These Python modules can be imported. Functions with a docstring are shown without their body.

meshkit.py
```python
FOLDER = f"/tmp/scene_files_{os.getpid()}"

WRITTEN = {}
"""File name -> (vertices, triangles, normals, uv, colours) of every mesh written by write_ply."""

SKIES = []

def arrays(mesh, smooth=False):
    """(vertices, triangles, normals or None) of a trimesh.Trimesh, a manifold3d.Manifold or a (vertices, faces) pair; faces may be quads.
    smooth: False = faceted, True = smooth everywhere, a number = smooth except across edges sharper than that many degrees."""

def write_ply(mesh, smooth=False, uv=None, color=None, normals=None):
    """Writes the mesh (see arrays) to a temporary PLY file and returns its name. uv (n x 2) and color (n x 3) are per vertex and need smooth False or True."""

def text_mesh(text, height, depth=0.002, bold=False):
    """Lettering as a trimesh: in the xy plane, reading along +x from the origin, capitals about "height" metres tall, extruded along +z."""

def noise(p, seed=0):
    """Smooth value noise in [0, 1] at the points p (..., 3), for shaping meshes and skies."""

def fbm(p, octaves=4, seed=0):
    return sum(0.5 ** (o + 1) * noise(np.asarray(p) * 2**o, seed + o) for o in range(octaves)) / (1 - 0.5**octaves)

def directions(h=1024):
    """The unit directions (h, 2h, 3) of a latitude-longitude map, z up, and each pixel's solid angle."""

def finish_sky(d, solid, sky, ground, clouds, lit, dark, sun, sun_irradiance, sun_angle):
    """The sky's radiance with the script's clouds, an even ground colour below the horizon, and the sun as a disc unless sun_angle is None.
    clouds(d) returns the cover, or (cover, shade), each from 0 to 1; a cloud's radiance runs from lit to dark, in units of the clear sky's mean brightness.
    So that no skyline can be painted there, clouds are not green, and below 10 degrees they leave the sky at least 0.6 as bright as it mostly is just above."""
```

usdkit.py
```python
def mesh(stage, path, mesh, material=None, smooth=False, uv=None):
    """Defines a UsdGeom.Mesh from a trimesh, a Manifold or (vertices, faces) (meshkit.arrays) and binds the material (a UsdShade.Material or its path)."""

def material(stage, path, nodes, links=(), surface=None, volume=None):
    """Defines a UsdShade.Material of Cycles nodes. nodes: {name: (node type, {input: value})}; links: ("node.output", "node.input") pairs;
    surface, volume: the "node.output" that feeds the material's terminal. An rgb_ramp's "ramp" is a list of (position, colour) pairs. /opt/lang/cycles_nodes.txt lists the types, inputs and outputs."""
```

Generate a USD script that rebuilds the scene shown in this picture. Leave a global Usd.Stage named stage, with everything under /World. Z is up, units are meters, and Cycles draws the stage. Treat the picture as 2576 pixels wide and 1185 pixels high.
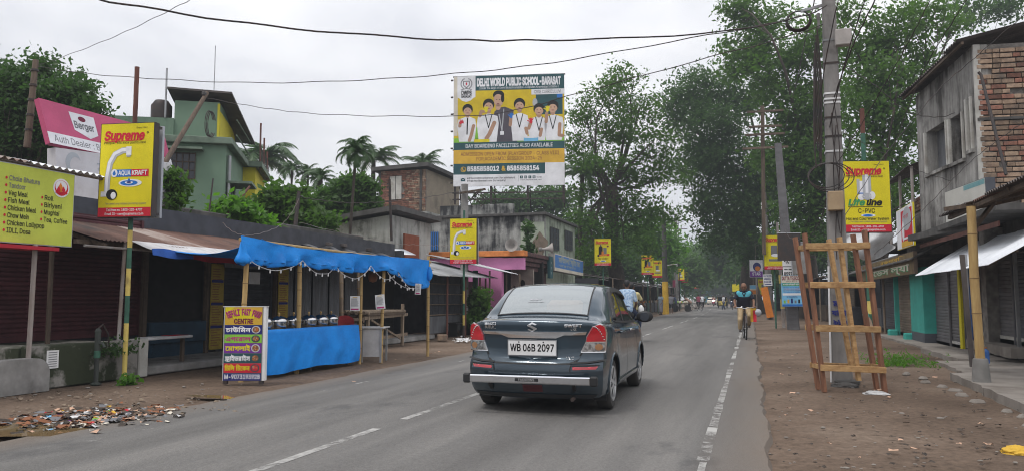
import math, glob, random
import numpy as np
import trimesh, manifold3d, shapely
from shapely import affinity
from shapely.geometry import Polygon, LineString, Point, box as sbox
from scipy.spatial import Delaunay
from scipy.interpolate import PchipInterpolator, LinearNDInterpolator, NearestNDInterpolator
import usdkit, meshkit
from pxr import Usd, UsdGeom, UsdLux, UsdShade, Gf, Sdf, Vt

stage = Usd.Stage.CreateInMemory()
UsdGeom.SetStageUpAxis(stage, 'Z')
WORLD = UsdGeom.Xform.Define(stage, '/World')
stage.SetDefaultPrim(WORLD.GetPrim())
rnd = random.Random(7)
rs = np.random.RandomState(11)

# ---------------------------------------------------------------- camera, sky, light
EYE = 1.3
FOC, PCX, PCY = 1900.0, 1288.0, 592.5          # survey focal length and centre, in units of a 2576 x 1185 frame
PITCH = math.atan(157.5 / FOC)
YAW = math.atan(602 / FOC / math.sqrt(1 + (157.5 / FOC) ** 2))
cam = UsdGeom.Camera.Define(stage, '/World/camera')
cam.CreateHorizontalApertureAttr(36.0)
cam.CreateFocalLengthAttr(36.0 * FOC / 2576)
cam.CreateFStopAttr(0.0)
cam.CreateClippingRangeAttr((0.05, 5000.0))
EXPOSURE = 0.46
cam.CreateExposureAttr(EXPOSURE)
cam.AddTranslateOp().Set(Gf.Vec3d(0, 0, EYE))
cam.AddRotateXYZOp().Set(Gf.Vec3f(90 + math.degrees(PITCH), 0, math.degrees(YAW)))

SUN_EL, SUN_AZ = math.radians(62), math.radians(205)    # azimuth = atan2(x, y) of the direction towards the sun
sky_m = usdkit.material(stage, '/World/Looks/overcast_sky', {
    'sky': ('sky_texture', {'sky_type': 'single_scattering', 'sun_disc': False, 'sun_elevation': SUN_EL, 'sun_rotation': SUN_AZ, 'air_density': 1.0, 'aerosol_density': 3.0}),
    'tc': ('texture_coordinate', {}),
    'sep': ('separate_xyz', {}),
    'mp': ('mapping', {'scale': (1.6, 1.6, 4.2), 'location': (0.35, 0.1, 0.2)}),
    'n': ('noise_texture', {'scale': 1.5, 'detail': 5.0, 'roughness': 0.52, 'distortion': 0.3}),
    'rp': ('rgb_ramp', {'ramp': [(0.36, (4.3, 4.4, 4.75)), (0.5, (5.3, 5.35, 5.6)), (0.64, (6.3, 6.3, 6.4))]}),
    'gr': ('map_range', {'from_min': 0.0, 'from_max': 1.0, 'to_min': 0.95, 'to_max': 2.05, 'clamp': True}),
    'mul': ('vector_math', {'math_type': 'scale'}),
    'mx': ('mix', {'fac': 0.97}),
    'bg': ('background_shader', {'strength': 0.1}),
}, [('tc.generated', 'mp.vector'), ('mp.vector', 'n.vector'), ('n.fac', 'rp.fac'), ('tc.generated', 'sep.vector'), ('sep.z', 'gr.value'),
    ('rp.color', 'mul.vector1'), ('gr.result', 'mul.scale'), ('sky.color', 'mx.color1'), ('mul.vector', 'mx.color2'), ('mx.color', 'bg.color')], surface='bg.background')
dome = UsdLux.DomeLight.Define(stage, '/World/sky')
UsdShade.MaterialBindingAPI.Apply(dome.GetPrim()).Bind(sky_m)
dome.GetPrim().SetCustomDataByKey('kind', 'structure')
sun = UsdLux.DistantLight.Define(stage, '/World/sun')
sun.CreateIntensityAttr(0.3)
sun.CreateAngleAttr(14.0)
sun.CreateNormalizeAttr(True)
sun.CreateColorAttr(Gf.Vec3f(1.0, 0.97, 0.93))
sun.AddRotateXYZOp().Set(Gf.Vec3f(90 - math.degrees(SUN_EL), 0, 180 - math.degrees(SUN_AZ)))

# ---------------------------------------------------------------- survey helpers: a sight line through a point of the 2576 x 1185 survey frame
def ray(u, v):
    x, y = (u - PCX) / FOC, (PCY - v) / FOC
    f, z = math.cos(PITCH) - y * math.sin(PITCH), math.sin(PITCH) + y * math.cos(PITCH)
    c, s = math.cos(YAW), math.sin(YAW)
    return np.array([x * c - f * s, x * s + f * c, z])
def G(u, v, z=0.0):
    d = ray(u, v); return np.array([0, 0, EYE]) + d * (z - EYE) / d[2]
def AX(u, v, x):
    d = ray(u, v); return np.array([0, 0, EYE]) + d * x / d[0]
def AY(u, v, y):
    d = ray(u, v); return np.array([0, 0, EYE]) + d * y / d[1]
def yat(u, x): return AX(u, 750, x)[1]
def xat(u, y): return AY(u, 750, y)[0]
def bend(y):                                   # the road swings left in the distance
    return -0.0005 * max(0.0, y - 45.0) ** 2 if y < 140 else -0.0005 * 95 ** 2 - 0.095 * (y - 140)

# ---------------------------------------------------------------- mesh and scene helpers
class MB:
    """collects boxes, bars, tubes and sheets that form ONE mesh"""
    def __init__(s): s.v, s.f, s.n = [], [], 0
    def add(s, v, f):
        v, f = np.asarray(v, float), np.asarray(f, int)
        if f.shape[1] == 4: f = np.vstack([f[:, [0, 1, 2]], f[:, [0, 2, 3]]])
        s.v.append(v); s.f.append(f + s.n); s.n += len(v); return s
    def mesh(s, m): return s.add(m.vertices, m.faces)
    def box(s, c, d, rz=0.0, R=None, bev=0.0):
        """box of size d centred at c"""
        c, h = np.asarray(c, float), np.asarray(d, float) / 2
        if bev > 0:
            b = min(bev, h.min() * 0.9); P = []
            for sx in (-1, 1):
                for sy in (-1, 1):
                    for sz in (-1, 1):
                        P += [(sx * h[0], sy * (h[1] - b), sz * (h[2] - b)), (sx * (h[0] - b), sy * h[1], sz * (h[2] - b)), (sx * (h[0] - b), sy * (h[1] - b), sz * h[2])]
            hull = trimesh.convex.convex_hull(np.array(P)); v, f = np.array(hull.vertices), np.array(hull.faces)
        else:
            v = np.array([(x, y, z) for x in (-1, 1) for y in (-1, 1) for z in (-1, 1)], float) * h
            f = np.array([(0, 1, 3, 2), (4, 6, 7, 5), (0, 4, 5, 1), (2, 3, 7, 6), (0, 2, 6, 4), (1, 5, 7, 3)])
        if R is None:
            co, si = math.cos(rz), math.sin(rz); R = np.array([[co, -si, 0], [si, co, 0], [0, 0, 1]])
        return s.add(v @ np.asarray(R).T + c, f)
    def bar(s, p, q, w, h=None, up=(0, 0, 1), bev=0.0):
        """rectangular bar from p to q; w across, h along up"""
        p, q = np.asarray(p, float), np.asarray(q, float); h = w if h is None else h
        d = q - p; L = np.linalg.norm(d); d /= L
        a = np.cross(d, np.asarray(up, float))
        if np.linalg.norm(a) < 1e-3: a = np.cross(d, (0, 1, 0.01))
        a /= np.linalg.norm(a); b = np.cross(a, d)
        return s.box((p + q) / 2, (w, L, h), R=np.stack([a, d, b], 1), bev=bev)
    def tube(s, pts, r, sides=8, cap=True):
        p = np.asarray(pts, float); n = len(p); r = np.broadcast_to(np.asarray(r, float), (n,))
        t = np.gradient(p, axis=0); t /= np.linalg.norm(t, axis=1, keepdims=True) + 1e-12
        ref = np.array([0, 0, 1.0]) if abs(t[:, 2]).mean() < 0.8 else np.array([1.0, 0, 0])
        a = np.cross(t, ref); a /= np.linalg.norm(a, axis=1, keepdims=True) + 1e-12
        b = np.cross(t, a); ang = np.arange(sides) * 2 * np.pi / sides
        v = (p[:, None] + r[:, None, None] * (np.cos(ang)[None, :, None] * a[:, None] + np.sin(ang)[None, :, None] * b[:, None])).reshape(-1, 3)
        i, j = np.meshgrid(np.arange(n - 1), np.arange(sides), indexing='ij')
        q = np.stack([i * sides + j, i * sides + (j + 1) % sides, (i + 1) * sides + (j + 1) % sides, (i + 1) * sides + j], -1).reshape(-1, 4)
        s.add(v, q)
        if cap:
            for k in (0, n - 1):
                c = s.n; s.add(np.vstack([v[k * sides:(k + 1) * sides], p[k]]), [(x, (x + 1) % sides, sides) if k else ((x + 1) % sides, x, sides) for x in range(sides)])
        return s
    def grid(s, P):
        """open sheet through an n x m x 3 array of points"""
        P = np.asarray(P, float); n, m = P.shape[:2]
        i, j = np.meshgrid(np.arange(n - 1), np.arange(m - 1), indexing='ij')
        return s.add(P.reshape(-1, 3), np.stack([i * m + j, (i + 1) * m + j, (i + 1) * m + j + 1, i * m + j + 1], -1).reshape(-1, 4))
    def slab(s, P, off):
        """closed sheet: the grid, its copy moved by off, and the rim"""
        P = np.asarray(P, float); n, m = P.shape[:2]; Q = P + np.asarray(off, float)
        s.grid(P); s.grid(Q[:, ::-1])
        rim = np.concatenate([P[0, :-1], P[:-1, -1], P[-1, :0:-1], P[:0:-1, 0]]); rq = np.concatenate([Q[0, :-1], Q[:-1, -1], Q[-1, :0:-1], Q[:0:-1, 0]])
        k = len(rim); return s.add(np.vstack([rim, rq]), [(a, (a + 1) % k, k + (a + 1) % k, k + a) for a in range(k)])
    def prism(s, poly, z0, z1):
        """shapely polygon extruded upwards"""
        for g in getattr(poly, 'geoms', [poly]):
            m = trimesh.creation.extrude_polygon(g, z1 - z0, engine='earcut'); s.add(np.array(m.vertices) + [0, 0, z0], m.faces)
        return s
    def flat(s, poly, F, lift=0.0):
        """shapely polygon(s) laid in the frame F, facing its third axis"""
        v, f = tri2d(poly)
        return s.add(F.at(v[:, 0], v[:, 1], lift), f) if len(f) else s
    def lathe(s, prof, c=(0, 0, 0), axis='z', n=20):
        prof = np.asarray(prof, float); a = np.linspace(0, 2 * np.pi, n + 1)[:-1]
        P = np.stack([prof[:, 0][:, None] * np.cos(a), prof[:, 0][:, None] * np.sin(a), np.repeat(prof[:, 1][:, None], n, 1)], -1)
        P = np.concatenate([P, P[:, :1]], 1)
        if axis == 'x': P = P[..., [2, 0, 1]]
        if axis == 'y': P = P[..., [1, 2, 0]]
        return s.grid(P[::-1] + np.asarray(c, float))
    def arr(s): return (np.vstack(s.v), np.vstack(s.f)) if s.v else (np.zeros((0, 3)), np.zeros((0, 3), int))

class Frame:
    """a flat board: origin, unit vectors right and up, normal"""
    def __init__(s, o, r, u=(0, 0, 1)):
        s.o = np.asarray(o, float); s.r = np.asarray(r, float) / np.linalg.norm(r)
        u = np.asarray(u, float); u = u - s.r * (u @ s.r); s.u = u / np.linalg.norm(u); s.n = np.cross(s.r, s.u)
    def at(s, x, y, z=0.0):
        x, y = np.asarray(x, float), np.asarray(y, float)
        return s.o + x[..., None] * s.r + y[..., None] * s.u + (np.zeros_like(x) + z)[..., None] * s.n
    def R(s): return np.stack([s.r, s.u, s.n], 1)
    def box(s, mb, x0, x1, y0, y1, z0, z1, bev=0.0):
        return mb.box(s.at(np.array((x0 + x1) / 2), np.array((y0 + y1) / 2), (z0 + z1) / 2), (abs(x1 - x0), abs(y1 - y0), abs(z1 - z0)), R=s.R(), bev=bev)

def tri2d(poly):
    V, Fc, n = [], [], 0
    for g in getattr(poly, 'geoms', [poly]):
        if g.geom_type != 'Polygon' or g.area < 1e-9: continue
        v, f = trimesh.creation.triangulate_polygon(g, engine='earcut')
        v, f = np.asarray(v, float), np.asarray(f, int)
        a = v[f]; cr = (a[:, 1, 0] - a[:, 0, 0]) * (a[:, 2, 1] - a[:, 0, 1]) - (a[:, 1, 1] - a[:, 0, 1]) * (a[:, 2, 0] - a[:, 0, 0])
        f = np.where((cr < 0)[:, None], f[:, ::-1], f)
        V.append(v); Fc.append(f + n); n += len(v)
    return (np.vstack(V), np.vstack(Fc)) if V else (np.zeros((0, 2)), np.zeros((0, 3), int))

FONTS = glob.glob('/opt/blender-*/*/datafiles/fonts/*.woff2')
def _font(kind):
    key = {'latin': 'Inter', 'bengali': 'NotoSansBengali'}[kind]
    return [f for f in FONTS if key in f][0]
_tc = {}
def text(s, h, x=0.0, y=0.0, width=None, align='l', kind='latin', bold=0, slant=0.0, res=56):
    """lettering as shapely polygons: capitals h tall, baseline at y, squeezed to width if given"""
    key = (s, kind, bold, res)
    if key not in _tc:
        from PIL import Image, ImageDraw, ImageFont
        try:
            font = ImageFont.truetype(_font(kind), res)
        except Exception:
            _tc[key] = Polygon()
        else:
            x0, y0, x1, y1 = font.getbbox(s, anchor='ls', stroke_width=bold)
            im = Image.new('L', (x1 - x0 + 8, y1 - y0 + 8))
            ImageDraw.Draw(im).text((4 - x0, 4 - y0), s, 255, font, anchor='ls', stroke_width=bold)
            on = np.pad(np.asarray(im) > 127, ((0, 0), (1, 1))).astype(np.int8)
            rows, st = np.nonzero(np.diff(on, axis=1) == 1); en = np.nonzero(np.diff(on, axis=1) == -1)[1]
            g = shapely.union_all(shapely.box(st, -rows - 1, en, -rows)).buffer(0.5).buffer(-0.5).simplify(0.6)
            _tc[key] = affinity.translate(g, x0 - 4, 4 - y0)
    g = _tc[key]
    if g.is_empty: return g
    k = h / (0.727 * res)
    g = affinity.scale(g, k, k, origin=(0, 0))
    if slant: g = affinity.affine_transform(g, [1, slant, 0, 1, 0, 0])
    b = g.bounds
    if width: g = affinity.scale(g, width / (b[2] - b[0]), 1, origin=(b[0], 0)); b = g.bounds
    dx = {'l': -b[0], 'c': -(b[0] + b[2]) / 2, 'r': -b[2]}[align]
    return affinity.translate(g, x + dx, y)

_names = {}
def fresh(parent, name):
    k = (parent, name); c = _names.get(k, 0); _names[k] = c + 1
    return f'{parent}/{name}' if c == 0 else f'{parent}/{name}_{c:03d}'

class T:
    """a thing: an Xform at its base; parts given in world coordinates are moved into it"""
    def __init__(s, name, label, cat, loc=(0, 0, 0), rotz=0.0, group=None, kind=None):
        s.path = fresh('/World', name); x = UsdGeom.Xform.Define(stage, s.path)
        s.loc = np.asarray(loc, float); s.rz = rotz
        x.AddTranslateOp().Set(Gf.Vec3d(*map(float, s.loc)))
        x.AddRotateZOp().Set(math.degrees(rotz))
        s.prim = x.GetPrim(); mark(s.prim, label, cat, group, kind); s.last = None
    def inv(s, v):
        c, k = math.cos(-s.rz), math.sin(-s.rz); v = v - s.loc
        return np.stack([v[:, 0] * c - v[:, 1] * k, v[:, 0] * k + v[:, 1] * c, v[:, 2]], 1)
    def part(s, name, mb, mat, smooth=False, local=False, under=None, label=None, kind=None):
        v, f = mb.arr() if isinstance(mb, MB) else (np.array(mb[0]), np.array(mb[1])) if isinstance(mb, tuple) else (np.array(mb.vertices), np.array(mb.faces))
        if not len(f): return None
        if not local: v = s.inv(v)
        p = fresh(under or s.path, name)
        m = usdkit.mesh(stage, p, (v, f), MAT(mat), smooth=smooth)
        if label: m.GetPrim().SetCustomDataByKey('label', label)
        if kind: m.GetPrim().SetCustomDataByKey('kind', kind)
        s.last = p; return p
def mark(prim, label=None, cat=None, group=None, kind=None):
    for k, v in (('label', label), ('category', cat), ('group', group), ('kind', kind)):
        if v: prim.SetCustomDataByKey(k, v)
def single(name, mb, mat, label, cat, group=None, kind=None, smooth=False):
    """a thing that is one mesh"""
    v, f = mb.arr() if isinstance(mb, MB) else (np.array(mb.vertices), np.array(mb.faces))
    c = np.array([(v[:, 0].min() + v[:, 0].max()) / 2, (v[:, 1].min() + v[:, 1].max()) / 2, v[:, 2].min()])
    m = usdkit.mesh(stage, fresh('/World', name), (v - c, f), MAT(mat), smooth=smooth)
    m.AddTranslateOp().Set(Gf.Vec3d(*map(float, c)))
    mark(m.GetPrim(), label, cat, group, kind); return m
def struct(name, mb, mat, label=None, smooth=False):
    v, f = mb.arr(); m = usdkit.mesh(stage, fresh('/World', name), (v, f), MAT(mat), smooth=smooth)
    mark(m.GetPrim(), label, None, None, 'structure'); return m
def copy_of(t, loc, rotz, label, scale=None):
    was = t.prim.GetCustomData(); p = fresh('/World', t.prim.GetName().rstrip('0123456789').rstrip('_'))
    x = UsdGeom.Xform.Define(stage, p); q = x.GetPrim()
    q.GetReferences().AddInternalReference(t.prim.GetPath())
    x.ClearXformOpOrder()
    x.AddTranslateOp().Set(Gf.Vec3d(*map(float, loc))); x.AddRotateZOp().Set(math.degrees(rotz))
    if scale: x.AddScaleOp().Set(Gf.Vec3f(scale, scale, scale))
    q.SetInstanceable(True); mark(q, label, was.get('category'), was.get('group')); return q

# ---------------------------------------------------------------- materials
_mats = {}
def MAT(n): return _mats[n] if isinstance(n, str) else n
def mat(name, col, col2=None, rough=0.7, scale=4.0, stretch=(1, 1, 1), bump=0.0, bscale=None, metal=0.0, spec=0.3, obj=True, lo=0.35, hi=0.65, detail=4.0, rand=0.0, coat=0.0, grime=None, gr=(0.55, 0.75), gscale=0.8, gstretch=(1, 1, 1), bdist=0.02):
    """colour that wanders between col and col2, optional grime laid over in patches, fine relief"""
    col2 = tuple(c * 0.72 for c in col) if col2 is None else col2
    src = ('tc.object' if obj else 'ge.position')
    N = {'tc': ('texture_coordinate', {}), 'ge': ('geometry', {}), 'mp': ('mapping', {'scale': tuple(scale * s for s in stretch)}),
         'n': ('noise_texture', {'scale': 1.0, 'detail': detail, 'roughness': 0.6}), 'r': ('rgb_ramp', {'ramp': [(lo, col2), (hi, col)]}),
         'p': ('principled_bsdf', {'roughness': rough, 'metallic': metal, 'specular_ior_level': spec, 'coat_weight': coat})}
    L = [(src, 'mp.vector'), ('mp.vector', 'n.vector'), ('n.fac', 'r.fac')]
    out = 'r.color'
    if grime is not None:
        N['gm'] = ('mapping', {'scale': tuple(gscale * s for s in gstretch), 'location': (3.1, 1.7, 0.4)}); N['gn'] = ('noise_texture', {'scale': 1.0, 'detail': 5.0, 'roughness': 0.65})
        N['gf'] = ('map_range', {'from_min': gr[0], 'from_max': gr[1], 'clamp': True}); N['gx'] = ('mix', {'color2': grime})
        L += [(src, 'gm.vector'), ('gm.vector', 'gn.vector'), ('gn.fac', 'gf.value'), ('gf.result', 'gx.fac'), (out, 'gx.color1')]; out = 'gx.color'
    if rand:
        N['oi'] = ('object_info', {}); N['hr'] = ('map_range', {'to_min': 1 - rand, 'to_max': 1 + rand}); N['hv'] = ('hsv', {})
        L += [('oi.random', 'hr.value'), ('hr.result', 'hv.value'), (out, 'hv.color')]; out = 'hv.color'
    L.append((out, 'p.base_color'))
    if bump:
        N['bm'] = ('mapping', {'scale': tuple((bscale or scale * 3) * s for s in stretch)}); N['bn'] = ('noise_texture', {'scale': 1.0, 'detail': 4.0, 'roughness': 0.6}); N['b'] = ('bump', {'strength': bump, 'distance': bdist})
        L += [(src, 'bm.vector'), ('bm.vector', 'bn.vector'), ('bn.fac', 'b.height'), ('b.normal', 'p.normal')]
    _mats[name] = usdkit.material(stage, '/World/Looks/' + name, N, L, surface='p.BSDF'); return name
def ink(name, col):
    return mat(name, col, tuple(c * 0.8 for c in col), rough=.6, scale=1.6, spec=.15)
def leafmat(name, ramp, trans=0.5, rough=0.45):
    """leaves: every leaf its own tone, light comes through"""
    N = {'ge': ('geometry', {}), 'r': ('rgb_ramp', {'ramp': ramp}), 'p': ('principled_bsdf', {'roughness': rough, 'specular_ior_level': 0.35}),
         't': ('translucent_bsdf', {}), 'm': ('mix_closure', {'fac': trans}), 'hv': ('hsv', {'saturation': 1.1, 'value': 1.6})}
    _mats[name] = usdkit.material(stage, '/World/Looks/' + name, N, [('ge.random_per_island', 'r.fac'), ('r.color', 'p.base_color'), ('r.color', 'hv.color'), ('hv.color', 't.color'),
        ('p.BSDF', 'm.closure1'), ('t.BSDF', 'm.closure2')], surface='m.closure'); return name
def glassmat(name, tint=(0.6, 0.65, 0.65), film=0.12, filmcol=(0.45, 0.47, 0.48), ior=1.5, rough=0.03):
    """a pane: tinted see-through, mirror at a slant, a thin film for dust and painted-in sky reflection"""
    N = {'fr': ('fresnel', {'IOR': ior}), 't': ('transparent_bsdf', {'color': tint}), 'g': ('glossy_bsdf', {'roughness': rough, 'color': (0.95, 0.97, 1.0)}), 'd': ('diffuse_bsdf', {'color': filmcol}),
         'a': ('mix_closure', {}), 'b': ('mix_closure', {'fac': film})}
    _mats[name] = usdkit.material(stage, '/World/Looks/' + name, N, [('fr.fac', 'a.fac'), ('t.BSDF', 'a.closure1'), ('g.BSDF', 'a.closure2'), ('a.closure', 'b.closure1'), ('d.BSDF', 'b.closure2')], surface='b.closure'); return name
def plaster(name, base, dark=(0.05, 0.05, 0.048), moss=None, amount=(0.42, 0.62), peel=None):
    """old limewash with dark rain streaks running down and patches of moss"""
    N = {'ge': ('geometry', {}), 'm1': ('mapping', {'scale': (2.2, 2.2, 0.28)}), 'n1': ('noise_texture', {'scale': 1.6, 'detail': 7.0, 'roughness': 0.68}),
         'm2': ('mapping', {'scale': (0.55, 0.55, 0.7), 'location': (4, 2, 1)}), 'n2': ('noise_texture', {'scale': 1.0, 'detail': 6.0, 'roughness': 0.6}),
         's': ('math', {'math_type': 'add'}), 'h': ('math', {'math_type': 'multiply', 'value2': 0.5}),
         'r': ('rgb_ramp', {'ramp': [(amount[0], base), ((amount[0] + amount[1]) / 2, tuple(b * 0.55 + d * 0.45 for b, d in zip(base, dark))), (amount[1], dark)]}),
         'n3': ('noise_texture', {'scale': 9.0, 'detail': 6.0, 'roughness': 0.7}), 'b': ('bump', {'strength': 0.35, 'distance': 0.03}),
         'x': ('mix', {'mix_type': 'mix', 'color2': moss or dark}), 'gf': ('map_range', {'from_min': 0.56, 'from_max': 0.68, 'to_max': 0.75, 'clamp': True}), 'n4': ('noise_texture', {'scale': 0.9, 'detail': 6.0, 'roughness': 0.65}),
         'p': ('principled_bsdf', {'roughness': 0.9, 'specular_ior_level': 0.15})}
    L = [('ge.position', 'm1.vector'), ('m1.vector', 'n1.vector'), ('ge.position', 'm2.vector'), ('m2.vector', 'n2.vector'), ('n1.fac', 's.value1'), ('n2.fac', 's.value2'), ('s.value', 'h.value1'),
         ('h.value', 'r.fac'), ('ge.position', 'n3.vector'), ('n3.fac', 'b.height'), ('b.normal', 'p.normal'), ('ge.position', 'n4.vector'), ('n4.fac', 'gf.value'), ('gf.result', 'x.fac'), ('r.color', 'x.color1'), ('x.color', 'p.base_color')]
    _mats[name] = usdkit.material(stage, '/World/Looks/' + name, N, L, surface='p.BSDF'); return name
# ---------------------------------------------------------------- ground, road, markings
N = {'ge': ('geometry', {}), 'n1': ('noise_texture', {'scale': 0.35, 'detail': 6.0, 'roughness': 0.6}), 'r1': ('rgb_ramp', {'ramp': [(0.32, (0.092, 0.066, 0.049)), (0.5, (0.148, 0.107, 0.08)), (0.68, (0.205, 0.156, 0.12))]}),
     'n2': ('noise_texture', {'scale': 14.0, 'detail': 6.0, 'roughness': 0.72}), 'r2': ('rgb_ramp', {'ramp': [(0.3, (0.62, 0.62, 0.62)), (0.7, (1.22, 1.2, 1.18))]}), 'mx': ('mix', {'mix_type': 'multiply', 'fac': 1.0}),
     'v': ('voronoi_texture', {'scale': 30.0}), 'vr': ('map_range', {'from_min': 0.04, 'from_max': 0.10, 'to_min': 1.0, 'to_max': 0.0, 'clamp': True}), 'vw': ('math', {'math_type': 'greater_than', 'value2': 0.62}), 'vm': ('math', {'math_type': 'multiply'}), 'sc': ('separate_color', {}),
     'mx2': ('mix', {'color2': (0.24, 0.20, 0.165)}), 'ad': ('math', {'math_type': 'multiply_add', 'value2': 0.5}), 'b': ('bump', {'strength': 0.7, 'distance': 0.035}), 'p': ('principled_bsdf', {'roughness': 0.92, 'specular_ior_level': 0.15})}
L = [('ge.position', 'n1.vector'), ('n1.fac', 'r1.fac'), ('ge.position', 'n2.vector'), ('n2.fac', 'r2.fac'), ('r1.color', 'mx.color1'), ('r2.color', 'mx.color2'), ('ge.position', 'v.vector'), ('v.distance', 'vr.value'), ('v.color', 'sc.color'), ('sc.r', 'vw.value1'),
     ('vr.result', 'vm.value1'), ('vw.value', 'vm.value2'), ('vm.value', 'mx2.fac'), ('mx.color', 'mx2.color1'), ('mx2.color', 'p.base_color'), ('vm.value', 'ad.value1'), ('n2.fac', 'ad.value3'), ('ad.value', 'b.height'), ('b.normal', 'p.normal')]
_mats['dirt'] = usdkit.material(stage, '/World/Looks/dirt', N, L, surface='p.BSDF')
N = {'ge': ('geometry', {}), 'm1': ('mapping', {'scale': (1.3, 0.10, 1.0)}), 'n1': ('noise_texture', {'scale': 1.0, 'detail': 6.0, 'roughness': 0.6}), 'r1': ('rgb_ramp', {'ramp': [(0.33, (0.096, 0.091, 0.086)), (0.52, (0.132, 0.126, 0.119)), (0.68, (0.172, 0.163, 0.152))]}),
     'n2': ('noise_texture', {'scale': 45.0, 'detail': 4.0, 'roughness': 0.7}), 'r2': ('rgb_ramp', {'ramp': [(0.3, (0.76, 0.76, 0.76)), (0.7, (1.24, 1.24, 1.24))]}), 'mx': ('mix', {'mix_type': 'multiply', 'fac': 1.0}),
     'v': ('voronoi_texture', {'scale': 70.0}), 'b': ('bump', {'strength': 0.45, 'distance': 0.012}), 'p': ('principled_bsdf', {'roughness': 0.8, 'specular_ior_level': 0.3}),
     'm3': ('mapping', {'scale': (0.6, 0.35, 1.0), 'location': (3.0, 5.0, 0)}), 'n3': ('noise_texture', {'scale': 1.0, 'detail': 7.0, 'roughness': 0.7}), 'g3': ('map_range', {'from_min': 0.58, 'from_max': 0.66, 'to_max': 0.6, 'clamp': True}), 'x3': ('mix', {'color2': (0.062, 0.06, 0.06)}),
     'sx': ('separate_xyz', {}), 'e1': ('math', {'math_type': 'add', 'value2': 3.2}), 'e2': ('math', {'math_type': 'absolute'}), 'e3': ('map_range', {'from_min': 2.7, 'from_max': 3.35, 'to_max': 1.5, 'clamp': True}), 'e4': ('math', {'math_type': 'multiply', 'use_clamp': True}), 'x4': ('mix', {'color2': (0.15, 0.118, 0.092)})}
L = [('ge.position', 'm1.vector'), ('m1.vector', 'n1.vector'), ('n1.fac', 'r1.fac'), ('ge.position', 'n2.vector'), ('n2.fac', 'r2.fac'), ('r1.color', 'mx.color1'), ('r2.color', 'mx.color2'), ('ge.position', 'm3.vector'), ('m3.vector', 'n3.vector'), ('n3.fac', 'g3.value'), ('g3.result', 'x3.fac'),
     ('mx.color', 'x3.color1'), ('x3.color', 'x4.color1'), ('ge.position', 'sx.vector'), ('sx.x', 'e1.value1'), ('e1.value', 'e2.value1'), ('e2.value', 'e3.value'), ('n3.fac', 'e4.value1'), ('e3.result', 'e4.value2'), ('e4.value', 'x4.fac'), ('x4.color', 'p.base_color'), ('ge.position', 'v.vector'), ('v.distance', 'b.height'), ('b.normal', 'p.normal')]
_mats['asphalt'] = usdkit.material(stage, '/World/Looks/asphalt', N, L, surface='p.BSDF')
N = {'ge': ('geometry', {}), 'n': ('noise_texture', {'scale': 11.0, 'detail': 6.0, 'roughness': 0.7}), 'n2': ('noise_texture', {'scale': 1.2, 'detail': 3.0}), 's': ('math', {'math_type': 'add'}), 'r': ('rgb_ramp', {'ramp': [(0.86, (0.125, 0.122, 0.118)), (0.98, (0.3, 0.29, 0.28)), (1.12, (0.47, 0.46, 0.44))]}), 'h': ('math', {'math_type': 'multiply', 'value2': 1.0}), 'p': ('principled_bsdf', {'roughness': 0.8, 'specular_ior_level': 0.2})}
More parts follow.
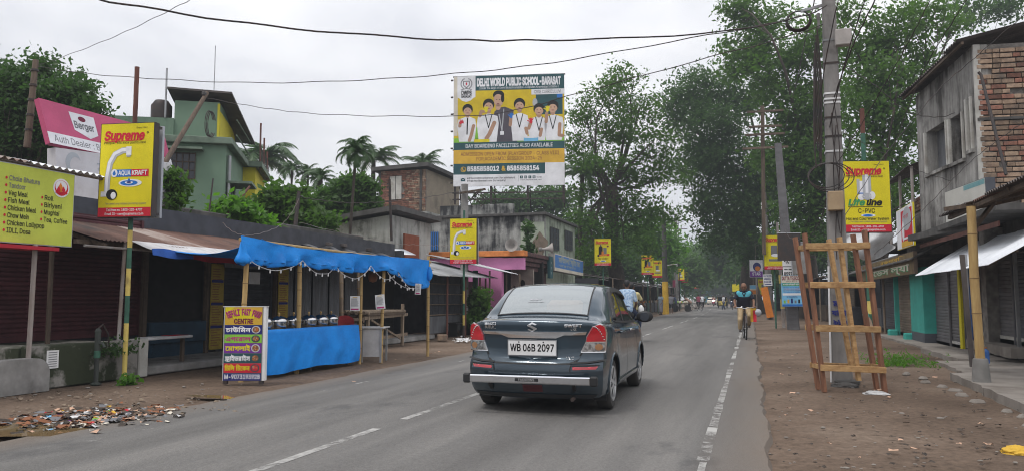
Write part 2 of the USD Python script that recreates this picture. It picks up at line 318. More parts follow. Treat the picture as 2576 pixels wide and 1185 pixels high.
for nm, k in (('worn_paint', 1.05), ('faded_paint', 0.8)):
    N2 = {a: (b[0], dict(b[1])) for a, b in N.items()}; N2['h'][1]['value2'] = k * 0.5; del N2['r']; N2.update(mr=('map_range', {'from_min': .46, 'from_max': .60, 'to_max': .9, 'clamp': True}), tr=('transparent_bsdf', {}), mc=('mix_closure', {})); N2['p'][1]['base_color'] = (.42, .41, .39)
    _mats[nm] = usdkit.material(stage, '/World/Looks/' + nm, N2, [('ge.position', 'n.vector'), ('ge.position', 'n2.vector'), ('n.fac', 's.value1'), ('n2.fac', 's.value2'), ('s.value', 'h.value1'), ('h.value', 'mr.value'), ('mr.result', 'mc.fac'), ('tr.BSDF', 'mc.closure1'), ('p.BSDF', 'mc.closure2')], surface='mc.closure')

def nz(*a, seed=0): return float(meshkit.fbm(np.array(a, float), 3, seed)) - 0.5
ys = np.concatenate([np.linspace(-25, 0, 11), np.arange(0.25, 40, 0.25), np.arange(40, 100, 1.5), np.arange(100, 420, 8.0), [900]])
xs = np.concatenate([[-500, -150, -60, -30], np.arange(-20, 14, 0.5), [16, 20, 30, 60, 150, 500]])
X, Y = np.meshgrid(xs, ys, indexing='ij')
Zg = 0.05 * (meshkit.fbm(np.stack([X * 0.35, Y * 0.35, X * 0], -1), 4, 3) - 0.5) - 0.012
near_road = np.clip(1 - np.abs(X + 3.25 - np.array([bend(y) for y in ys])[None]) / 3.9, 0, 1) > 0
Zg = np.where(near_road, -0.03, Zg) 
struct('ground', MB().grid(np.stack([X, Y, Zg], -1)), 'dirt', 'brown trodden dirt verges beside the road', smooth=True)
rows = []
for y in ys:
    if y > 400: break
    l = -6.45 + bend(y) + 0.28 * nz(y * 0.8, 1.5, 0.2) + 0.14 * nz(y * 3.1, 4.0, 0.7); r = 0.10 + bend(y) + 0.14 * nz(y * 0.9, 7.5, 0.4) + 0.12 * nz(y * 3.7, 9.0, 0.1)
    rows.append([(l - 0.05, y, -0.03), (l, y, 0.016), (l + 0.6, y, 0.022), (-3.2 + bend(y), y, 0.034), (r - 0.6, y, 0.024), (r, y, 0.018), (r + 0.035, y, -0.035)])
struct('road', MB().grid(np.array(rows)), 'asphalt', 'grey two lane asphalt road with ragged edges', smooth=40)
def stripe(mb, x0, x1, y0, y1, xc=0.0):
    k = max(2, int((y1 - y0) / 0.5) + 1); yy = np.linspace(y0, y1, k)
    zr = lambda x, y: np.interp(x - bend(y), [-6.45, -5.85, -3.2, -0.5, 0.1], [0.016, 0.022, 0.034, 0.024, 0.018]) + 0.004
    mb.grid(np.array([[(x + bend(y), y, zr(x + bend(y), y)) for x in (x0, x1)] for y in yy])[:, ::-1] * 1.0)
m = MB()
for a, b in [(2.2, 4.0), (4.7, 6.75), (7.35, 9.9), (13.5, 15.6), (18.8, 21.4), (24.2, 28.4), (31.6, 36.0), (40.0, 44.6), (49, 53.5), (58, 63), (68, 73), (78, 83), (89, 95)]: stripe(m, -3.56, -3.47, a, b)
struct('centre_line', m, 'worn_paint', 'broken white centre line of the road')
m = MB(); yv = 1.0
while yv < 90:
    Lg = 0.35 + 0.9 * rnd.random(); w = 0.04 * rnd.random(); stripe(m, -0.45 + w, -0.345 - w * 0.5, yv, yv + Lg); yv += Lg + (0.02 + 0.10 * rnd.random() if yv < 30 else 0.05)
struct('road_edge_line', m, 'worn_paint', 'worn white edge line beside the bare dirt')
m = MB(); yv = 0.5
while yv < 60:
    Lg = 0.8 + 2.2 * rnd.random(); stripe(m, -5.72, -5.65, yv, yv + Lg); yv += Lg + 0.15 + 0.5 * rnd.random()
struct('road_edge_line', m, 'faded_paint', 'faded thin white edge line beside the food stalls')
# ---------------------------------------------------------------- shared materials
mat('rust_tin', (0.15, 0.085, 0.065), (0.085, 0.045, 0.035), rough=0.8, scale=1.6, stretch=(1, 1, 1), bump=0.15, rand=0.18, grime=(0.05, 0.04, 0.036), gscale=0.9)
mat('rust_tin_pale', (0.30, 0.25, 0.22), (0.14, 0.075, 0.055), rough=0.7, scale=1.3, stretch=(1, 2.5, 1), rand=0.15)
mat('grey_tin', (0.34, 0.35, 0.36), (0.2, 0.2, 0.2), rough=0.45, metal=0.4, scale=1.2, rand=0.2, grime=(0.13, 0.09, 0.07))
mat('white_tin', (0.74, 0.76, 0.79), (0.62, 0.64, 0.67), rough=0.5, metal=0.1, scale=0.9, rand=0.05)
mat('dark_tin', (0.10, 0.085, 0.078), (0.05, 0.042, 0.04), rough=0.75, scale=2, rand=0.2)
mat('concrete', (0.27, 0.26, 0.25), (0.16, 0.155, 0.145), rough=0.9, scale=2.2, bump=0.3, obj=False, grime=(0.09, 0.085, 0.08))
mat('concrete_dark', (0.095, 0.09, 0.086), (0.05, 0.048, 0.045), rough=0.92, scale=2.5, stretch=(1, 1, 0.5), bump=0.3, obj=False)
mat('concrete_mossy', (0.25, 0.235, 0.215), (0.17, 0.16, 0.145), rough=0.95, scale=2.2, bump=0.4, obj=False, grime=(0.028, 0.034, 0.018), gr=(0.44, 0.52), gscale=1.1)
mat('limewash', (0.46, 0.45, 0.42), (0.33, 0.32, 0.29), rough=0.9, scale=2.5, bump=0.2, obj=False, grime=(0.2, 0.18, 0.15))
mat('maroon', (0.075, 0.02, 0.024), (0.05, 0.014, 0.017), rough=0.55, scale=3, rand=0.12)
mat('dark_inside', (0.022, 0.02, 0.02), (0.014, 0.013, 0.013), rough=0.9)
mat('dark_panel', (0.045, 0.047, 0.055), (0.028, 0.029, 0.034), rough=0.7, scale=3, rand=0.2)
mat('grey_panel', (0.14, 0.145, 0.155), (0.09, 0.09, 0.095), rough=0.6, scale=2.5, stretch=(3, 3, 0.4), rand=0.15)
mat('orange_paint', (0.42, 0.085, 0.03), (0.3, 0.06, 0.022), rough=0.6)
mat('black_steel', (0.03, 0.028, 0.028), (0.05, 0.033, 0.028), rough=0.55, scale=6)
mat('rusty_pole', (0.14, 0.055, 0.04), (0.08, 0.035, 0.028), rough=0.75, scale=6, stretch=(1, 1, 0.3))
mat('grey_pole', (0.30, 0.28, 0.27), (0.2, 0.15, 0.12), rough=0.6, scale=4, stretch=(1, 1, 0.3), grime=(0.16, 0.09, 0.06))
mat('green_band', (0.045, 0.13, 0.085), (0.03, 0.085, 0.06), rough=0.55, scale=6)
mat('yellow_band', (0.62, 0.48, 0.13), (0.48, 0.36, 0.1), rough=0.6, scale=7, stretch=(1, 1, 0.5), grime=(0.22, 0.15, 0.06), gscale=3)
mat('bamboo', (0.42, 0.29, 0.12), (0.30, 0.19, 0.075), rough=0.5, scale=5, stretch=(3, 3, 0.5), rand=0.15)
mat('bamboo_node', (0.24, 0.15, 0.065), rough=0.6)
mat('old_bamboo', (0.22, 0.17, 0.12), (0.13, 0.095, 0.07), rough=0.75, scale=5, stretch=(3, 3, 0.5), rand=0.2)
mat('old_wood', (0.13, 0.095, 0.07), (0.075, 0.055, 0.042), rough=0.85, scale=4, stretch=(4, 4, 0.5), bump=0.3, rand=0.25)
mat('tarp_blue', (0.012, 0.225, 0.66), (0.01, 0.18, 0.56), rough=0.5, scale=2.2, bump=0.35, bscale=5, bdist=0.03, spec=0.2)
mat('tarp_grey', (0.10, 0.10, 0.105), (0.055, 0.055, 0.06), rough=0.6, scale=2.0, bump=0.4, bscale=6, bdist=0.04)
mat('cloth_white', (0.55, 0.54, 0.54), (0.42, 0.41, 0.41), rough=0.85)
mat('cloth_red', (0.42, 0.02, 0.035), rough=0.8)
mat('cloth_blue', (0.03, 0.11, 0.42), rough=0.8)
mat('paper', (0.66, 0.66, 0.66), (0.58, 0.57, 0.56), rough=0.8)
mat('steel', (0.62, 0.62, 0.63), (0.5, 0.5, 0.5), rough=0.16, metal=1.0, scale=3)
mat('chrome', (0.75, 0.76, 0.78), (0.68, 0.68, 0.7), rough=0.07, metal=1.0)
mat('plastic_red', (0.36, 0.025, 0.03), rough=0.4, spec=0.5)
mat('brick_red', (0.25, 0.115, 0.08), (0.15, 0.075, 0.055), rough=0.92, scale=9, bump=0.3, rand=0.4, obj=False, grime=(.10, .08, .07), gscale=2.2)
mat('brick_pale', (0.30, 0.215, 0.15), (0.18, 0.125, 0.092), rough=0.92, scale=9, bump=0.3, rand=0.35, obj=False, grime=(.12, .10, .085), gscale=2.2)
mat('mortar', (0.24, 0.22, 0.20), (0.13, 0.12, 0.11), rough=0.95, scale=6, obj=False, bump=0.4)
plaster('plaster_pale', (0.40, 0.40, 0.37), amount=(0.44, 0.64))
plaster('plaster_stained', (0.34, 0.34, 0.32), dark=(0.035, 0.035, 0.037), amount=(0.41, 0.55))
plaster('plaster_green', (0.31, 0.35, 0.28), dark=(0.05, 0.06, 0.045), amount=(0.46, 0.66), moss=(0.07, 0.09, 0.04))
plaster('plaster_upper', (0.34, 0.33, 0.31), dark=(0.055, 0.05, 0.046), amount=(0.39, 0.58))
ink('ink_black', (0.02, 0.02, 0.02)); ink('ink_red', (0.55, 0.025, 0.045)); ink('ink_white', (0.72, 0.72, 0.74)); ink('ink_yellow', (0.66, 0.56, 0.02)); ink('ink_lemon', (0.50, 0.56, 0.09))
ink('ink_navy', (0.025, 0.03, 0.16)); ink('ink_blue', (0.03, 0.16, 0.5)); ink('ink_teal', (0.03, 0.085, 0.095)); ink('ink_green', (0.05, 0.27, 0.1)); ink('ink_lime', (0.23, 0.5, 0.06)); ink('ink_purple', (0.17, 0.04, 0.28))
ink('ink_orange', (0.62, 0.2, 0.03)); ink('ink_amber', (0.62, 0.38, 0.05)); ink('ink_pink', (0.42, 0.05, 0.17)); ink('ink_grey', (0.4, 0.41, 0.43)); ink('ink_midgrey', (0.17, 0.17, 0.18)); ink('ink_sky', (0.18, 0.45, 0.68)); ink('ink_brown', (0.24, 0.1, 0.05)); ink('ink_skin', (0.52, 0.33, 0.23)); ink('ink_cream', (0.6, 0.55, 0.46)); ink('ink_plate', (0.5, 0.51, 0.55)); ink('ink_maroon', (0.17, 0.02, 0.05))

# ---------------------------------------------------------------- builders for sheets, shutters, poles
def lerp(a, b, t): return np.asarray(a, float) * (1 - t) + np.asarray(b, float) * t
def corr_sheet(mb, A, B, C, D, pitch=0.085, amp=0.012, sag=0.0, seed=0):
    """corrugated sheet: A-B lower edge, D-C upper edge; the flutes run from lower to upper edge"""
    A, B, C, D = (np.asarray(x, float) for x in (A, B, C, D)); Ln = np.linalg.norm(B - A); n = max(6, int(Ln / pitch * 5)); nm = np.cross(B - A, D - A); nm /= np.linalg.norm(nm)
    s = np.linspace(0, 1, n); rows = []
    for t in (0, 0.33, 0.67, 1):
        w = amp * np.sin(2 * np.pi * s * Ln / pitch) + sag * np.sin(np.pi * t) * -1 + 0.012 * (meshkit.noise(np.stack([s * Ln * 1.3, s * 0 + t * 3, s * 0 + seed], -1)) - 0.5)
        P = (A[None] * (1 - s[:, None]) + B[None] * s[:, None]) * (1 - t) + (D[None] * (1 - s[:, None]) + C[None] * s[:, None]) * t
        rows.append(P + w[:, None] * nm)
    mb.grid(np.array(rows)); return mb
def roof_of_sheets(t, A, B, C, D, n, m, name='roof_sheet', jitter=0.05, pitch=0.085, amp=0.012, mats=None):
    A, B, C, D = (np.asarray(x, float) for x in (A, B, C, D)); up = np.cross(B - A, D - A); up /= np.linalg.norm(up)
    for k in range(n):
        a, b = k / n, (k + 1) / n + 0.012; j = (rnd.random() - 0.5) * 2 * jitter; dn = (A - D) / np.linalg.norm(A - D)
        P = [lerp(A, B, a) + dn * j, lerp(A, B, b) + dn * j, lerp(D, C, b), lerp(D, C, a)]; o = up * (0.004 * (k % 2) + 0.006 * rnd.random())
        t.part(name, corr_sheet(MB(), *[p + o for p in P], pitch=pitch, amp=amp, seed=k), rnd.choice(mats) if mats else m, smooth=60)
def shutter(t, F, w, h, pitch, m, singly=True, name='shutter', frame=None, slat_name='slat'):
    """roller shutter in the frame F (origin lower corner): curved slats, bottom rail, guides"""
    n = int(h / pitch); allm = MB(); th = np.linspace(0, np.pi, 4)
    if singly:
        back = MB(); F.box(back, 0, w, 0, h, -0.03, -0.02); sp = t.part(name, back, m)
    for k in range(n):
        y0 = k * pitch; mb = MB() if singly else allm
        prof = [(y0 + pitch * 0.96 * (1 - math.cos(a)) / 2, 0.016 * math.sin(a)) for a in th]; P = np.array([[F.at(np.array(x), np.array(py), pz) for x in (0.02, w - 0.02)] for py, pz in prof])
        mb.grid(P)
        if singly: t.part(slat_name, mb, m, under=sp)
    if not singly: sp = t.part(name, allm, m)
    g = MB(); F.box(g, -0.035, 0.025, 0, h, -0.01, 0.035); F.box(g, w - 0.025, w + 0.035, 0, h, -0.01, 0.035); F.box(g, 0.03, w - 0.03, 0.0, 0.09, 0.018, 0.03)
    t.part('guide_rail', g, frame or m, under=sp if singly else None); return sp
def bands(t, p, q, r, spec, sides=14):
    """pole painted in bands: spec = [(end fraction, material)]"""
    a = 0.0
    for e, m in spec:
        t.part('pole', MB().tube([lerp(p, q, a), lerp(p, q, e)], r, sides), m, smooth=50); a = e
def bamboo(t, pts, r, m='bamboo', name='pole', step=0.33):
    p = np.asarray(pts, float); seg = np.linalg.norm(np.diff(p, axis=0), axis=1); cum = np.concatenate([[0], np.cumsum(seg)]); Ln = cum[-1]
    at = lambda d: np.array([np.interp(d, cum, p[:, k]) for k in range(3)])
    P, R, d = [], [], 0.0; nodes = MB(); k = 0
    while d < Ln:
        nx = min(Ln, d + step * (0.85 + 0.3 * rnd.random()))
        P += [at(d + 0.001), at(d + 0.02), at((d + nx) / 2), at(max(nx - 0.02, d + 0.03))]; R += [r * 1.1, r, r * 0.97, r]
        if nx < Ln: nodes.tube([at(nx - 0.012), at(nx), at(nx + 0.012)], [r * 1.02, r * 1.14, r * 1.02], 10, cap=False)
        d = nx
    mb = MB().tube(P, R, 10); nm = t.part(name, mb, m, smooth=50); t.part('node', nodes, 'bamboo_node', smooth=50, under=nm); return nm
def cloth(P, amp=0.02, freq=3.0, seed=0, along=None):
    P = np.asarray(P, float); n1 = np.cross(P[-1, 0] - P[0, 0], P[0, -1] - P[0, 0]); n1 /= np.linalg.norm(n1)
    return P + ((meshkit.fbm(P * freq, 3, seed) - 0.5) * 2 * amp)[..., None] * n1
def quadgrid(A, B, C, D, n, m):
    s, u = np.linspace(0, 1, n), np.linspace(0, 1, m); A, B, C, D = (np.asarray(x, float) for x in (A, B, C, D))
    return np.array([[(A * (1 - a) + B * a) * (1 - b) + (D * (1 - a) + C * a) * b for b in u] for a in s])

# ---------------------------------------------------------------- the row of shops along the stalls
XW = -11.3
row = T('shop_row', 'long low row of dark shops under one rusty tin roof behind the blue stall', 'shops', (-11.3, 15, 0))
row.part('wall', MB().box((XW - 0.2, 15.6, 1.55), (0.3, 14.6, 3.1)), 'dark_panel')  # row walls coloured dark to stand in for shade under the roof
row.part('parapet', MB().box((-12.95, 15.5, 3.27), (0.22, 16.0, 0.36), bev=0.03).box((-13.6, 15.5, 3.07), (1.3, 16, 0.08)), 'concrete_dark')
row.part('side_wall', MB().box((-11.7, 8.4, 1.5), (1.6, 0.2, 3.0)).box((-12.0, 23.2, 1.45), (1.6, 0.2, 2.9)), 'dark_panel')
E1, E2, R1, R2 = (-9.85, 9.5, 2.22), (-9.75, 22.4, 2.2), (-12.86, 22.4, 3.07), (-12.86, 9.0, 3.09)
roof_of_sheets(row, E1, E2, R1, R2, 15, 'rust_tin', mats=['rust_tin'] * 8 + ['rust_tin_pale'] * 2, jitter=0.07)
for k in range(8): row.part('rafter', MB().bar((-12.8, 9.6 + k * 1.8, 2.98), (-9.9, 9.6 + k * 1.8, 2.15), 0.06), 'old_wood')
for x, z in ((-10.2, 2.2), (-11.4, 2.55)): row.part('purlin', MB().bar((x, 9.3, z), (x, 22.4, z), 0.07), 'old_wood')
row.part('plinth', MB().box((-9.82, 9.2, 0.31), (0.24, 1.95, 0.62), bev=0.02).box((-10.6, 9.15, 0.3), (1.35, 1.9, 0.58)), 'concrete_mossy')
row.part('plinth_post', MB().box((-9.83, 10.29, 0.31), (0.28, 0.2, 0.63), bev=0.015), 'limewash')
row.part('floor', MB().box((-10.55, 16.6, 0.07), (1.5, 12.3, 0.14), bev=0.02), 'concrete', label='low concrete step along the shop fronts')
F = Frame((XW + 0.0, 8.6, 0.6), (0, 1, 0))
shutter(row, F, 3.2, 2.2, 0.075, 'maroon')
mat('orange_post', (0.2, 0.05, 0.025), rough=0.6)
row.part('door_jamb', MB().box((XW + 0.05, 8.5, 1.5), (0.12, 0.28, 1.8)), 'orange_post')
F2 = Frame((XW + 0.0, 14.05, 0.15), (0, 1, 0)); shutter(row, F2, 1.95, 2.1, 0.08, 'dark_panel')
mat('blue_counter', (0.012, 0.04, 0.07), rough=0.5)
row.part('counter', MB().box((XW + 0.1, 12.75, 0.62), (0.12, 1.6, 0.42), bev=0.01).box((XW + 0.04, 12.75, 0.28), (0.1, 1.6, 0.3)), 'blue_counter', label='dark blue counter front in the open shop')
row.part('opening', MB().box((XW - 0.035, 12.75, 1.55), (0.03, 1.7, 1.4)), 'dark_inside')  # flat dark sheet; the shade of the open shop is its colour
for k in range(9):                                                 # grey corrugated door leaves
    y = 16.55 + k * 0.42; row.part('door_panel', corr_sheet(MB(), (XW + 0.03 + 0.03 * (k % 2), y, 0.12), (XW + 0.03 + 0.03 * (k % 2), y + 0.4, 0.12), (XW + 0.03 + 0.03 * (k % 2), y + 0.4, 2.3), (XW + 0.03 + 0.03 * (k % 2), y, 2.3), amp=0.008), 'grey_panel', smooth=60)
row.part('opening', MB().box((XW - 0.03, 21.6, 1.2), (0.04, 2.4, 2.0)), 'dark_inside')  # second flat sheet, with the shade of the far bay painted in
for y in (11.85, 13.62, 16.1, 16.52, 20.4): row.part('door_post', MB().box((XW + 0.08, y, 1.3), (0.1, 0.09, 2.5)), 'old_wood')
mat('banner_yellow', (0.34, 0.25, 0.03), (0.27, 0.19, 0.025), rough=0.6, scale=3)
def banner(y, label, z0=0.2, z1=2.05, w=0.42):
    t = T('menu_banner', label, 'banner', (XW + 0.2, y, z0), group='yellow menu banners on the shop front'); F = Frame((XW + 0.16, y - w / 2, z0), (0, 1, 0)); b = MB(); F.box(b, 0, w, 0, z1 - z0, 0, 0.012); t.part('sheet', b, 'banner_yellow')
    g = MB(); q = MB(); k = 0
    while 0.08 + k * 0.055 < z1 - z0 - 0.1:
        yy = 0.08 + k * 0.055
        if k % 9 == 7: F.box(q, 0.02, w - 0.02, yy - 0.01, yy + 0.05, 0.012, 0.015)
        else: F.box(g, 0.05, w * (0.55 + 0.35 * rnd.random()), yy, yy + 0.018, 0.012, 0.015)
        k += 1
    t.part('lettering', g, 'ink_brown'); t.part('heading', q, 'ink_navy')
banner(13.85, 'tall yellow menu banner beside the standing food menu board'); banner(16.3, 'yellow menu banner between the blue stall\'s first two bamboo posts')
t = T('shop_fascia', 'pale grey shop fascia board with faint lettering under the tin roof', 'signboard', (XW + 0.3, 14.6, 2.0)); F = Frame((XW + 0.28, 13.9, 1.98), (0, 1, 0.0)); b = MB(); F.box(b, 0, 2.0, 0, 0.3, 0, 0.03); t.part('board', b, 'grey_panel'); t.part('lettering', MB().flat(text('মেডিকেল হল', 0.14, 0.12, 0.08, width=1.5, kind='bengali'), F, 0.033), 'ink_maroon')
t = T('paper_notice', 'white paper notice stuck on the dark shutter behind the serving counter', 'notice', (XW + 0.05, 15.3, 1.65)); t.part('sheet', MB().box((XW + 0.05, 15.3, 1.78), (0.006, 0.42, 0.28)), 'paper')
t = T('painted_bench', 'red and white bench top standing out of the dark shop doorway', 'bench', (-10.3, 11.2, 0)); t.part('seat', MB().box((-10.1, 11.2, 0.60), (0.3, 1.1, 0.05), bev=0.01), 'cloth_white'); t.part('red_stripe', MB().box((-10.1, 11.45, 0.628), (0.26, 0.4, 0.006)), 'cloth_red')
for y in (10.75, 11.65): t.part('leg', MB().bar((-10.1, y, 0), (-10.1, y, 0.58), 0.06), 'old_wood')
# striped shop awning cloth
t = T('shop_awning', 'white awning cloth with a red and blue hem under the rusty eave', 'awning', (-9.7, 13.0, 2.0))
P = quadgrid((-9.45, 10.1, 2.1), (-9.3, 12.7, 2.02), (-9.9, 12.7, 2.26), (-9.9, 10.1, 2.26), 22, 7); P[..., 2] += 0.03 * np.sin(P[..., 1] * 5) * np.linspace(1, 0, 7)[None]
t.part('cloth', MB().slab(cloth(P, 0.02, 2.5), (0, 0, -0.006)), 'cloth_white', smooth=True)
for a, b, mm in ((10.1, 11.0, 'cloth_blue'), (11.0, 12.1, 'cloth_red'), (12.1, 12.7, 'cloth_blue')):
    f = lambda y: np.array([-9.45 + 0.15 * (y - 10.1) / 2.6, y, 2.1 - 0.08 * (y - 10.1) / 2.6])
    t.part('hem', MB().slab([[f(y) + (0.01, 0, 0.012 + 0.03 * math.sin(y * 5)) for y in np.linspace(a, b, 9)], [f(y) + (0.03, 0, -0.10 + 0.015 * math.sin(y * 7)) for y in np.linspace(a, b, 9)]], (0.012, 0, 0)), mm, smooth=True)
t = T('awning_pole', 'thin grey pipe holding the rusty eave above the mossy plinth', 'pole', (-9.85, 10.0, 0.62)); t.part('pipe', MB().tube([(-9.85, 9.9, 0.62), (-9.95, 10.05, 2.25)], 0.03, 8), 'grey_pole', smooth=True); t.part('cross_bar', MB().tube([(-9.9, 9.2, 2.12), (-9.9, 11.3, 2.12)], 0.022, 6), 'grey_pole')
# grey tarpaulin held down with bricks on the tin roof
def on_roof(s, u): return lerp(lerp(E1, E2, s), lerp(R2, R1, s), u)
t = T('roof_tarpaulin', 'crumpled dark grey tarpaulin weighed down with bricks on the tin roof', 'tarpaulin', on_roof(0.8, 0.6))
P = np.array([[on_roof(s, u + 0.05 * math.sin(s * 40)) for u in np.linspace(0.34, 1.02, 14)] for s in np.linspace(0.62, 0.99, 40)]); P[..., 2] += 0.06 + 0.12 * np.abs(meshkit.fbm(P * np.array([1.2, 2.4, 1.0]), 4, 5) - 0.5) * 2 + 0.04 * np.sin(P[..., 1] * 6 + P[..., 0] * 2)
P[-1, :, 2] -= 0.1; P[:, 0, 2] -= 0.08
t.part('sheet', MB().grid(P), 'tarp_grey', smooth=True)
for s, u in ((0.70, 0.45), (0.78, 0.5), (0.86, 0.42), (0.66, 0.85), (0.93, 0.7)):
    b = MB().box(on_roof(s, u) + (0, 0, 0.2), (0.12, 0.25, 0.09), rz=rnd.random(), bev=0.01); t.part('brick', b, 'dark_tin')
# low concrete parapet with rounded end by the first pole
t = T('low_parapet', 'low rounded concrete parapet beside the menu board\'s grey pole', 'wall', (-9.7, 7.0, 0))
prof = [(-4.0, 0)] + [(-4.0, 0.47), (-0.22, 0.47)] + [(-0.22 + 0.22 * math.sin(a), 0.25 + 0.22 * math.cos(a)) for a in np.linspace(0.1, math.pi / 2, 8)] + [(0, 0)]
mm_ = MB().prism(Polygon(prof), -0.12, 0.12); v, f = mm_.arr(); t.part('wall', (np.stack([v[:, 2] - 9.62, v[:, 0] + 8.35, v[:, 1]], 1), f[:, ::-1]), 'concrete')
t = T('plinth_notice', 'white printed notice pasted on the mossy concrete plinth', 'notice', (-9.69, 8.55, 0.3)); t.part('sheet', MB().box((-9.692, 8.55, 0.42), (0.006, 0.2, 0.26)), 'paper')
g = MB()
for k in range(7): g.box((-9.688, 8.55, 0.52 - k * 0.033), (0.003, 0.14, 0.01))
t.part('lettering', g, 'ink_midgrey')
# hand pump
t = T('hand_pump', 'rusty tube well hand pump against the mossy plinth', 'hand pump', (-9.5, 9.15, 0))
mat('pump_green', (0.05, 0.06, 0.05), (0.03, 0.03, 0.03), rough=0.7)
t.part('barrel', MB().lathe([(0.001, 0), (0.08, 0.0), (0.08, 0.02), (0.035, 0.04), (0.035, 0.5), (0.042, 0.52), (0.042, 0.78), (0.05, 0.8), (0.03, 0.84), (0.0, 0.85)], (-9.5, 9.15, 0)), 'pump_green', smooth=40)
t.part('spout', MB().tube([(-9.5, 9.15, 0.62), (-9.4, 9.15, 0.62), (-9.36, 9.15, 0.56)], 0.022, 8), 'pump_green', smooth=40); t.part('handle', MB().tube([(-9.5, 9.15, 0.84), (-9.55, 9.28, 0.9), (-9.58, 9.42, 0.75), (-9.6, 9.48, 0.5)], 0.014, 6), 'black_steel', smooth=40)
t.part('sleeve', MB().lathe([(0.04, 0.4), (0.045, 0.41), (0.045, 0.5), (0.04, 0.51)], (-9.5, 9.15, 0)), 'green_band')
# ---------------------------------------------------------------- printed boards
def board(t, F, w, h, depth, face, back='black_steel', bev=0.0):
    b = MB(); F.box(b, 0, w, 0, h, -depth, -0.004); t.part('box', b, back); b = MB(); F.box(b, 0.012, w - 0.012, 0.012, h - 0.012, -0.004, 0.0); return t.part('face', b, face)
def printed(t, F, items, fp=None, name='print'):
    """items: (polygon, ink, layer); polygons of one ink and layer become one mesh lying just proud of the face"""
    by = {}
    for poly, inkn, lay in items: by.setdefault((inkn, lay), []).append(poly)
    for (inkn, lay), ps in sorted(by.items(), key=lambda x: x[0][1]):
        mb = MB()
        for p in ps: mb.flat(p, F, 0.002 + 0.0015 * lay)
        t.part(name, mb, inkn, under=fp)
def ell(x, y, rx, ry, n=20, rot=0): return affinity.rotate(affinity.scale(Point(x, y).buffer(1, n // 4), rx, ry), rot)
def drop(x, y, s): return Polygon([(x, y + s)] + [(x + 0.6 * s * math.cos(a), y - 0.2 * s + 0.62 * s * math.sin(a)) for a in np.linspace(0.35, -math.pi - 0.35, 16)])
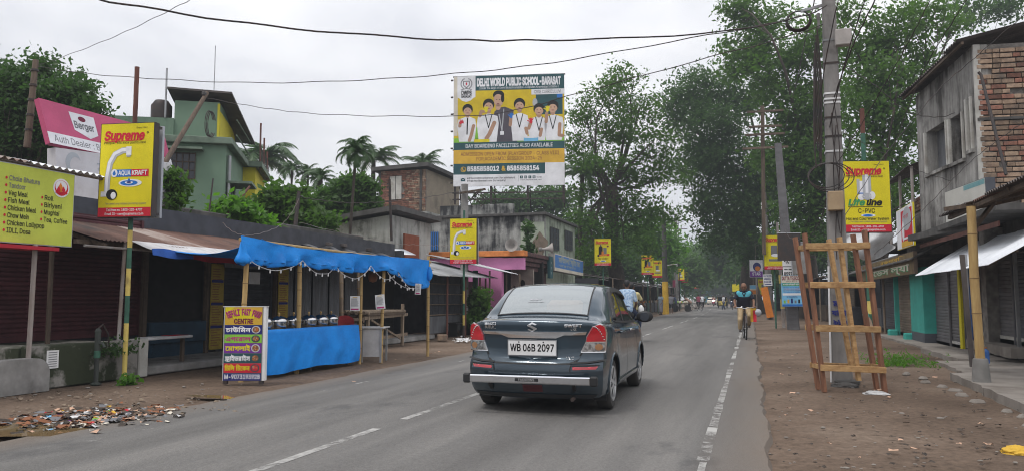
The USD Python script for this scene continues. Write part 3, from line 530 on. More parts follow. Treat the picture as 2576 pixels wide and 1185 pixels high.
def pipe_ad(t, F, w, h, kind, detail=True):
    """yellow plumbing advert: red script name, picture, red strip below"""
    fp = board(t, F, w, h, 0.13, 'ink_yellow'); I = []; k = w / 0.93; H = h
    I.append((sbox(0.012, 0.012, w - 0.012, 0.155 * k), 'ink_red', 0))
    I.append((text('Supreme', 0.135 * k, 0.07 * k, H - 0.27 * k, width=0.70 * k, bold=3, slant=0.18), 'ink_red', 1)); I.append((LineString([(0.09 * k, H - 0.30 * k), (0.13 * k, H - 0.295 * k), (0.72 * k, H - 0.28 * k)]).buffer(0.006 * k), 'ink_red', 1))
    if detail:
        I.append((text('®', 0.045 * k, 0.80 * k, H - 0.19 * k), 'ink_black', 1)); I.append((text('Since 1942', 0.026 * k, 0.62 * k, H - 0.095 * k), 'ink_black', 1))
        I.append((text('People', 0.042 * k, 0.07 * k, H - 0.335 * k), 'ink_black', 1)); I.append((text('who know plastics best', 0.042 * k, 0.29 * k, H - 0.335 * k, width=0.5 * k), 'ink_black', 1))
        I.append((text('Toll free no. 1800-102-4707', 0.038 * k, w / 2, 0.097 * k, width=0.62 * k, align='c', bold=1), 'ink_white', 1)); I.append((text('Email ID- care@supreme.co.in', 0.036 * k, w / 2, 0.036 * k, width=0.66 * k, align='c', bold=1), 'ink_white', 1))
        I.append((text('...The latest and reliable plumbing system', 0.032 * k, w / 2, 0.20 * k, width=0.74 * k, align='c', slant=0.2), 'ink_midgrey', 1))
    if kind == 'tap':
        path = [(0.15 * k, 0.42 * k), (0.155 * k, 0.62 * k), (0.19 * k, 0.86 * k), (0.27 * k, 1.0 * k), (0.40 * k, 1.06 * k), (0.50 * k, 1.065 * k)]
        I.append((LineString(path).buffer(0.048 * k, cap_style=2), 'ink_grey', 1)); I.append((LineString([(x - 0.012 * k, y + 0.008 * k) for x, y in path]).buffer(0.026 * k), 'ink_white', 2)); I.append((sbox(0.46 * k, 0.98 * k, 0.55 * k, 1.12 * k), 'ink_white', 2)); I.append((sbox(0.47 * k, 0.955 * k, 0.54 * k, 0.985 * k), 'ink_grey', 3))
        I.append((sbox(0.05 * k, 0.33 * k, 0.2 * k, 0.41 * k), 'ink_white', 2)); I.append((ell(0.24 * k, 0.36 * k, 0.095 * k, 0.085 * k), 'ink_black', 3)); I.append((ell(0.27 * k, 0.345 * k, 0.045 * k, 0.055 * k), 'ink_white', 4))
        I.append((sbox(0.23 * k, 0.64 * k, 0.56 * k, 0.755 * k), 'ink_blue', 1)); I.append((sbox(0.56 * k, 0.64 * k, 0.86 * k, 0.755 * k), 'ink_red', 1)); I.append((ell(0.27 * k, 0.70 * k, 0.055 * k, 0.065 * k), 'ink_white', 2)); I.append((drop(0.27 * k, 0.70 * k, 0.045 * k), 'ink_blue', 3))
        I.append((text('AQUA', 0.07 * k, 0.34 * k, 0.665 * k, width=0.21 * k, bold=2), 'ink_white', 2)); I.append((text('KRAFT', 0.07 * k, 0.575 * k, 0.665 * k, width=0.26 * k, bold=2), 'ink_white', 2))
        I.append((ell(0.55 * k, 0.54 * k, 0.2 * k, 0.06 * k), 'ink_white', 1)); I.append((ell(0.53 * k, 0.54 * k, 0.15 * k, 0.042 * k), 'ink_blue', 2)); I.append((ell(0.53 * k, 0.545 * k, 0.07 * k, 0.02 * k), 'ink_white', 3)); I.append((ell(0.53 * k, 0.55 * k, 0.04 * k, 0.014 * k), 'ink_navy', 4)); I.append((drop(0.53 * k, 0.595 * k, 0.03 * k), 'ink_blue', 4))
    elif kind == 'drain':
        I += [(sbox(0.24 * k, 0.62 * k, 0.46 * k, 1.02 * k), 'ink_black', 1), (Polygon([(0.24 * k, 1.02 * k), (0.46 * k, 1.02 * k), (0.39 * k, 1.1 * k), (0.31 * k, 1.1 * k)]), 'ink_black', 1), (sbox(0.31 * k, 1.1 * k, 0.39 * k, 1.18 * k), 'ink_midgrey', 1), (sbox(0.49 * k, 0.58 * k, 0.68 * k, 1.0 * k), 'ink_midgrey', 1), (LineString([(0.26 * k, 0.57 * k), (0.8 * k, 0.62 * k)]).buffer(0.05 * k), 'ink_orange', 2), (sbox(0.4 * k, 0.6 * k, 0.52 * k, 0.8 * k), 'ink_orange', 2), (ell(0.22 * k, 0.56 * k, 0.06 * k, 0.06 * k), 'ink_black', 3), (ell(0.75 * k, 0.6 * k, 0.06 * k, 0.06 * k), 'ink_red', 3), (ell(0.74 * k, 1.08 * k, 0.055 * k, 0.05 * k), 'ink_maroon', 1),
              (text('Nu-Drain', 0.095 * k, 0.2 * k, 0.36 * k, width=0.54 * k, slant=0.2, bold=1), 'ink_black', 1), (ell(0.48 * k, 0.265 * k, 0.17 * k, 0.04 * k), 'ink_white', 1), (ell(0.48 * k, 0.265 * k, 0.12 * k, 0.028 * k), 'ink_blue', 2)]
    elif kind == 'pvc':
        for x, y0, y1, c in ((0.31, 0.76, 1.06, 'ink_grey'), (0.365, 0.74, 1.02, 'ink_white'), (0.42, 0.72, 1.14, 'ink_grey'), (0.475, 0.72, 1.16, 'ink_white'), (0.53, 0.74, 1.12, 'ink_grey')): I.append((sbox((x - 0.03) * k, y0 * k, (x + 0.026) * k, y1 * k), c, 1))
        I += [(ell(0.36 * k, 0.70 * k, 0.07 * k, 0.06 * k), 'ink_white', 2), (ell(0.47 * k, 0.71 * k, 0.09 * k, 0.07 * k), 'ink_grey', 2), (ell(0.57 * k, 0.73 * k, 0.06 * k, 0.08 * k), 'ink_white', 2), (sbox(0.3 * k, 0.765 * k, 0.4 * k, 0.785 * k), 'ink_blue', 3),
              (text('Life', 0.115 * k, 0.10 * k, 0.535 * k, width=0.33 * k, bold=3, slant=0.2), 'ink_green', 1), (text('line', 0.115 * k, 0.45 * k, 0.535 * k, width=0.31 * k, bold=3, slant=0.2), 'ink_black', 1), (LineString([(0.1 * k, 0.505 * k), (0.76 * k, 0.505 * k)]).buffer(0.006 * k), 'ink_black', 1), (text('C-PVC', 0.085 * k, 0.29 * k, 0.385 * k, width=0.32 * k, bold=1), 'ink_black', 1),
              (ell(0.48 * k, 0.335 * k, 0.14 * k, 0.03 * k), 'ink_white', 1), (ell(0.47 * k, 0.335 * k, 0.1 * k, 0.022 * k), 'ink_blue', 2), (text('Hot and Cold Water System', 0.05 * k, w / 2, 0.245 * k, width=0.82 * k, align='c', bold=1), 'ink_black', 1)]
    elif kind == 'plain':
        I += [(sbox(0.3 * k, 0.6 * k, 0.56 * k, 1.05 * k), 'ink_midgrey', 1), (ell(0.5 * k, 0.62 * k, 0.2 * k, 0.07 * k), 'ink_white', 2), (sbox(0.2 * k, 0.36 * k, 0.74 * k, 0.46 * k), 'ink_midgrey', 1)]
    printed(t, F, I, fp)
ADW, ADH = 0.93, 1.5
def roadside_ad(base, top_z, sign_z0, rz, kind, label, r=0.036, spec=None, w=ADW, h=ADH, off=(-0.5, 0.05), detail=True, double=True):
    t = T('advertising_sign', label, 'sign', base, 0, 'yellow plumbing advertising signs along the road')
    p, q = np.array(base, float), np.array([base[0], base[1], top_z]); bands(t, p, q, r, spec or [(1.0, 'green_band')])
    r_ = np.array([math.cos(rz), math.sin(rz), 0]); n_ = np.array([math.sin(rz), -math.cos(rz), 0])
    F = Frame(p + r_ * off[0] * 1.0 + n_ * (r + 0.14 + off[1] * 0) + np.array([0, 0, sign_z0]), r_); pipe_ad(t, F, w, h, kind, detail)
    if double:
        b = MB(); F.box(b, 0.02, w - 0.02, 0.01, h - 0.01, -0.30, -0.245); t.part('rear_panel', b, 'ink_grey'); b = MB()
        for zz in (0.06, h - 0.06): F.box(b, 0, w, zz - 0.02, zz + 0.02, -0.2, -0.135)
        t.part('bracket', b, 'black_steel')
    return t
a_ = math.radians(9)
roadside_ad((-9.38, 9.57, -0.02), 5.02, 2.58, a_, 'tap', 'big yellow tap advert on a green and yellow pole above the rusty tin eave', spec=[(0.185, 'yellow_band'), (0.27, 'green_band'), (0.355, 'yellow_band'), (0.42, 'green_band'), (0.475, 'yellow_band'), (0.8, 'green_band'), (1.0, 'rusty_pole')], off=(-0.46, 0))
p2b = G(1166, 850)
roadside_ad(p2b, 4.2, 2.42, math.radians(4), 'tap', 'yellow tap advert on a striped pole in front of the pink porch', spec=[(0.10, 'black_steel'), (0.18, 'yellow_band'), (0.27, 'green_band'), (0.37, 'yellow_band'), (1.0, 'green_band')], off=(-0.44, 0))
roadside_ad(G(2193, 913), 5.2, 2.62, math.radians(14), 'pvc', 'yellow pipe system advert on a green pole behind the wooden frame', spec=[(0.14, 'concrete'), (0.19, 'green_band'), (0.24, 'yellow_band'), (0.9, 'green_band'), (1.0, 'rusty_pole')], r=0.045, off=(-0.52, 0), w=0.95, h=1.46)
for u, v, d, rz, kind, lab, det in ((1517, 601, 42, 3, 'drain', 'yellow drain pipe advert hanging in front of the big tree trunk', True), (1629, 642, 58, 3, 'drain', 'yellow drain pipe advert past the big tree, left of a twin sign', True), (1654, 655, 66, 3, 'plain', 'yellow advert half hidden behind the drain pipe sign past the tree', False),
        (1711, 675, 92, 4, 'plain', 'nearest of the receding yellow adverts down the far left verge', False), (1722, 684, 104, 4, 'plain', 'second of the receding yellow adverts down the far left verge', False), (1733, 691, 118, 4, 'plain', 'third of the receding yellow adverts down the far left verge', False), (1741, 698, 130, 4, 'plain', 'fourth of the receding yellow adverts down the far left verge', False), (1751, 706, 150, 4, 'plain', 'last of the receding yellow adverts down the far left verge', False),
        (1948, 592, 33.0, 6, 'plain', 'yellow advert behind the grey poles with papers, black board in front', True), (1918, 702, 66, 6, 'plain', 'yellow advert under the purple banner beyond the right poles', False)):
    X = (u - PCX) / FOC * d; f = d; x = X * math.cos(YAW) - f * math.sin(YAW); y = X * math.sin(YAW) + f * math.cos(YAW); ztop = EYE + (750 - v) / FOC * d
    roadside_ad((x, y, 0), ztop + 0.25, ztop - ADH, math.radians(rz + 4), kind, lab, off=(-0.46, 0), detail=det)
# ---------------------------------------------------------------- menu board above the first parapet
F = Frame((-9.72, 7.25, 2.06), (0, 1, 0)); t = T('menu_board', 'lime green food menu board under a corrugated rain sheet', 'sign', (-9.72, 8.0, 2.06)); fp = board(t, F, 1.56, 1.1, 0.05, 'ink_lemon', back='ink_grey'); I = []
for k, s in enumerate(('Chole Bhatura', 'Tandoor', 'Veg Meal', 'Fish Meal', 'Chicken Meal', 'Chow Mein', 'Chicken Lollypop', 'IDLI, Dosa')):
    yy = 0.86 - k * 0.103; I.append((text(s, 0.066, 0.5, yy, bold=1, width=.036 * len(s)), 'ink_midgrey' if k < 2 else 'ink_black', 1)); I.append((ell(0.46, yy + 0.03, 0.017, 0.02), 'ink_red', 1))
for k, s in enumerate(('Roll', 'Biriyani', 'Mughlai', 'Tea, Coffee')):
    yy = 0.655 - k * 0.105; I.append((text(s, 0.066, 1.06, yy, bold=1, width=.036 * len(s)), 'ink_black', 1)); I.append((ell(1.02, yy + 0.03, 0.015, 0.02), 'ink_red', 1))
I += [(ell(1.33, 0.86, 0.14, 0.14), 'ink_white', 1), (ell(1.33, 0.86, 0.115, 0.115), 'ink_red', 2), (ell(1.325, 0.88, 0.10, 0.09), 'ink_white', 3), (drop(1.31, 0.86, 0.08), 'ink_orange', 4), (drop(1.36, 0.84, 0.05), 'ink_red', 5), (drop(1.28, 0.84, 0.05), 'ink_red', 5), (LineString([(1.24, 0.79), (1.42, 0.79)]).buffer(0.012), 'ink_red', 4)]
printed(t, F, I, fp)
t.part('shelf', MB().box((-9.62, 7.75, 2.0), (0.3, 1.25, 0.05)), 'cloth_red')
t = T('menu_board_pole', 'grey rust stained pipe carrying the lime menu board', 'pole', (-9.69, 8.15, 0)); t.part('pipe', MB().tube([(-9.66, 8.13, -0.02), (-9.6, 8.1, 2.06)], 0.033, 12), 'grey_pole', smooth=50); t.part('foot', MB().box((-9.66, 8.0, 0.12), (0.05, 0.08, 0.25)), 'limewash')
t = T('rain_sheet', 'small white corrugated rain sheet above the lime menu board', 'awning', (-9.9, 7.8, 3.2)); roof_of_sheets(t, (-9.66, 5.4, 3.22), (-9.7, 9.72, 3.2), (-10.6, 9.5, 3.36), (-10.6, 5.4, 3.36), 5, 'white_tin', jitter=0.01, amp=0.02, pitch=0.12, mats=['white_tin', 'rust_tin_pale', 'white_tin']); t.part('rail', MB().bar((-10.55, 5.4, 3.3), (-10.55, 9.5, 3.3), 0.05).bar((-9.75, 5.5, 3.18), (-9.75, 9.4, 3.17), 0.03).bar((-10.55, 9.2, 0.0), (-10.55, 9.2, 3.3), 0.05), 'old_wood')
# ---------------------------------------------------------------- roof signs of the paint dealer
sl = lambda u, v, x=-13.0: AX(u, v, x)
A_, B_ = AX(97, 247, -13.0), AX(440, 322, -12.6); C_, D_ = AX(436, 425, -12.7), AX(126, 360, -12.75)
t = T('paint_shop_sign', 'slanting crimson paint dealer sign on the shop roof', 'sign', (A_ + B_) / 2)
mat('sign_crimson', (0.47, 0.07, 0.16), (0.39, 0.055, 0.13), rough=0.5, scale=2)
Fp = Frame(D_, C_ - D_, A_ - D_); wS = (C_ - D_) @ Fp.r; hS = (A_ - D_) @ Fp.u; dx = (A_ - D_) @ Fp.r
def sheer(p): return affinity.affine_transform(p, [1, dx / hS, 0, 1, 0, 0])
b = MB(); poly = sheer(sbox(0, 0, wS, hS)); v, f = MB().prism(poly, -0.12, 0).arr(); t.part('box', (Fp.at(v[:, 0], v[:, 1], v[:, 2]), f), 'sign_crimson'); fp = t.last
I = [(sheer(sbox(0, 0, wS, hS * 0.26)), 'ink_white', 0), (sheer(text('Auth Dealer : BISWAS HARDWARE MART', hS * 0.15, 0.12, hS * 0.06, width=wS * 0.94)), 'ink_midgrey', 1),
     (sheer(Polygon([(0.62, 0.86 * hS), (1.22, 0.86 * hS), (1.22, 0.42 * hS), (1.0, 0.3 * hS), (0.66, 0.44 * hS)])), 'ink_white', 1), (sheer(text('Berger', 0.13 * hS * 1.2, 0.68, 0.5 * hS, width=0.48, bold=2)), 'ink_midgrey', 2), (sheer(ell(0.9, 0.74 * hS, 0.09, 0.055)), 'ink_maroon', 2), (sheer(text('express', 0.26 * hS, 1.45, 0.5 * hS, width=1.0, bold=4)), 'ink_white', 1)]
printed(t, Fp, I, fp)
A_, B_ = AX(140, 372, -12.7), AX(436, 428, -12.4); C_, D_ = AX(432, 520, -12.4), AX(140, 500, -12.7)
t = T('faded_shop_sign', 'faded white shop sign with ghost lettering below the crimson paint sign', 'sign', (D_ + C_) / 2)
mat('sign_faded', (0.50, 0.49, 0.50), (0.40, 0.38, 0.39), rough=0.6, scale=1.5, obj=False, grime=(0.3, 0.24, 0.24))
Fp = Frame(D_, C_ - D_, A_ - D_); wS = (C_ - D_) @ Fp.r; hS = (A_ - D_) @ Fp.u; b = MB(); Fp.box(b, 0, wS, 0, hS, -0.25, 0); fp = t.part('box', b, 'sign_faded'); ink('ghost', (0.36, 0.38, 0.40))
printed(t, Fp, [(text('বিশ্বাস', hS * 0.28, wS * 0.32, hS * 0.55, kind='bengali', width=wS * 0.34), 'ghost', 1), (text('হার্ডওয়ার', hS * 0.14, wS * 0.4, hS * 0.3, kind='bengali', width=wS * 0.3), 'ghost', 1), (ell(wS * 0.13, hS * 0.75, 0.16, 0.2).difference(ell(wS * 0.15, hS * 0.70, 0.12, 0.16)), 'ghost', 1), (text('Mob 9', 0.1, wS * 0.5, 0.1), 'ghost', 1), (text('er', 0.2, wS * 0.93, hS * 0.5), 'ghost', 1)], fp)
t.part('stand', MB().bar((-12.9, D_[1] + 0.2, 2.9), (-12.9, D_[1] + 0.2, D_[2] + 0.2), 0.05).bar((-12.7, C_[1] - 0.2, 2.9), (-12.7, C_[1] - 0.2, C_[2] + 0.2), 0.05), 'black_steel')
# ---------------------------------------------------------------- blue food stall
PB = [np.array([-7.78, yat(612, -7.78), 0]), np.array([-7.70, yat(751, -7.70), 0]), np.array([-7.55, 13.72, 0]), G(958, 910), G(1076, 893)]
topv = [(611, 593), (727, 620), (838, 634.6), (948, 642), (1079, 654)]
botv = [(611, 656), (635, 648), (690, 664), (760, 652), (801, 670), (845, 665), (893, 683), (933, 667), (996, 678), (1029, 706), (1068, 722), (1079, 716)]
labs = ['thick bamboo post at the near end of the blue stall', 'knobbly bamboo post holding the middle of the blue valance', 'bamboo post with a white leaflet beside the steel pots', 'crooked bamboo post with a tilted leaflet before the white table', 'bamboo post at the far end of the blue valance']
for k, (b, lab) in enumerate(zip(PB, labs)):
    t = T('bamboo_post', lab, 'post', b, group='bamboo posts of the blue stall'); tz = 2.25 - 0.02 * k + (0.12 if k == 4 else 0)
    mid = b + (0.02 * math.sin(k * 3), 0.02, tz * 0.45); bamboo(t, [b + (0, 0, -0.03), mid, b + (0.01 + 0.03 * math.cos(k * 2.2), 0.02, tz)], 0.042 if k < 2 else 0.034)
def front_line(u): return np.interp(u, [612, 751, 893, 958, 1078], [p[0] for p in PB])
def on_front(u, v, dx=0.0):
    x = front_line(u) + 0.07 + dx; return AX(u, v, x)
st = T('stall_tarpaulin', 'bright blue tarpaulin roof and valance over the food stall', 'tarpaulin', PB[1] + (0, 0, 2.0))
us = np.linspace(609, 1081, 120); tv = np.interp(us, *zip(*topv)); bv = np.interp(us, *zip(*botv)); bv = np.convolve(np.pad(bv, 8, mode='edge'), np.ones(17) / 17, 'valid')
P = []
for j, w in enumerate(np.linspace(0, 1, 12)):
    r = []
    for i, u in enumerate(us):
        p = on_front(u, tv[i] * (1 - w) + bv[i] * w); fold = max(0.0, w - 0.45) / 0.55
        p = p + np.array([0.05 * fold * math.sin(u * 0.11 + 2 * math.sin(u * 0.035)) + 0.02 * math.sin(u * 0.05 + w * 3), 0, 0.008 * math.sin(u * 0.21) * fold]); r.append(p)
    P.append(r)
P = np.array(P); P[..., 0] += 0.03 * (meshkit.fbm(P * 2.2, 4, 9) - 0.5)
st.part('valance', MB().slab(P, (-0.004, 0, 0)), 'tarp_blue', smooth=True)
hem = []
for w in np.linspace(0, 1, 8):
    hem.append([P[-1, i] + np.array([0.035 * math.sin(w * 3.1) + 0.02 * math.sin(us[i] * 0.3), 0, -0.012 + 0.065 * math.cos(w * 3.1) + 0.012 * math.sin(us[i] * 0.17)]) - (0.04, 0, 0) for i in range(len(us))])
st.part('hem', MB().grid(np.array(hem)), 'tarp_blue', smooth=True)
back = [np.array([-9.65, y, 2.12]) for y in P[0][:, 1]]; C = np.array([[lerp(P[0][i], back[i], w) + (0, 0, -0.12 * math.sin(math.pi * w) + 0.02 * math.sin(us[i] * 0.08 + 5 * w)) for i in range(12, len(us), 3)] for w in np.linspace(0, 1, 8)])
st.part('roof', MB().slab(C, (0, 0, -0.004)), 'tarp_blue', smooth=True)
k0 = on_front(612, 655); kb = MB()
K = []
for a in np.linspace(0, 2 * math.pi, 18):
    K.append([k0 + np.array([math.cos(a) * r * (1 + 0.25 * math.sin(3 * a)), math.sin(a) * r * (1 + 0.2 * math.sin(4 * a + 1)), z]) + (-0.03, 0, 0) for r, z in ((0.03, 0.30), (0.055, 0.2), (0.075, 0.12), (0.11, 0.06), (0.14, 0.0), (0.1, -0.045), (0.02, -0.03))])
st.part('knot', MB().grid(np.array(K)), 'tarp_blue', smooth=True, label='bunched corner of the tarpaulin tied round the post')
k1 = on_front(1080, 690); st.part('knot', MB().grid(np.array([[k1 + np.array([math.cos(a) * r * (1 + 0.2 * math.sin(3 * a)), math.sin(a) * r, z]) for r, z in ((0.02, 0.18), (0.05, 0.1), (0.07, 0.0), (0.05, -0.1), (0.01, -0.14))] for a in np.linspace(0, 2 * math.pi, 14)])), 'tarp_blue', smooth=True)
st.part('beam', MB().tube([PB[0] + (-0.02, -0.1, 2.24), PB[2] + (0, 0, 2.18), PB[4] + (0, 0.1, 2.14)], 0.03, 8), 'bamboo', smooth=True)
# serving table with pots
tb = T('serving_table', 'serving table fronted by a sheet of bright blue tarpaulin', 'table', (-7.9, 12.1, 0))
tb.part('tabletop', MB().box((-7.92, 12.05, 0.735), (0.62, 2.95, 0.03), bev=0.005), 'old_wood')
for x in (-7.66, -8.18):
    for y in (10.75, 12.1, 13.4): tb.part('leg', MB().box((x, y, 0.36), (0.05, 0.05, 0.72)), 'old_wood')
P = []
for w in np.linspace(0, 1, 16):
    r = []
    for s in np.linspace(0, 1, 60):
        y = 10.52 + 3.03 * s + (0.05 * w if s > 0.97 else 0); x = -7.59 + 0.10 * s; z = 0.775 * (1 - w) + (0.055 - 0.02 * math.sin(s * 9) + 0.02 * s) * w
        r.append((x + 0.02 * w * math.sin(s * 26 + 3 * w) + 0.035 * math.sin(w * 2.6) * 0.6, y, z))
    P.append(r)
P = np.array(P); P[..., 0] += 0.045 * (meshkit.fbm(P * np.array([2, 2.0, 3.2]), 4, 21) - 0.5)
P = np.concatenate([[[(p[0] - 0.12, p[1], p[2] + 0.004) for p in P[0]]], P]); tb.part('cloth', MB().slab(P, (-0.004, 0, 0)), 'tarp_blue', smooth=True)
pots = [(665, 829, 0.15), (703, 827, 0.155), (740, 826, 0.15), (778, 824, 0.155), (808, 822, 0.15), (834, 821, 0.145)]
plabs = ['steel cooking pot half hidden by the standing menu board', 'second steel pot from the standing menu board with a ball knob', 'steel pot just behind the knobbly bamboo post', 'steel pot right after the knobbly bamboo post', 'second last steel pot on the serving table', 'last steel pot beside the leaflet post']
for (u, v, r), lab in zip(pots, plabs):
    y = yat(u, -7.92); b = np.array([-7.92, y, 0.752])
    t = T('cooking_pot', lab, 'pot', b, group='steel pots on the serving table')
    t.part('body', MB().lathe([(0.001, 0.0), (r * 0.82, 0.0), (r * 0.93, 0.02), (r * 0.95, 0.10), (r * 0.95, 0.135), (r * 1.06, 0.14), (r * 1.06, 0.148)], b, n=28), 'steel', smooth=50)
    lid = t.part('lid', MB().lathe([(r * 1.03, 0.149), (r * 1.0, 0.165), (r * 0.9, 0.19), (r * 0.6, 0.225), (r * 0.25, 0.242), (0.001, 0.246)], b, n=28), 'steel', smooth=50)
    t.part('knob', MB().lathe([(0.008, 0.244), (0.008, 0.262), (0.02, 0.27), (0.022, 0.285), (0.014, 0.30), (0.001, 0.304)], b, n=12), 'bamboo', smooth=50, under=lid)
# string of lamps
t = T('string_lights', 'string of small white unlit lamps looped under the blue valance', 'string lights', on_front(760, 655)); cord, bulbs = MB(), []
for pts in ([(621, 644), (650, 668), (690, 680), (727, 674), (762, 655)], [(762, 655), (778, 673), (801, 688), (823, 688), (844, 666)], [(844, 666), (866, 691), (893, 701), (915, 690), (933, 668)], [(933, 668), (955, 694), (972, 703), (990, 694), (999, 679)], [(999, 679), (1015, 706), (1032, 724), (1051, 723)], [(975, 684), (1000, 712), (1030, 725), (1058, 718)]):
    w = np.array([on_front(u, v, 0.02) for u, v in pts]); tt = np.linspace(0, len(pts) - 1, 24); from_ = PchipInterpolator(range(len(pts)), w)(tt); cord.tube(from_, 0.006, 5)
    bulbs += [from_[i] for i in range(2, 24, 4)]
t.part('cord', cord, 'cloth_white')
for b in bulbs: t.part('bulb', MB().lathe([(0.004, 0.012), (0.009, 0.0), (0.016, -0.03), (0.012, -0.05), (0.001, -0.056)], b, n=8), 'paper', smooth=True)
t.part('plug_box', MB().box(on_front(618, 645), (0.05, 0.05, 0.08), bev=0.01), 'cloth_white')
for (u, v0, v1, w, tilt), lab in zip([(893, 745, 780, 0.19, 0.0), (958, 741, 776, 0.19, 0.09), (1051, 712, 741, 0.13, -0.05)], ['leaflet hanging straight on the bamboo post beside the steel pots', 'tilted leaflet on the crooked bamboo post before the white table', 'narrow leaflet dangling from the low corner of the blue valance']):
    c = on_front(u, (v0 + v1) / 2, 0.03); h = (v1 - v0) / FOC * 15.6 * 1.02; t = T('leaflet', lab, 'leaflet', c - (0, 0, h / 2), group='leaflets on the blue stall'); r_ = np.array([math.cos(0.35), math.sin(0.35), tilt]); F = Frame(c - r_ * w / 2 - (0, 0, h / 2), r_)
    Pp = np.array([[F.at(np.array(x), np.array(y), 0.01 * math.sin(x * 20 + y * 8)) for x in np.linspace(0, w, 5)] for y in np.linspace(0, h, 5)]); fp = t.part('sheet', MB().slab(Pp, F.n * -0.002), 'paper')
    g = MB()
    for q in range(9): F.box(g, 0.02, w * (0.7 + 0.2 * rnd.random()), h * 0.32 + q * h * 0.06, h * 0.32 + q * h * 0.06 + h * 0.022, 0.012, 0.013)
    t.part('print', g, 'ink_midgrey', under=fp); b = MB(); F.box(b, 0.02, w - 0.02, h * 0.06, h * 0.16, 0.012, 0.013); t.part('print', b, 'ink_pink', under=fp); b = MB(); F.box(b, 0.05, w - 0.05, h * 0.9, h * 0.94, 0.012, 0.013); t.part('print', b, 'ink_amber', under=fp)
# sefali board
o = G(560, 966); r_ = G(658, 966) - o; F = Frame(o + (0, 0, 0.055), r_); W, Hh = 0.585, 1.115
t = T('food_sandwich_board', 'standing food menu board with coloured bengali rows and white frame', 'sign', o); b = MB(); F.box(b, -0.012, W + 0.012, 0, Hh, -0.09, -0.004); fp = t.part('box', b, 'cloth_white')
b = MB(); F.box(b, -0.03, W + 0.06, Hh, Hh + 0.01, -0.1, 0.006); F.box(b, W + 0.012, W + 0.05, 0, Hh, -0.095, 0.004); t.part('frame', b, 'paper')
for x in (0.03, W - 0.01): b = MB(); F.box(b, x - 0.03, x + 0.03, -0.055, 0, -0.07, 0.0); t.part('foot', b, 'black_steel')
row_y = lambda v: (1105 - v) / 975 * Hh
I = [(sbox(0, 0, W, Hh), 'ink_midgrey', 0)]
rows = [(130, 367, 'ink_amber', None, None), (372, 490, 'ink_navy', 'চাউিমন', 'ink_white'), (496, 606, 'ink_lime', 'এগেরাল', 'ink_pink'), (612, 740, 'ink_purple', 'েমাগলাই', 'ink_yellow'), (746, 871, 'ink_teal', 'ফাইডরাইস', 'ink_white'), (876, 1001, 'ink_red', 'িচিল িচেকন', 'ink_yellow'), (1007, 1103, 'ink_navy', None, None)]
for v0, v1, c, s, tc_ in rows:
    y0, y1 = row_y(v1), row_y(v0); I.append((sbox(0.008, y0, W - 0.008, y1), c, 1)); hh = y1 - y0
    if s:
        I.append((text(s, hh * 0.50, 0.022, y0 + hh * 0.24, kind='bengali', width=W * 0.66, bold=2), tc_, 2)); ph = W * 0.83
        if 'ফা' in s: I.append((LineString([(0.028, y0 + hh * 0.26), (0.075, y0 + hh * 0.16), (0.10, y0 + hh * 0.22)]).buffer(0.006), tc_, 2))
        I.append((ell(ph, (y0 + y1) / 2, W * 0.115, hh * 0.42), 'ink_plate' if c in ('ink_navy', 'ink_purple') else 'ink_teal', 2)); I.append((ell(ph, (y0 + y1) / 2, W * 0.085, hh * 0.32), 'ink_brown' if c != 'ink_red' else 'ink_red', 3))
        for q in range(7): I.append((ell(ph + (rnd.random() - .5) * W * 0.11, (y0 + y1) / 2 + (rnd.random() - .5) * hh * 0.4, 0.012, 0.007, rot=rnd.random() * 180), 'ink_orange' if q % 2 else 'ink_skin', 4))
y0, y1 = row_y(367), row_y(130); I += [(ell(W * 0.5, (y0 + y1) / 2, W * 0.3, 0.09).intersection(sbox(0.008, y0, W - 0.008, y1)), 'ink_yellow', 2), (Polygon([(0.008, y1), (0.16, y1), (0.008, y1 - 0.13)]), 'ink_yellow', 2), (text('CENTRE', 0.068, W / 2, y0 + 0.022, width=W * 0.5, align='c', bold=3), 'ink_maroon', 3)]
word = 'SEFALI FAST FOOD'; n = len(word)
for i, ch in enumerate(word):
    if ch == ' ': continue
    s_ = (i + 0.5) / n; a = (0.5 - s_) * 0.9; g = text(ch, 0.088, 0, 0, bold=3, align='c', width=0.030)
    if not g.is_empty: g = affinity.translate(affinity.rotate(g, math.degrees(a), origin=(0, 0.04)), 0.03 + s_ * (W - 0.06), y0 + 0.098 + 0.055 * math.cos((s_ - 0.5) * 3.0)); I += [(affinity.translate(g, 0.004, -0.004), 'ink_maroon', 3), (g, 'ink_pink', 4)]
I.append((text('M-9073193928', 0.064, W / 2, row_y(1080), width=W * 0.92, align='c', bold=2), 'ink_white', 2)); printed(t, F, I, fp)
# white table, chair, rack
t = T('white_table', 'small white table with a panelled end beside the blue cloth counter', 'table', (-7.55, 14.1, 0), math.radians(14)); lx = 0.27
t.part('tabletop', MB().box((-0.1, 0.18, 0.70), (0.86, 0.62, 0.03), bev=0.006), 'cloth_white', local=True); t.part('end_panel', MB().box((0.08, -0.08, 0.39), (0.36, 0.015, 0.56)), 'cloth_white', local=True)
for x, y in ((-0.12, -0.1), (0.27, -0.1), (-0.4, 0.42), (0.27, 0.42)): t.part('leg', MB().box((x, y, 0.34), (0.035, 0.035, 0.69)), 'grey_tin', local=True)
t = T('plastic_chair', 'red moulded plastic armchair standing behind the white table', 'chair', (-8.95, 15.6, 0.02), math.radians(215)); P = np.array([[(0.24 * math.sin(a) * (1 - 0.1 * z), -0.22 + 0.1 * math.cos(a) * -1 - 0.12 * z * z + 0.06, 0.42 + 0.46 * z - 0.10 * abs(math.sin(a)) ** 3 * z) for a in np.linspace(-1.3, 1.3, 12)] for z in np.linspace(0, 1, 7)])
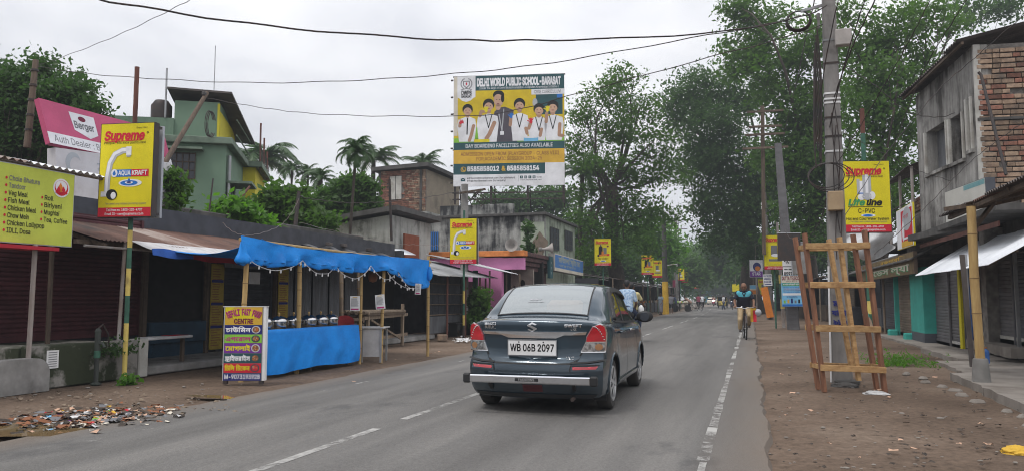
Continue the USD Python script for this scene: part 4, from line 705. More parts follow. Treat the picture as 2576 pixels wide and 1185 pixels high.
t.part('backrest', MB().slab(P, (0, 0.012, 0)), 'plastic_red', local=True, smooth=50); t.part('seat', MB().box((0, 0, 0.41), (0.46, 0.46, 0.03), bev=0.015), 'plastic_red', local=True)
for x in (-0.2, 0.2):
    for y in (-0.2, 0.2): t.part('leg', MB().bar((x * 1.15, y * 1.15, 0), (x, y, 0.4), 0.045), 'plastic_red', local=True)
    t.part('armrest', MB().tube([(x * 1.2, -0.2, 0.62), (x * 1.25, 0.05, 0.64), (x * 1.2, 0.2, 0.6), (x * 1.1, 0.22, 0.42)], 0.02, 6), 'plastic_red', local=True, smooth=True)
t = T('wooden_bench', 'grey wooden bench behind the white table', 'bench', (-9.2, 14.6, 0.1)); t.part('seat', MB().box((-9.2, 14.6, 0.72), (0.4, 1.3, 0.04)), 'old_wood')
for y in (14.05, 15.15): t.part('leg', MB().bar((-9.1, y, 0.1), (-9.1, y, 0.7), 0.05), 'old_wood'); t.part('leg', MB().bar((-9.35, y, 0.1), (-9.35, y, 0.7), 0.05), 'old_wood')
t = T('timber_rack', 'rough wooden rack with crossed braces in the dark bay by the far post', 'rack', (-9.5, 18.4, 0))
for y in (17.3, 19.3):
    for x in (-9.3, -10.0): t.part('post', MB().bar((x, y, 0), (x, y, 1.15 if y > 18 else 0.95), 0.07), 'old_bamboo')
for z in (0.25, 0.8): t.part('rail', MB().bar((-9.3, 17.1, z), (-9.3, 19.6, z + 0.05), 0.05, 0.08), 'old_bamboo'); t.part('rail', MB().bar((-10.0, 17.2, z), (-10.0, 19.5, z), 0.05, 0.08), 'old_bamboo')
t.part('brace', MB().bar((-9.26, 17.4, 0.75), (-9.26, 19.1, 0.2), 0.035, 0.05), 'old_bamboo'); t.part('shelf', MB().box((-9.65, 18.3, 0.88), (0.8, 2.1, 0.03)), 'old_wood')
for k in range(7): t.part('log', MB().tube([(-10.0 + 0.11 * k, 17.15, 0.93 + 0.03 * (k % 2)), (-9.95 + 0.11 * k, 19.4, 0.94)], 0.05, 7), 'old_bamboo', smooth=50)
for k in range(6): t.part('log', MB().tube([(-10.15, 16.75, 0.1 + k * 0.13), (-9.2, 16.9, 0.1 + k * 0.13)], 0.06, 7), 'old_wood', smooth=50)
for i, (u, v, h, lab) in enumerate([(861, 862, 2.3, 'grey timber prop with torn poster strips behind the last steel pot'), (905, 850, 2.2, 'grey timber prop behind the red plastic chair')]):
    t = T('timber_prop', lab, 'post', (-9.6, yat(u, -9.6), 0)); bamboo(t, [(-9.6, yat(u, -9.6), 0), (-9.66, yat(u, -9.6) + 0.03, h)], 0.05, 'old_bamboo', 'prop')
t = T('cloth_bundle', 'brown cloth bundle hanging under the blue valance near the far end', 'bag', AX(938, 700, -7.9)); c = AX(938, 690, -7.9)
t.part('bag', MB().grid(np.array([[c + np.array([r * math.cos(a) * 0.6, r * math.sin(a), z]) for r, z in ((0.01, 0.12), (0.04, 0.08), (0.13, 0.0), (0.15, -0.08), (0.11, -0.15), (0.01, -0.17))] for a in np.linspace(0, 2 * math.pi, 13)])), 'ink_brown', smooth=True)
t = T('loose_brick', 'single pale brick lying on the dirt past the timber rack', 'brick', G(1112, 857)); t.part('brick', MB().box(G(1112, 857) + (0, 0, 0.1), (0.3, 0.3, 0.2), rz=0.5, bev=0.02), 'brick_pale')
# ---------------------------------------------------------------- second group of sheds
t = T('tin_shed', 'open shed with grey corrugated roof next to the timber rack', 'shed', (-10, 25, 0))
roof_of_sheets(t, (-9.1, 21.4, 2.0), (-9.2, 27.2, 2.06), (-11.9, 27.4, 2.75), (-11.9, 21.6, 2.72), 6, 'grey_tin', mats=['grey_tin', 'grey_tin', 'rust_tin_pale'])
XB = -10.15
for k in range(6): t.part('wall_panel', MB().box((XB, 23.05 + k * 0.5, 1.15 + 0.35), (0.03, 0.48, 1.6)), 'dark_panel')
t.part('lower_panel', MB().box((XB + 0.03, 24.3, 0.42), (0.04, 2.9, 0.56)), 'grey_panel')
for z in (0.75, 1.1, 1.45, 1.8): t.part('rail', MB().tube([(XB + 0.06, 22.8, z), (XB + 0.06, 25.9, z - 0.01)], 0.022, 6), 'old_bamboo')
for y, x in ((22.8, -9.4), (25.9, -9.4), (24.3, -9.35), (26.8, -9.5)): t.part('post', MB().tube([(x, y, 0), (x, y, 2.05)], 0.035, 8), 'rusty_pole')
t.part('back_wall', MB().box((-12, 24.5, 1.3), (0.1, 6, 2.6)), 'dark_panel')
t.part('bench', MB().box((-9.75, 24.9, 0.45), (0.35, 1.7, 0.05)).box((-9.75, 24.2, 0.22), (0.3, 0.06, 0.44)).box((-9.75, 25.6, 0.22), (0.3, 0.06, 0.44)), 'dark_inside')
t = T('tin_lean_to', 'pale corrugated lean-to roof against the pink porch wall', 'shed', (-10, 29, 0)); roof_of_sheets(t, (-8.75, 26.2, 2.3), (-9.3, 30.4, 2.3), (-11.7, 30.6, 2.9), (-11.7, 26.2, 2.95), 5, 'grey_tin', mats=['grey_tin', 'white_tin'])
for y in (26.4, 28.4, 30.2): t.part('post', MB().tube([(-9.2, y, 0), (-9.2, y, 2.32)], 0.035, 8), 'old_wood')
t.part('wall', MB().box((-11.2, 28.6, 1.0), (0.1, 3.6, 2.0)), 'maroon')
for k in range(9): t.part('fence_stake', MB().tube([(-9.5, 26.2 + k * 0.12, 0), (-9.52, 26.2 + k * 0.12, 0.6 + 0.15 * (k % 3))], 0.02, 6), 'old_bamboo')
for k in range(3): t.part('fence_stake', MB().tube([(-9.4, 28.6 + k * 0.2, 0), (-9.42, 28.6 + k * 0.2, 1.35 - 0.15 * k)], 0.045, 6), 'old_bamboo')
t.part('green_post', MB().box((-9.95, 26.9, 1.2), (0.16, 0.16, 2.3)), 'green_band')
# ---------------------------------------------------------------- green house behind the shops
mat('house_green', (0.155, 0.235, 0.165), (0.125, 0.195, 0.138), rough=0.85, scale=0.8, obj=False, bump=0.08, bscale=20, grime=(0.10, 0.13, 0.095), gr=(0.52, 0.8), gstretch=(1.6, 1.6, 0.25))
mat('house_trim', (0.16, 0.21, 0.16), (0.1, 0.13, 0.1), rough=0.85, scale=2, obj=False)
mat('house_yellow', (0.52, 0.45, 0.03), (0.44, 0.38, 0.03), rough=0.8, scale=1, obj=False)
mat('window_dark', (0.03, 0.035, 0.045), (0.02, 0.022, 0.03), rough=0.25, spec=0.5)
mat('window_blue', (0.04, 0.09, 0.15), (0.03, 0.06, 0.1), rough=0.6)
ang = math.radians(30); hd = np.array([math.cos(ang), math.sin(ang), 0]); sd = np.array([-math.sin(ang), math.cos(ang), 0])   # along the front (to the right), along the side (away)
HC = np.array([-16.0, 20.1, 0.0])
t = T('green_house', 'green two storey house with yellow trim rising behind the shop row', 'house', HC)
def hb(mb, a0, a1, b0, b1, z0, z1, bev=0.0):      # box in house axes: a along the front (negative = left), b depth
    c = HC + hd * (a0 + a1) / 2 + sd * (b0 + b1) / 2 + (0, 0, (z0 + z1) / 2); return mb.box(c, (abs(a1 - a0), abs(b1 - b0), z1 - z0), R=np.stack([hd, sd, (0, 0, 1)], 1), bev=bev)
w = t.part('wall', hb(hb(MB(), -9, 0, 0, 7, 0, 6.2), -9, -1.6, 0.02, 0.2, 6.45, 7.0), 'house_green')
t.part('floor_slab', hb(MB(), -9.2, 0.22, -0.2, 4.1, 6.2, 6.42, 0.02), 'house_trim')
t.part('stair_room', hb(MB(), -1.6, -0.25, 0.1, 3.5, 6.42, 7.6), 'house_green')
t.part('yellow_panel', hb(hb(MB(), -0.25, -0.21, 0.1, 3.4, 6.42, 7.3), -0.3, -0.23, 0.06, 0.12, 6.42, 7.55), 'house_yellow')
roof = t.part('stair_roof', MB().slab(quadgrid(HC + hd * -1.8 - sd * 0.1 + (0, 0, 7.92), HC + hd * 0.15 - sd * 0.15 + (0, 0, 7.85), HC + hd * 0.45 + sd * 3.9 + (0, 0, 7.0), HC + hd * -1.8 + sd * 3.9 + (0, 0, 7.2), 5, 5), (0, 0, 0.06)), 'dark_tin')
t.part('wall', hb(MB(), 0.0, .45, 4.2, 7.6, 0, 6.2), 'house_yellow', label='yellow side wing'); t.part('wing_slab', hb(MB(), -0.1, .7, 4.0, 7.8, 6.2, 6.4), 'house_trim')
win = t.part('window', hb(MB(), -1.65, -.9, -0.02, 0.1, 5.05, 5.9), 'window_dark')
m = MB()
for k in range(5): hb(m, -1.65 + k * 0.187 - 0.012, -1.65 + k * 0.187 + 0.012, -0.06, -0.03, 5.05, 5.9)
for k in range(4): hb(m, -1.65, -.9, -0.05, -0.025, 5.05 + k * 0.27, 5.08 + k * 0.27)
t.part('window_bars', m, 'old_wood', under=win); t.part('window_shade', hb(MB(), -1.95, -.65, -0.4, 0, 5.96, 6.03), 'house_trim')
t.part('balcony', hb(hb(MB(), 0.0, 0.75, 0.6, 3.4, 3.35, 3.5), 0.0, 0.8, 0.2, 1.6, 5.0, 5.08), 'house_trim', label='side shade slabs'); t.part('shade', hb(MB(), 0.0, 0.9, 1.8, 3.4, 4.2, 4.28), 'house_trim')
w2 = t.part('window', hb(MB(), -0.02, 0.04, 0.5, 1.3, 3.7, 4.9), 'window_dark'); t.part('side_door', hb(MB(), -0.02, 0.05, 2.0, 2.9, 2.9, 4.1), 'brick_red')
for b_, zz in ((0.25, 5.9), (0.35, 5.9), (1.5, 5.0)): p = HC + hd * 0.08 + sd * b_; t.part('drain_pipe', MB().tube([p + (0, 0, 0.5), p + (0, 0, zz)], 0.05, 8), 'grey_tin', smooth=True)
for zz in (6.55, 7.05): t.part('roof_rail', MB().tube([HC + hd * 0.3 + sd * 0.1 + (0, 0, zz), HC + hd * 0.3 + sd * 3.6 + (0, 0, zz)], 0.025, 6), 'house_trim')
m = MB()
for k in range(9): m.tube([HC + hd * .6 + sd * (4.1 + k * 0.42) + (0, 0, 6.1), HC + hd * .6 + sd * (4.1 + k * 0.42) + (0, 0, 7.0)], 0.015, 5)
m.tube([HC + hd * .6 + sd * 4.1 + (0, 0, 7.0), HC + hd * .6 + sd * 7.5 + (0, 0, 7.0)], 0.02, 5).tube([HC + hd * .6 + sd * 4.1 + (0, 0, 6.6), HC + hd * .6 + sd * 7.5 + (0, 0, 6.6)], 0.015, 5)
t.part('railing', m, 'black_steel')
pr = HC + hd * -0.2 + sd * 0.3; t.part('antenna_pole', MB().tube([HC + hd * -0.5 + sd * 0.5 + (0, 0, 7.9), HC + hd * -0.5 + sd * 0.5 + (0, 0, 9.6)], 0.015, 5), 'grey_tin'); p = HC + hd * -1.85 + (0, 0, 7.0); t.part('antenna_pole', MB().tube([p, p + (0, 0, 1.6)], 0.03, 6), 'grey_tin')
for k in range(3): p = HC + hd * .6 + sd * (4.2 + 1.3 * k); t.part('column_bar', MB().tube([p + (0, 0, 6.1), p + (0, 0, 7.9 - 0.3 * k)], 0.035, 5), 'rusty_pole')
tk = t.part('water_tank', MB().lathe([(0.001, 0), (0.32, 0), (0.32, 0.5), (0.2, 0.68), (0.001, 0.7)], HC + hd * -2.1 + sd * 0.6 + (0, 0, 7.0), n=14), 'black_steel', smooth=50)
# ---------------------------------------------------------------- leaning timber wire posts on the shop roof
def leaning(u0, v0, u1, v1, x, r, label, m='old_wood', name='wire_post', x1=None):
    p, q = AX(u0, v0, x), AX(u1, v1, x1 or x); t = T(name, label, 'post', p); t.part('post', MB().tube([p, lerp(p, q, 0.5), q], [r * 1.1, r, r * 0.9], 8), m, smooth=50); return t, q
t, q = leaning(410, 418, 521, 234, -12.6, 0.055, 'leaning brown timber wire post crossing the green house'); c = MB()
for k in range(3): c.tube([q + np.array([0.0, 0.10 + 0.14 * math.cos(a) + 0.05 * k, -0.75 + 0.32 * math.sin(a)]) for a in np.linspace(0.4, 5.6, 16)], 0.012, 5)
t.part('cable_coil', c, 'black_steel'); t.part('insulator', MB().box(q + (0, -0.1, -0.05), (0.08, 0.12, 0.1), bev=0.02), 'concrete_dark')
t, q = leaning(68, 372, 90, 152, -13.6, 0.06, 'old knotted timber pole leaning before the left hand tree', 'old_wood')
for k in range(5): z = lerp(AX(68, 372, -13.6), q, 0.2 + 0.17 * k); t.part('binding', MB().tube([z - (0, 0, 0.02), z + (0, 0, 0.02)], 0.075, 8), 'black_steel')
t, q = leaning(742, 578, 752, 482, -12.95, 0.06, 'dark roof post with a rope loop before the mango foliage', 'black_steel'); leaning(563, 552, 628, 470, -12.9, 0.035, 'thin rusty bar slanting from the roof parapet', 'rusty_pole', 'roof_bar'); leaning(524, 552, 536, 450, -12.9, 0.02, 'short upright bar on the parapet before the green house', 'black_steel', 'roof_bar')
leaning(985, 606, 980, 452, -11.6, 0.045, 'tall dark pipe with a hooked top rising from the tin roof', 'black_steel', 'service_pipe')
# ---------------------------------------------------------------- low gable building with brown door panel
GZ = AX(981, 540, -13.6)[2]; gy0, gy1 = yat(981, -13.6), yat(1082, -13.6); gl = AY(776, 575, gy0)
t = T('gabled_building', 'low stained white building with a brown door behind the grey tarpaulin', 'building', (-13.6, gy0, 0))
mb = MB().prism(Polygon([(gl[0], 0), (-13.6, 0), (-13.6, GZ), (gl[0], gl[2])]), 0, gy1 - gy0); v, f = mb.arr(); t.part('wall', (np.stack([v[:, 0], v[:, 2] + gy0, v[:, 1]], 1), f[:, ::-1]), 'plaster_pale')
sl_ = (GZ - gl[2]) / (-13.6 - gl[0]); t.part('roof_slab', MB().slab(quadgrid((gl[0] - 0.4, gy0 - 0.35, gl[2] + 0.02), (-13.2, gy0 - 0.35, GZ + 0.14), (-13.2, gy1 + 0.3, GZ + 0.10), (gl[0] - 0.4, gy1 + 0.3, gl[2]), 12, 6) + np.array([0, 0, 0.01]), (0, 0, 0.2)), 'concrete_dark')
d0, d1 = AX(1014, 600, -13.6)[1], AX(1051, 600, -13.6)[1]; mat('door_brown', (0.22, 0.062, 0.028), (0.18, 0.05, 0.024), rough=0.6); t.part('door', MB().box((-13.57, (d0 + d1) / 2, 2.95), (0.08, d1 - d0, 2.0)), 'door_brown')
t.part('tin_offcut', corr_sheet(MB(), (-13.0, gy0 - 0.6, 3.0), (-12.9, gy0 + 0.9, 3.05), (-13.5, gy0 + 0.9, 3.3), (-13.5, gy0 - 0.6, 3.2)), 'white_tin', smooth=60)
# ---------------------------------------------------------------- stained two storey building under the hoarding
y0, xL, xR = 37.0, xat(1085, 37.0), xat(1370, 37.0); y1 = yat(1447, xR); zt = AY(1370, 541, y0)[2]
t = T('stained_building', 'rain stained two storey building with peeling plaster below the hoarding', 'building', (xR, y0, 0))
t.part('wall', MB().box(((xL + xR) / 2, y0 + 0.15, zt / 2), (xR - xL, 0.3, zt)).box((xL + 0.15, (y0 + y1) / 2 + 0.15, zt / 2), (0.3, y1 - y0 - 0.3, zt)), 'plaster_stained')
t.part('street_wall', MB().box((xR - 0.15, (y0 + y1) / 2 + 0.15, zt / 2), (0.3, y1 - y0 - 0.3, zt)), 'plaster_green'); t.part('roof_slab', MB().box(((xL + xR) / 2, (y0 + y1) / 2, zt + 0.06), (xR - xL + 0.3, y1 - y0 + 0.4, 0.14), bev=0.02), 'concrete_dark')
t.part('parapet', MB().box(((xL + xR) / 2 - 1.0, y0 + 1.2, zt + 0.45), (xR - xL - 2, 0.2, 0.7)), 'plaster_stained')
c = AY(1357, 618, y0); P = Polygon([(0.34 * math.cos(a) * (1 + 0.25 * math.sin(3 * a + 1) + 0.15 * math.sin(7 * a)), 0.62 * math.sin(a) * (1 + 0.2 * math.sin(2 * a) + 0.15 * math.sin(5 * a))) for a in np.linspace(0, 6.28, 40)])
mat('bare_render', (0.20, 0.155, 0.12), (0.14, 0.11, 0.085), rough=0.95, scale=3, bump=0.4); t.part('bare_patch', MB().flat(P, Frame((c[0], y0, c[2]), (1, 0, 0)), 0.02), 'bare_render', label='patch where the plaster has fallen off'); mat('pale_wash', (0.36, 0.40, 0.31), (0.27, 0.30, 0.24), rough=0.9, scale=1.2, obj=False, grime=(0.07, 0.08, 0.06))
a0, a1 = xat(1310, y0), xR; t.part('washed_panel', MB().box(((a0 + a1) / 2, y0 - 0.002, zt - 1.65), (a1 - a0, 0.008, 2.6)), 'pale_wash')
for (ua, ub, va, vb) in ((1383, 1404, 571, 625), (1420, 1438, 579, 626)):
    q0, q1 = AX(ua, va, xR), AX(ub, vb, xR); wy = (q0[1], q1[1]); zz = (AX(ua, vb, xR)[2], q0[2]); wn = t.part('window', MB().box((xR + 0.01, sum(wy) / 2, sum(zz) / 2), (0.06, wy[1] - wy[0], zz[1] - zz[0])), 'window_dark'); m = MB()
    for k in range(4): m.box((xR + 0.05, wy[0] + (wy[1] - wy[0]) * k / 3, sum(zz) / 2), (0.03, 0.05, zz[1] - zz[0]))
    for k in range(5): m.box((xR + 0.052, sum(wy) / 2, zz[0] + (zz[1] - zz[0]) * k / 4), (0.025, wy[1] - wy[0], 0.04))
    t.part('window_frame', m, 'concrete_dark', under=wn)
q0, q1 = AY(1081, 585, y0), AY(1102, 628, y0); wn = t.part('window', MB().box(((q0[0] + q1[0]) / 2, y0 - 0.01, (q0[2] + q1[2]) / 2), (q1[0] - q0[0], 0.06, q0[2] - q1[2])), 'window_blue'); m = MB()
for k in range(5): m.box((q0[0] + (q1[0] - q0[0]) * k / 4, y0 - 0.05, (q0[2] + q1[2]) / 2), (0.035, 0.03, q0[2] - q1[2] + 0.06))
t.part('window_frame', m, 'ink_blue', under=wn)
# brick roof room
by, bx0, bx1 = 38.3, xat(949, 38.3), xat(1068, 38.3); bz0, bz1 = AY(1000, 534, by)[2], AY(1000, 430, by)[2]
t = T('brick_roof_room', 'bare brick roof room with whitewashed window beside the hoarding', 'building', (bx0, by, 0))
t.part('wall', MB().box(((bx0 + bx1) / 2, by + 0.2, (bz0 + bz1) / 2), (bx1 - bx0, 0.3, bz1 - bz0)).box((bx0 + 0.1, by + 2.5, (bz0 + bz1) / 2), (0.2, 4.4, bz1 - bz0)), 'mortar'); mat('beige_render', (0.32, 0.27, 0.20), (0.24, 0.20, 0.155), rough=0.9, scale=1.0, obj=False, grime=(0.1, 0.09, 0.07), gr=(0.55, 0.75))
t.part('side_wall', MB().box((bx1 - 0.1, by + 2.6, (bz0 + bz1) / 2 - 0.2), (0.22, 5.0, bz1 - bz0 + 0.4)), 'beige_render'); t.part('lower_storey', MB().box(((bx0 + bx1) / 2, by + 2.6, bz0 / 2), (bx1 - bx0 + 0.2, 5.2, bz0 - 0.02)), 'plaster_pale')
t.part('roof_slab', MB().slab(quadgrid((bx0 - 0.35, by - 0.3, bz1), (bx1 + 0.25, by - 0.3, bz1 + 0.12), (bx1 + 0.25, by + 5.4, bz1 + 0.05), (bx0 - 0.35, by + 5.4, bz1), 4, 4), (0, 0, 0.22)), 'concrete_dark')
wz0, wz1 = AY(985, 503, by)[2], AY(985, 445, by)[2]; wx0, wx1 = xat(978, by), xat(1007, by)
nrow = 24; rh = (bz1 - bz0) / nrow; cols = 10
for k in range(nrow):
    off = (k % 2) * 0.5; x = bx0
    while x < bx1 - 0.05:
        bw = 0.235 * (0.9 + 0.25 * rnd.random()); xe = min(x + bw, bx1)
        if x == bx0 and k % 2: xe = x + 0.12
        cx, cz = (x + xe) / 2, bz0 + (k + 0.5) * rh
        if not (wx0 - 0.1 < cx < wx1 + 0.1 and wz0 - 0.05 < cz < wz1 + 0.05) and xe - x > 0.05:
            b = MB().box((cx, by + 0.03 - 0.02 * rnd.random(), cz), (xe - x - 0.02, 0.07, rh - 0.018)); t.part('brick', b, 'brick_pale' if (meshkit.noise(np.array([cx * 0.9, cz * 0.9, 3.0])) > 0.62 and rnd.random() < 0.7) else 'brick_red')
        x = xe
wn = t.part('window', MB().box(((wx0 + wx1) / 2, by + 0.0, (wz0 + wz1) / 2), (wx1 - wx0, 0.1, wz1 - wz0)), 'limewash', label='whitewashed boarded window'); t.part('shutter_joint', MB().box(((wx0 + wx1) / 2, by - 0.053, (wz0 + wz1) / 2), (0.03, 0.01, wz1 - wz0)), 'dark_inside', under=wn)
for xx in (bx0 + 0.06, wx0 + 1.9): t.part('concrete_strip', MB().box((xx, by - 0.01, (bz0 + bz1) / 2), (0.14, 0.08, bz1 - bz0)), 'concrete_dark')
# ---------------------------------------------------------------- pink porch building
py, pxl, pxr = 31.0, xat(1188, 31.0), xat(1317, 31.0); pz = AY(1317, 630, py)[2]; pe = yat(1391, pxr); mat('pink_wall', (0.62, 0.24, 0.46), (0.54, 0.21, 0.40), rough=0.8, scale=0.8, obj=False); mat('orange_trim', (0.62, 0.21, 0.055), rough=0.7); mat('maroon_stone', (0.10, 0.045, 0.045), (0.05, 0.03, 0.03), rough=0.85, scale=2.5, obj=False, bump=0.4); mat('porch_grey', (0.24, 0.20, 0.17), (0.18, 0.15, 0.13), rough=0.8, scale=2, obj=False); mat('pink_lower', (0.17, 0.045, 0.05), rough=0.75)
t = T('pink_building', 'pink prayer hall porch with orange coping and three arches', 'building', (pxr, py, 0)); xa = xat(1262, py); am0, am1 = xa, xat(1341, py + 1.3)
t.part('wall', MB().box(((pxl + xa) / 2 - 1.0, py + 0.15, pz / 2 - 0.14), (xa - pxl + 2, 0.3, pz - 0.28)).box(((xa + pxr) / 2, py + 0.15, pz - 0.55), (pxr - xa, 0.3, 0.5)), 'pink_wall'); t.part('coping', MB().box(((pxl + pxr) / 2 - 1, py + 0.05, pz - 0.12), (pxr - pxl + 2.2, 0.5, 0.24), bev=0.02), 'orange_trim'); t.part('roof_slab', MB().box(((pxl + pxr) / 2, (py + pe) / 2 + 0.2, pz - 0.1), (pxr - pxl, pe - py, 0.16)), 'concrete_dark')
for k in range(4): t.part('cornice', MB().box((pxr - 0.12 - 0.09 * k, (py + pe) / 2 + 0.2, pz - 0.12 - 0.2 * k), (0.35, pe - py + 0.1, 0.18), bev=0.02), 'maroon_stone')
t.part('street_wall', MB().box((pxr - 0.6, (py + pe) / 2 + 1.6, 1.4), (0.3, pe - py - 2.4, 2.7)), 'maroon_stone')
Wd = am1 - am0; hw = pz - 0.75; S = sbox(0, 0, Wd, hw)
for cx, w_, zc in ((0.15, 0.2, 1.75), (0.5, 0.32, 1.95), (0.84, 0.2, 1.75)):
    c = cx * Wd; ww = w_ * Wd * 0.92; arch = [(c - ww / 2, -0.1), (c + ww / 2, -0.1), (c + ww / 2, zc)] + [(c + ww / 2 * math.cos(a), zc + ww * 0.62 * math.sin(a)) for a in np.linspace(0.1, math.pi - 0.1, 12)] + [(c - ww / 2, zc)]; S = S.difference(Polygon(arch))
v, f = MB().prism(S, 0, 0.18).arr(); up_ = v[:, 1] > 0; t.part('arcade', (np.stack([v[:, 0] + am0, v[:, 2] + py + 1.3, v[:, 1]], 1), f[:, ::-1]), 'porch_grey')
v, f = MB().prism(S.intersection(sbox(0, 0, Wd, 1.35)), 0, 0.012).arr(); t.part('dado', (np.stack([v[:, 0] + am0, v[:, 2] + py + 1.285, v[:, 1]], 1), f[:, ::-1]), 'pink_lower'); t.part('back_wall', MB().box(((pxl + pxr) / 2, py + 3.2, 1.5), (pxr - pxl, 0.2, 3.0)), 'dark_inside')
for cx in (0.305, 0.69): t.part('capital', MB().box((am0 + cx * Wd, py + 1.29, 1.68), (0.2, 0.06, 0.1), bev=0.01), 'ink_cream')
def horn(c, d, label):
    d = np.array(d, float); d /= np.linalg.norm(d); t = T('loudspeaker', label, 'loudspeaker', c, group='horn loudspeakers on the pink porch'); prof = [(0.05, -0.3), (0.06, -0.18), (0.09, -0.05), (0.16, 0.1), (0.26, 0.2), (0.275, 0.21), (0.25, 0.19), (0.1, 0.0), (0.001, -0.04)]
    mb = MB().lathe(prof, (0, 0, 0), n=24); v, f = mb.arr(); z = d; x = np.cross((0, 0, 1), z); x /= np.linalg.norm(x); y = np.cross(z, x); t.part('horn', (v @ np.stack([x, y, z]) + c, f), 'grey_horn', smooth=50)
    mb = MB().lathe([(0.001, -0.46), (0.09, -0.45), (0.1, -0.32), (0.05, -0.29)], (0, 0, 0), n=16); v, f = mb.arr(); t.part('driver', (v @ np.stack([x, y, z]) + c, f), 'concrete', smooth=50); t.part('bracket', MB().tube([c - d * 0.25, c - d * 0.25 - (0, 0, 0.45)], 0.02, 6), 'black_steel')
mat('grey_horn', (0.36, 0.33, 0.31), (0.27, 0.25, 0.23), rough=0.55)
horn(AY(1287, 617, py - 0.2), (0.25, -1, 0.0), 'round horn loudspeaker facing the road on the orange coping'); horn(AX(1379, 625, pxr + 0.1), (1, 0.4, 0.1), 'white horn loudspeaker turned sideways beside the blue signboard')
# blue signboard on the street side
bx = pxr + 0.15; q0, q1 = AX(1395, 660, bx), AX(1467, 660, bx); t = T('blue_signboard', 'blue signboard with faded yellow bengali lettering beside the pink porch', 'sign', q0); z0_, z1_ = AX(1395, 680, bx)[2], AX(1395, 636, bx)[2]; F = Frame((bx, q0[1], z0_), (0, 1, -0.012)); W = q1[1] - q0[1]; H_ = z1_ - z0_; fp = board(t, F, W, H_, 0.35, 'ink_cream', back='concrete'); mat('sign_blue', (0.04, 0.14, 0.36), (0.06, 0.17, 0.38), rough=0.6, scale=1.5); mat('faded_yellow', (0.36, 0.36, 0.2), (0.2, 0.25, 0.3), rough=0.7, scale=6)
printed(t, F, [(sbox(0.1, H_ * 0.2, W - 0.05, H_ - 0.05), 'sign_blue', 0), (text('মিতালি স্টোর', H_ * 0.3, W * 0.12, H_ * 0.55, kind='bengali', width=W * 0.75, bold=2), 'faded_yellow', 1), (text('বারাসাত', H_ * 0.14, W * 0.12, H_ * 0.3, kind='bengali', width=W * 0.6), 'faded_yellow', 1)], fp)
t = T('vertical_signboard', 'narrow dark vertical signboard at the corner of the pink porch', 'sign', AX(1385, 690, pxr)); b = MB().box(AX(1384, 672, pxr + 0.05), (0.12, 0.6, 1.05)); t.part('board', b, 'ink_teal'); F = Frame(AX(1384, 672, pxr + 0.05) + (0.062, -0.2, -0.4), (0, 1, 0)); t.part('print', MB().flat(text('ক', 0.14, 0.1, 0.55, kind='bengali'), F, 0.003).flat(text('খ', 0.14, 0.1, 0.3, kind='bengali'), F, 0.003).flat(text('ম', 0.14, 0.1, 0.06, kind='bengali'), F, 0.003), 'ink_grey')
# ---------------------------------------------------------------- big school hoarding
hy = 37.6; A, B = AY(1140, 470, hy), AY(1424, 468, hy); top = AY(1140, 194, hy)[2]; F = Frame(A, (1, math.tan(math.radians(12)), 0)); W = (AX(1422, 468, B[0])[0] - A[0]) * 0.985; d_ = ray(1421, 468); 
# width so that the far corner stands on its sight line
s_ = (A[0] * d_[1] - A[1] * d_[0]) / (d_[0] * F.r[1] - d_[1] * F.r[0]); W = s_; Hh = top - A[2]
t = T('school_hoarding', 'huge school admission hoarding with teacher and children on a rooftop frame', 'hoarding', A); fp = board(t, F, W, Hh, 0.06, 'ink_white', back='ink_grey')
X = lambda x: (x - 175) / 932 * W
Yy = lambda y: (1052 - y) / 902 * Hh       # pixel rows of the survey close-up
def R_(x0, y0, x1, y1): return sbox(X(x0), Yy(y1), X(x1), Yy(y0))
hK = lambda px: px / 902 * Hh
I = [(R_(177, 152, 1105, 700), 'ink_amber2', 0), (R_(177, 152, 210, 640), 'ink_cream', 1), (R_(360, 152, 1105, 272), 'ink_teal', 1), (Polygon([(X(205), Yy(150)), (X(360), Yy(150)), (X(360), Yy(325)), (X(345), Yy(330)), (X(320), Yy(352)), (X(283), Yy(364)), (X(245), Yy(352)), (X(220), Yy(330)), (X(205), Yy(325))]), 'ink_white', 2),
     (text('DELHI WORLD PUBLIC SCHOOL-BARASAT', hK(58), X(372), Yy(234), width=X(1078) - X(372), bold=4), 'ink_white', 3), (text('( Under the aegis of Delhi World Foundation-A Dipsites Knowledge Initiative )', hK(18), X(390), Yy(262), width=X(1060) - X(390)), 'ink_white', 3),
     (R_(832, 272, 1105, 316), 'ink_white', 3), (text('CBSE CURRICULUM', hK(27), X(857), Yy(307), width=X(1075) - X(857)), 'ink_black', 4), (text('DWPS', hK(32), X(240), Yy(304), width=X(328) - X(240), bold=3), 'ink_black', 4), (text('BARASAT', hK(19), X(240), Yy(328), width=X(328) - X(240), bold=3), 'ink_black', 4),
     (Polygon([(X(258), Yy(192)), (X(308), Yy(192)), (X(308), Yy(225)), (X(283), Yy(248)), (X(258), Yy(225))]).buffer(hK(3)).difference(Polygon([(X(262), Yy(196)), (X(304), Yy(196)), (X(304), Yy(224)), (X(283), Yy(242)), (X(262), Yy(224))])), 'ink_midgrey', 3), (ell(X(283), Yy(213), hK(6), hK(12)), 'ink_red', 4), (LineString([(X(238), Yy(262)), (X(283), Yy(252)), (X(328), Yy(262))]).buffer(hK(3)), 'ink_midgrey', 3)]
for sgn in (-1, 1):
    for q in range(7): a = -0.9 + q * 0.33; I.append((ell(X(283 + sgn * 46 * math.cos(a)), Yy(213 - 44 * math.sin(a)), hK(9), hK(4), n=8, rot=sgn * (40 + 12 * q)), 'ink_midgrey', 3))
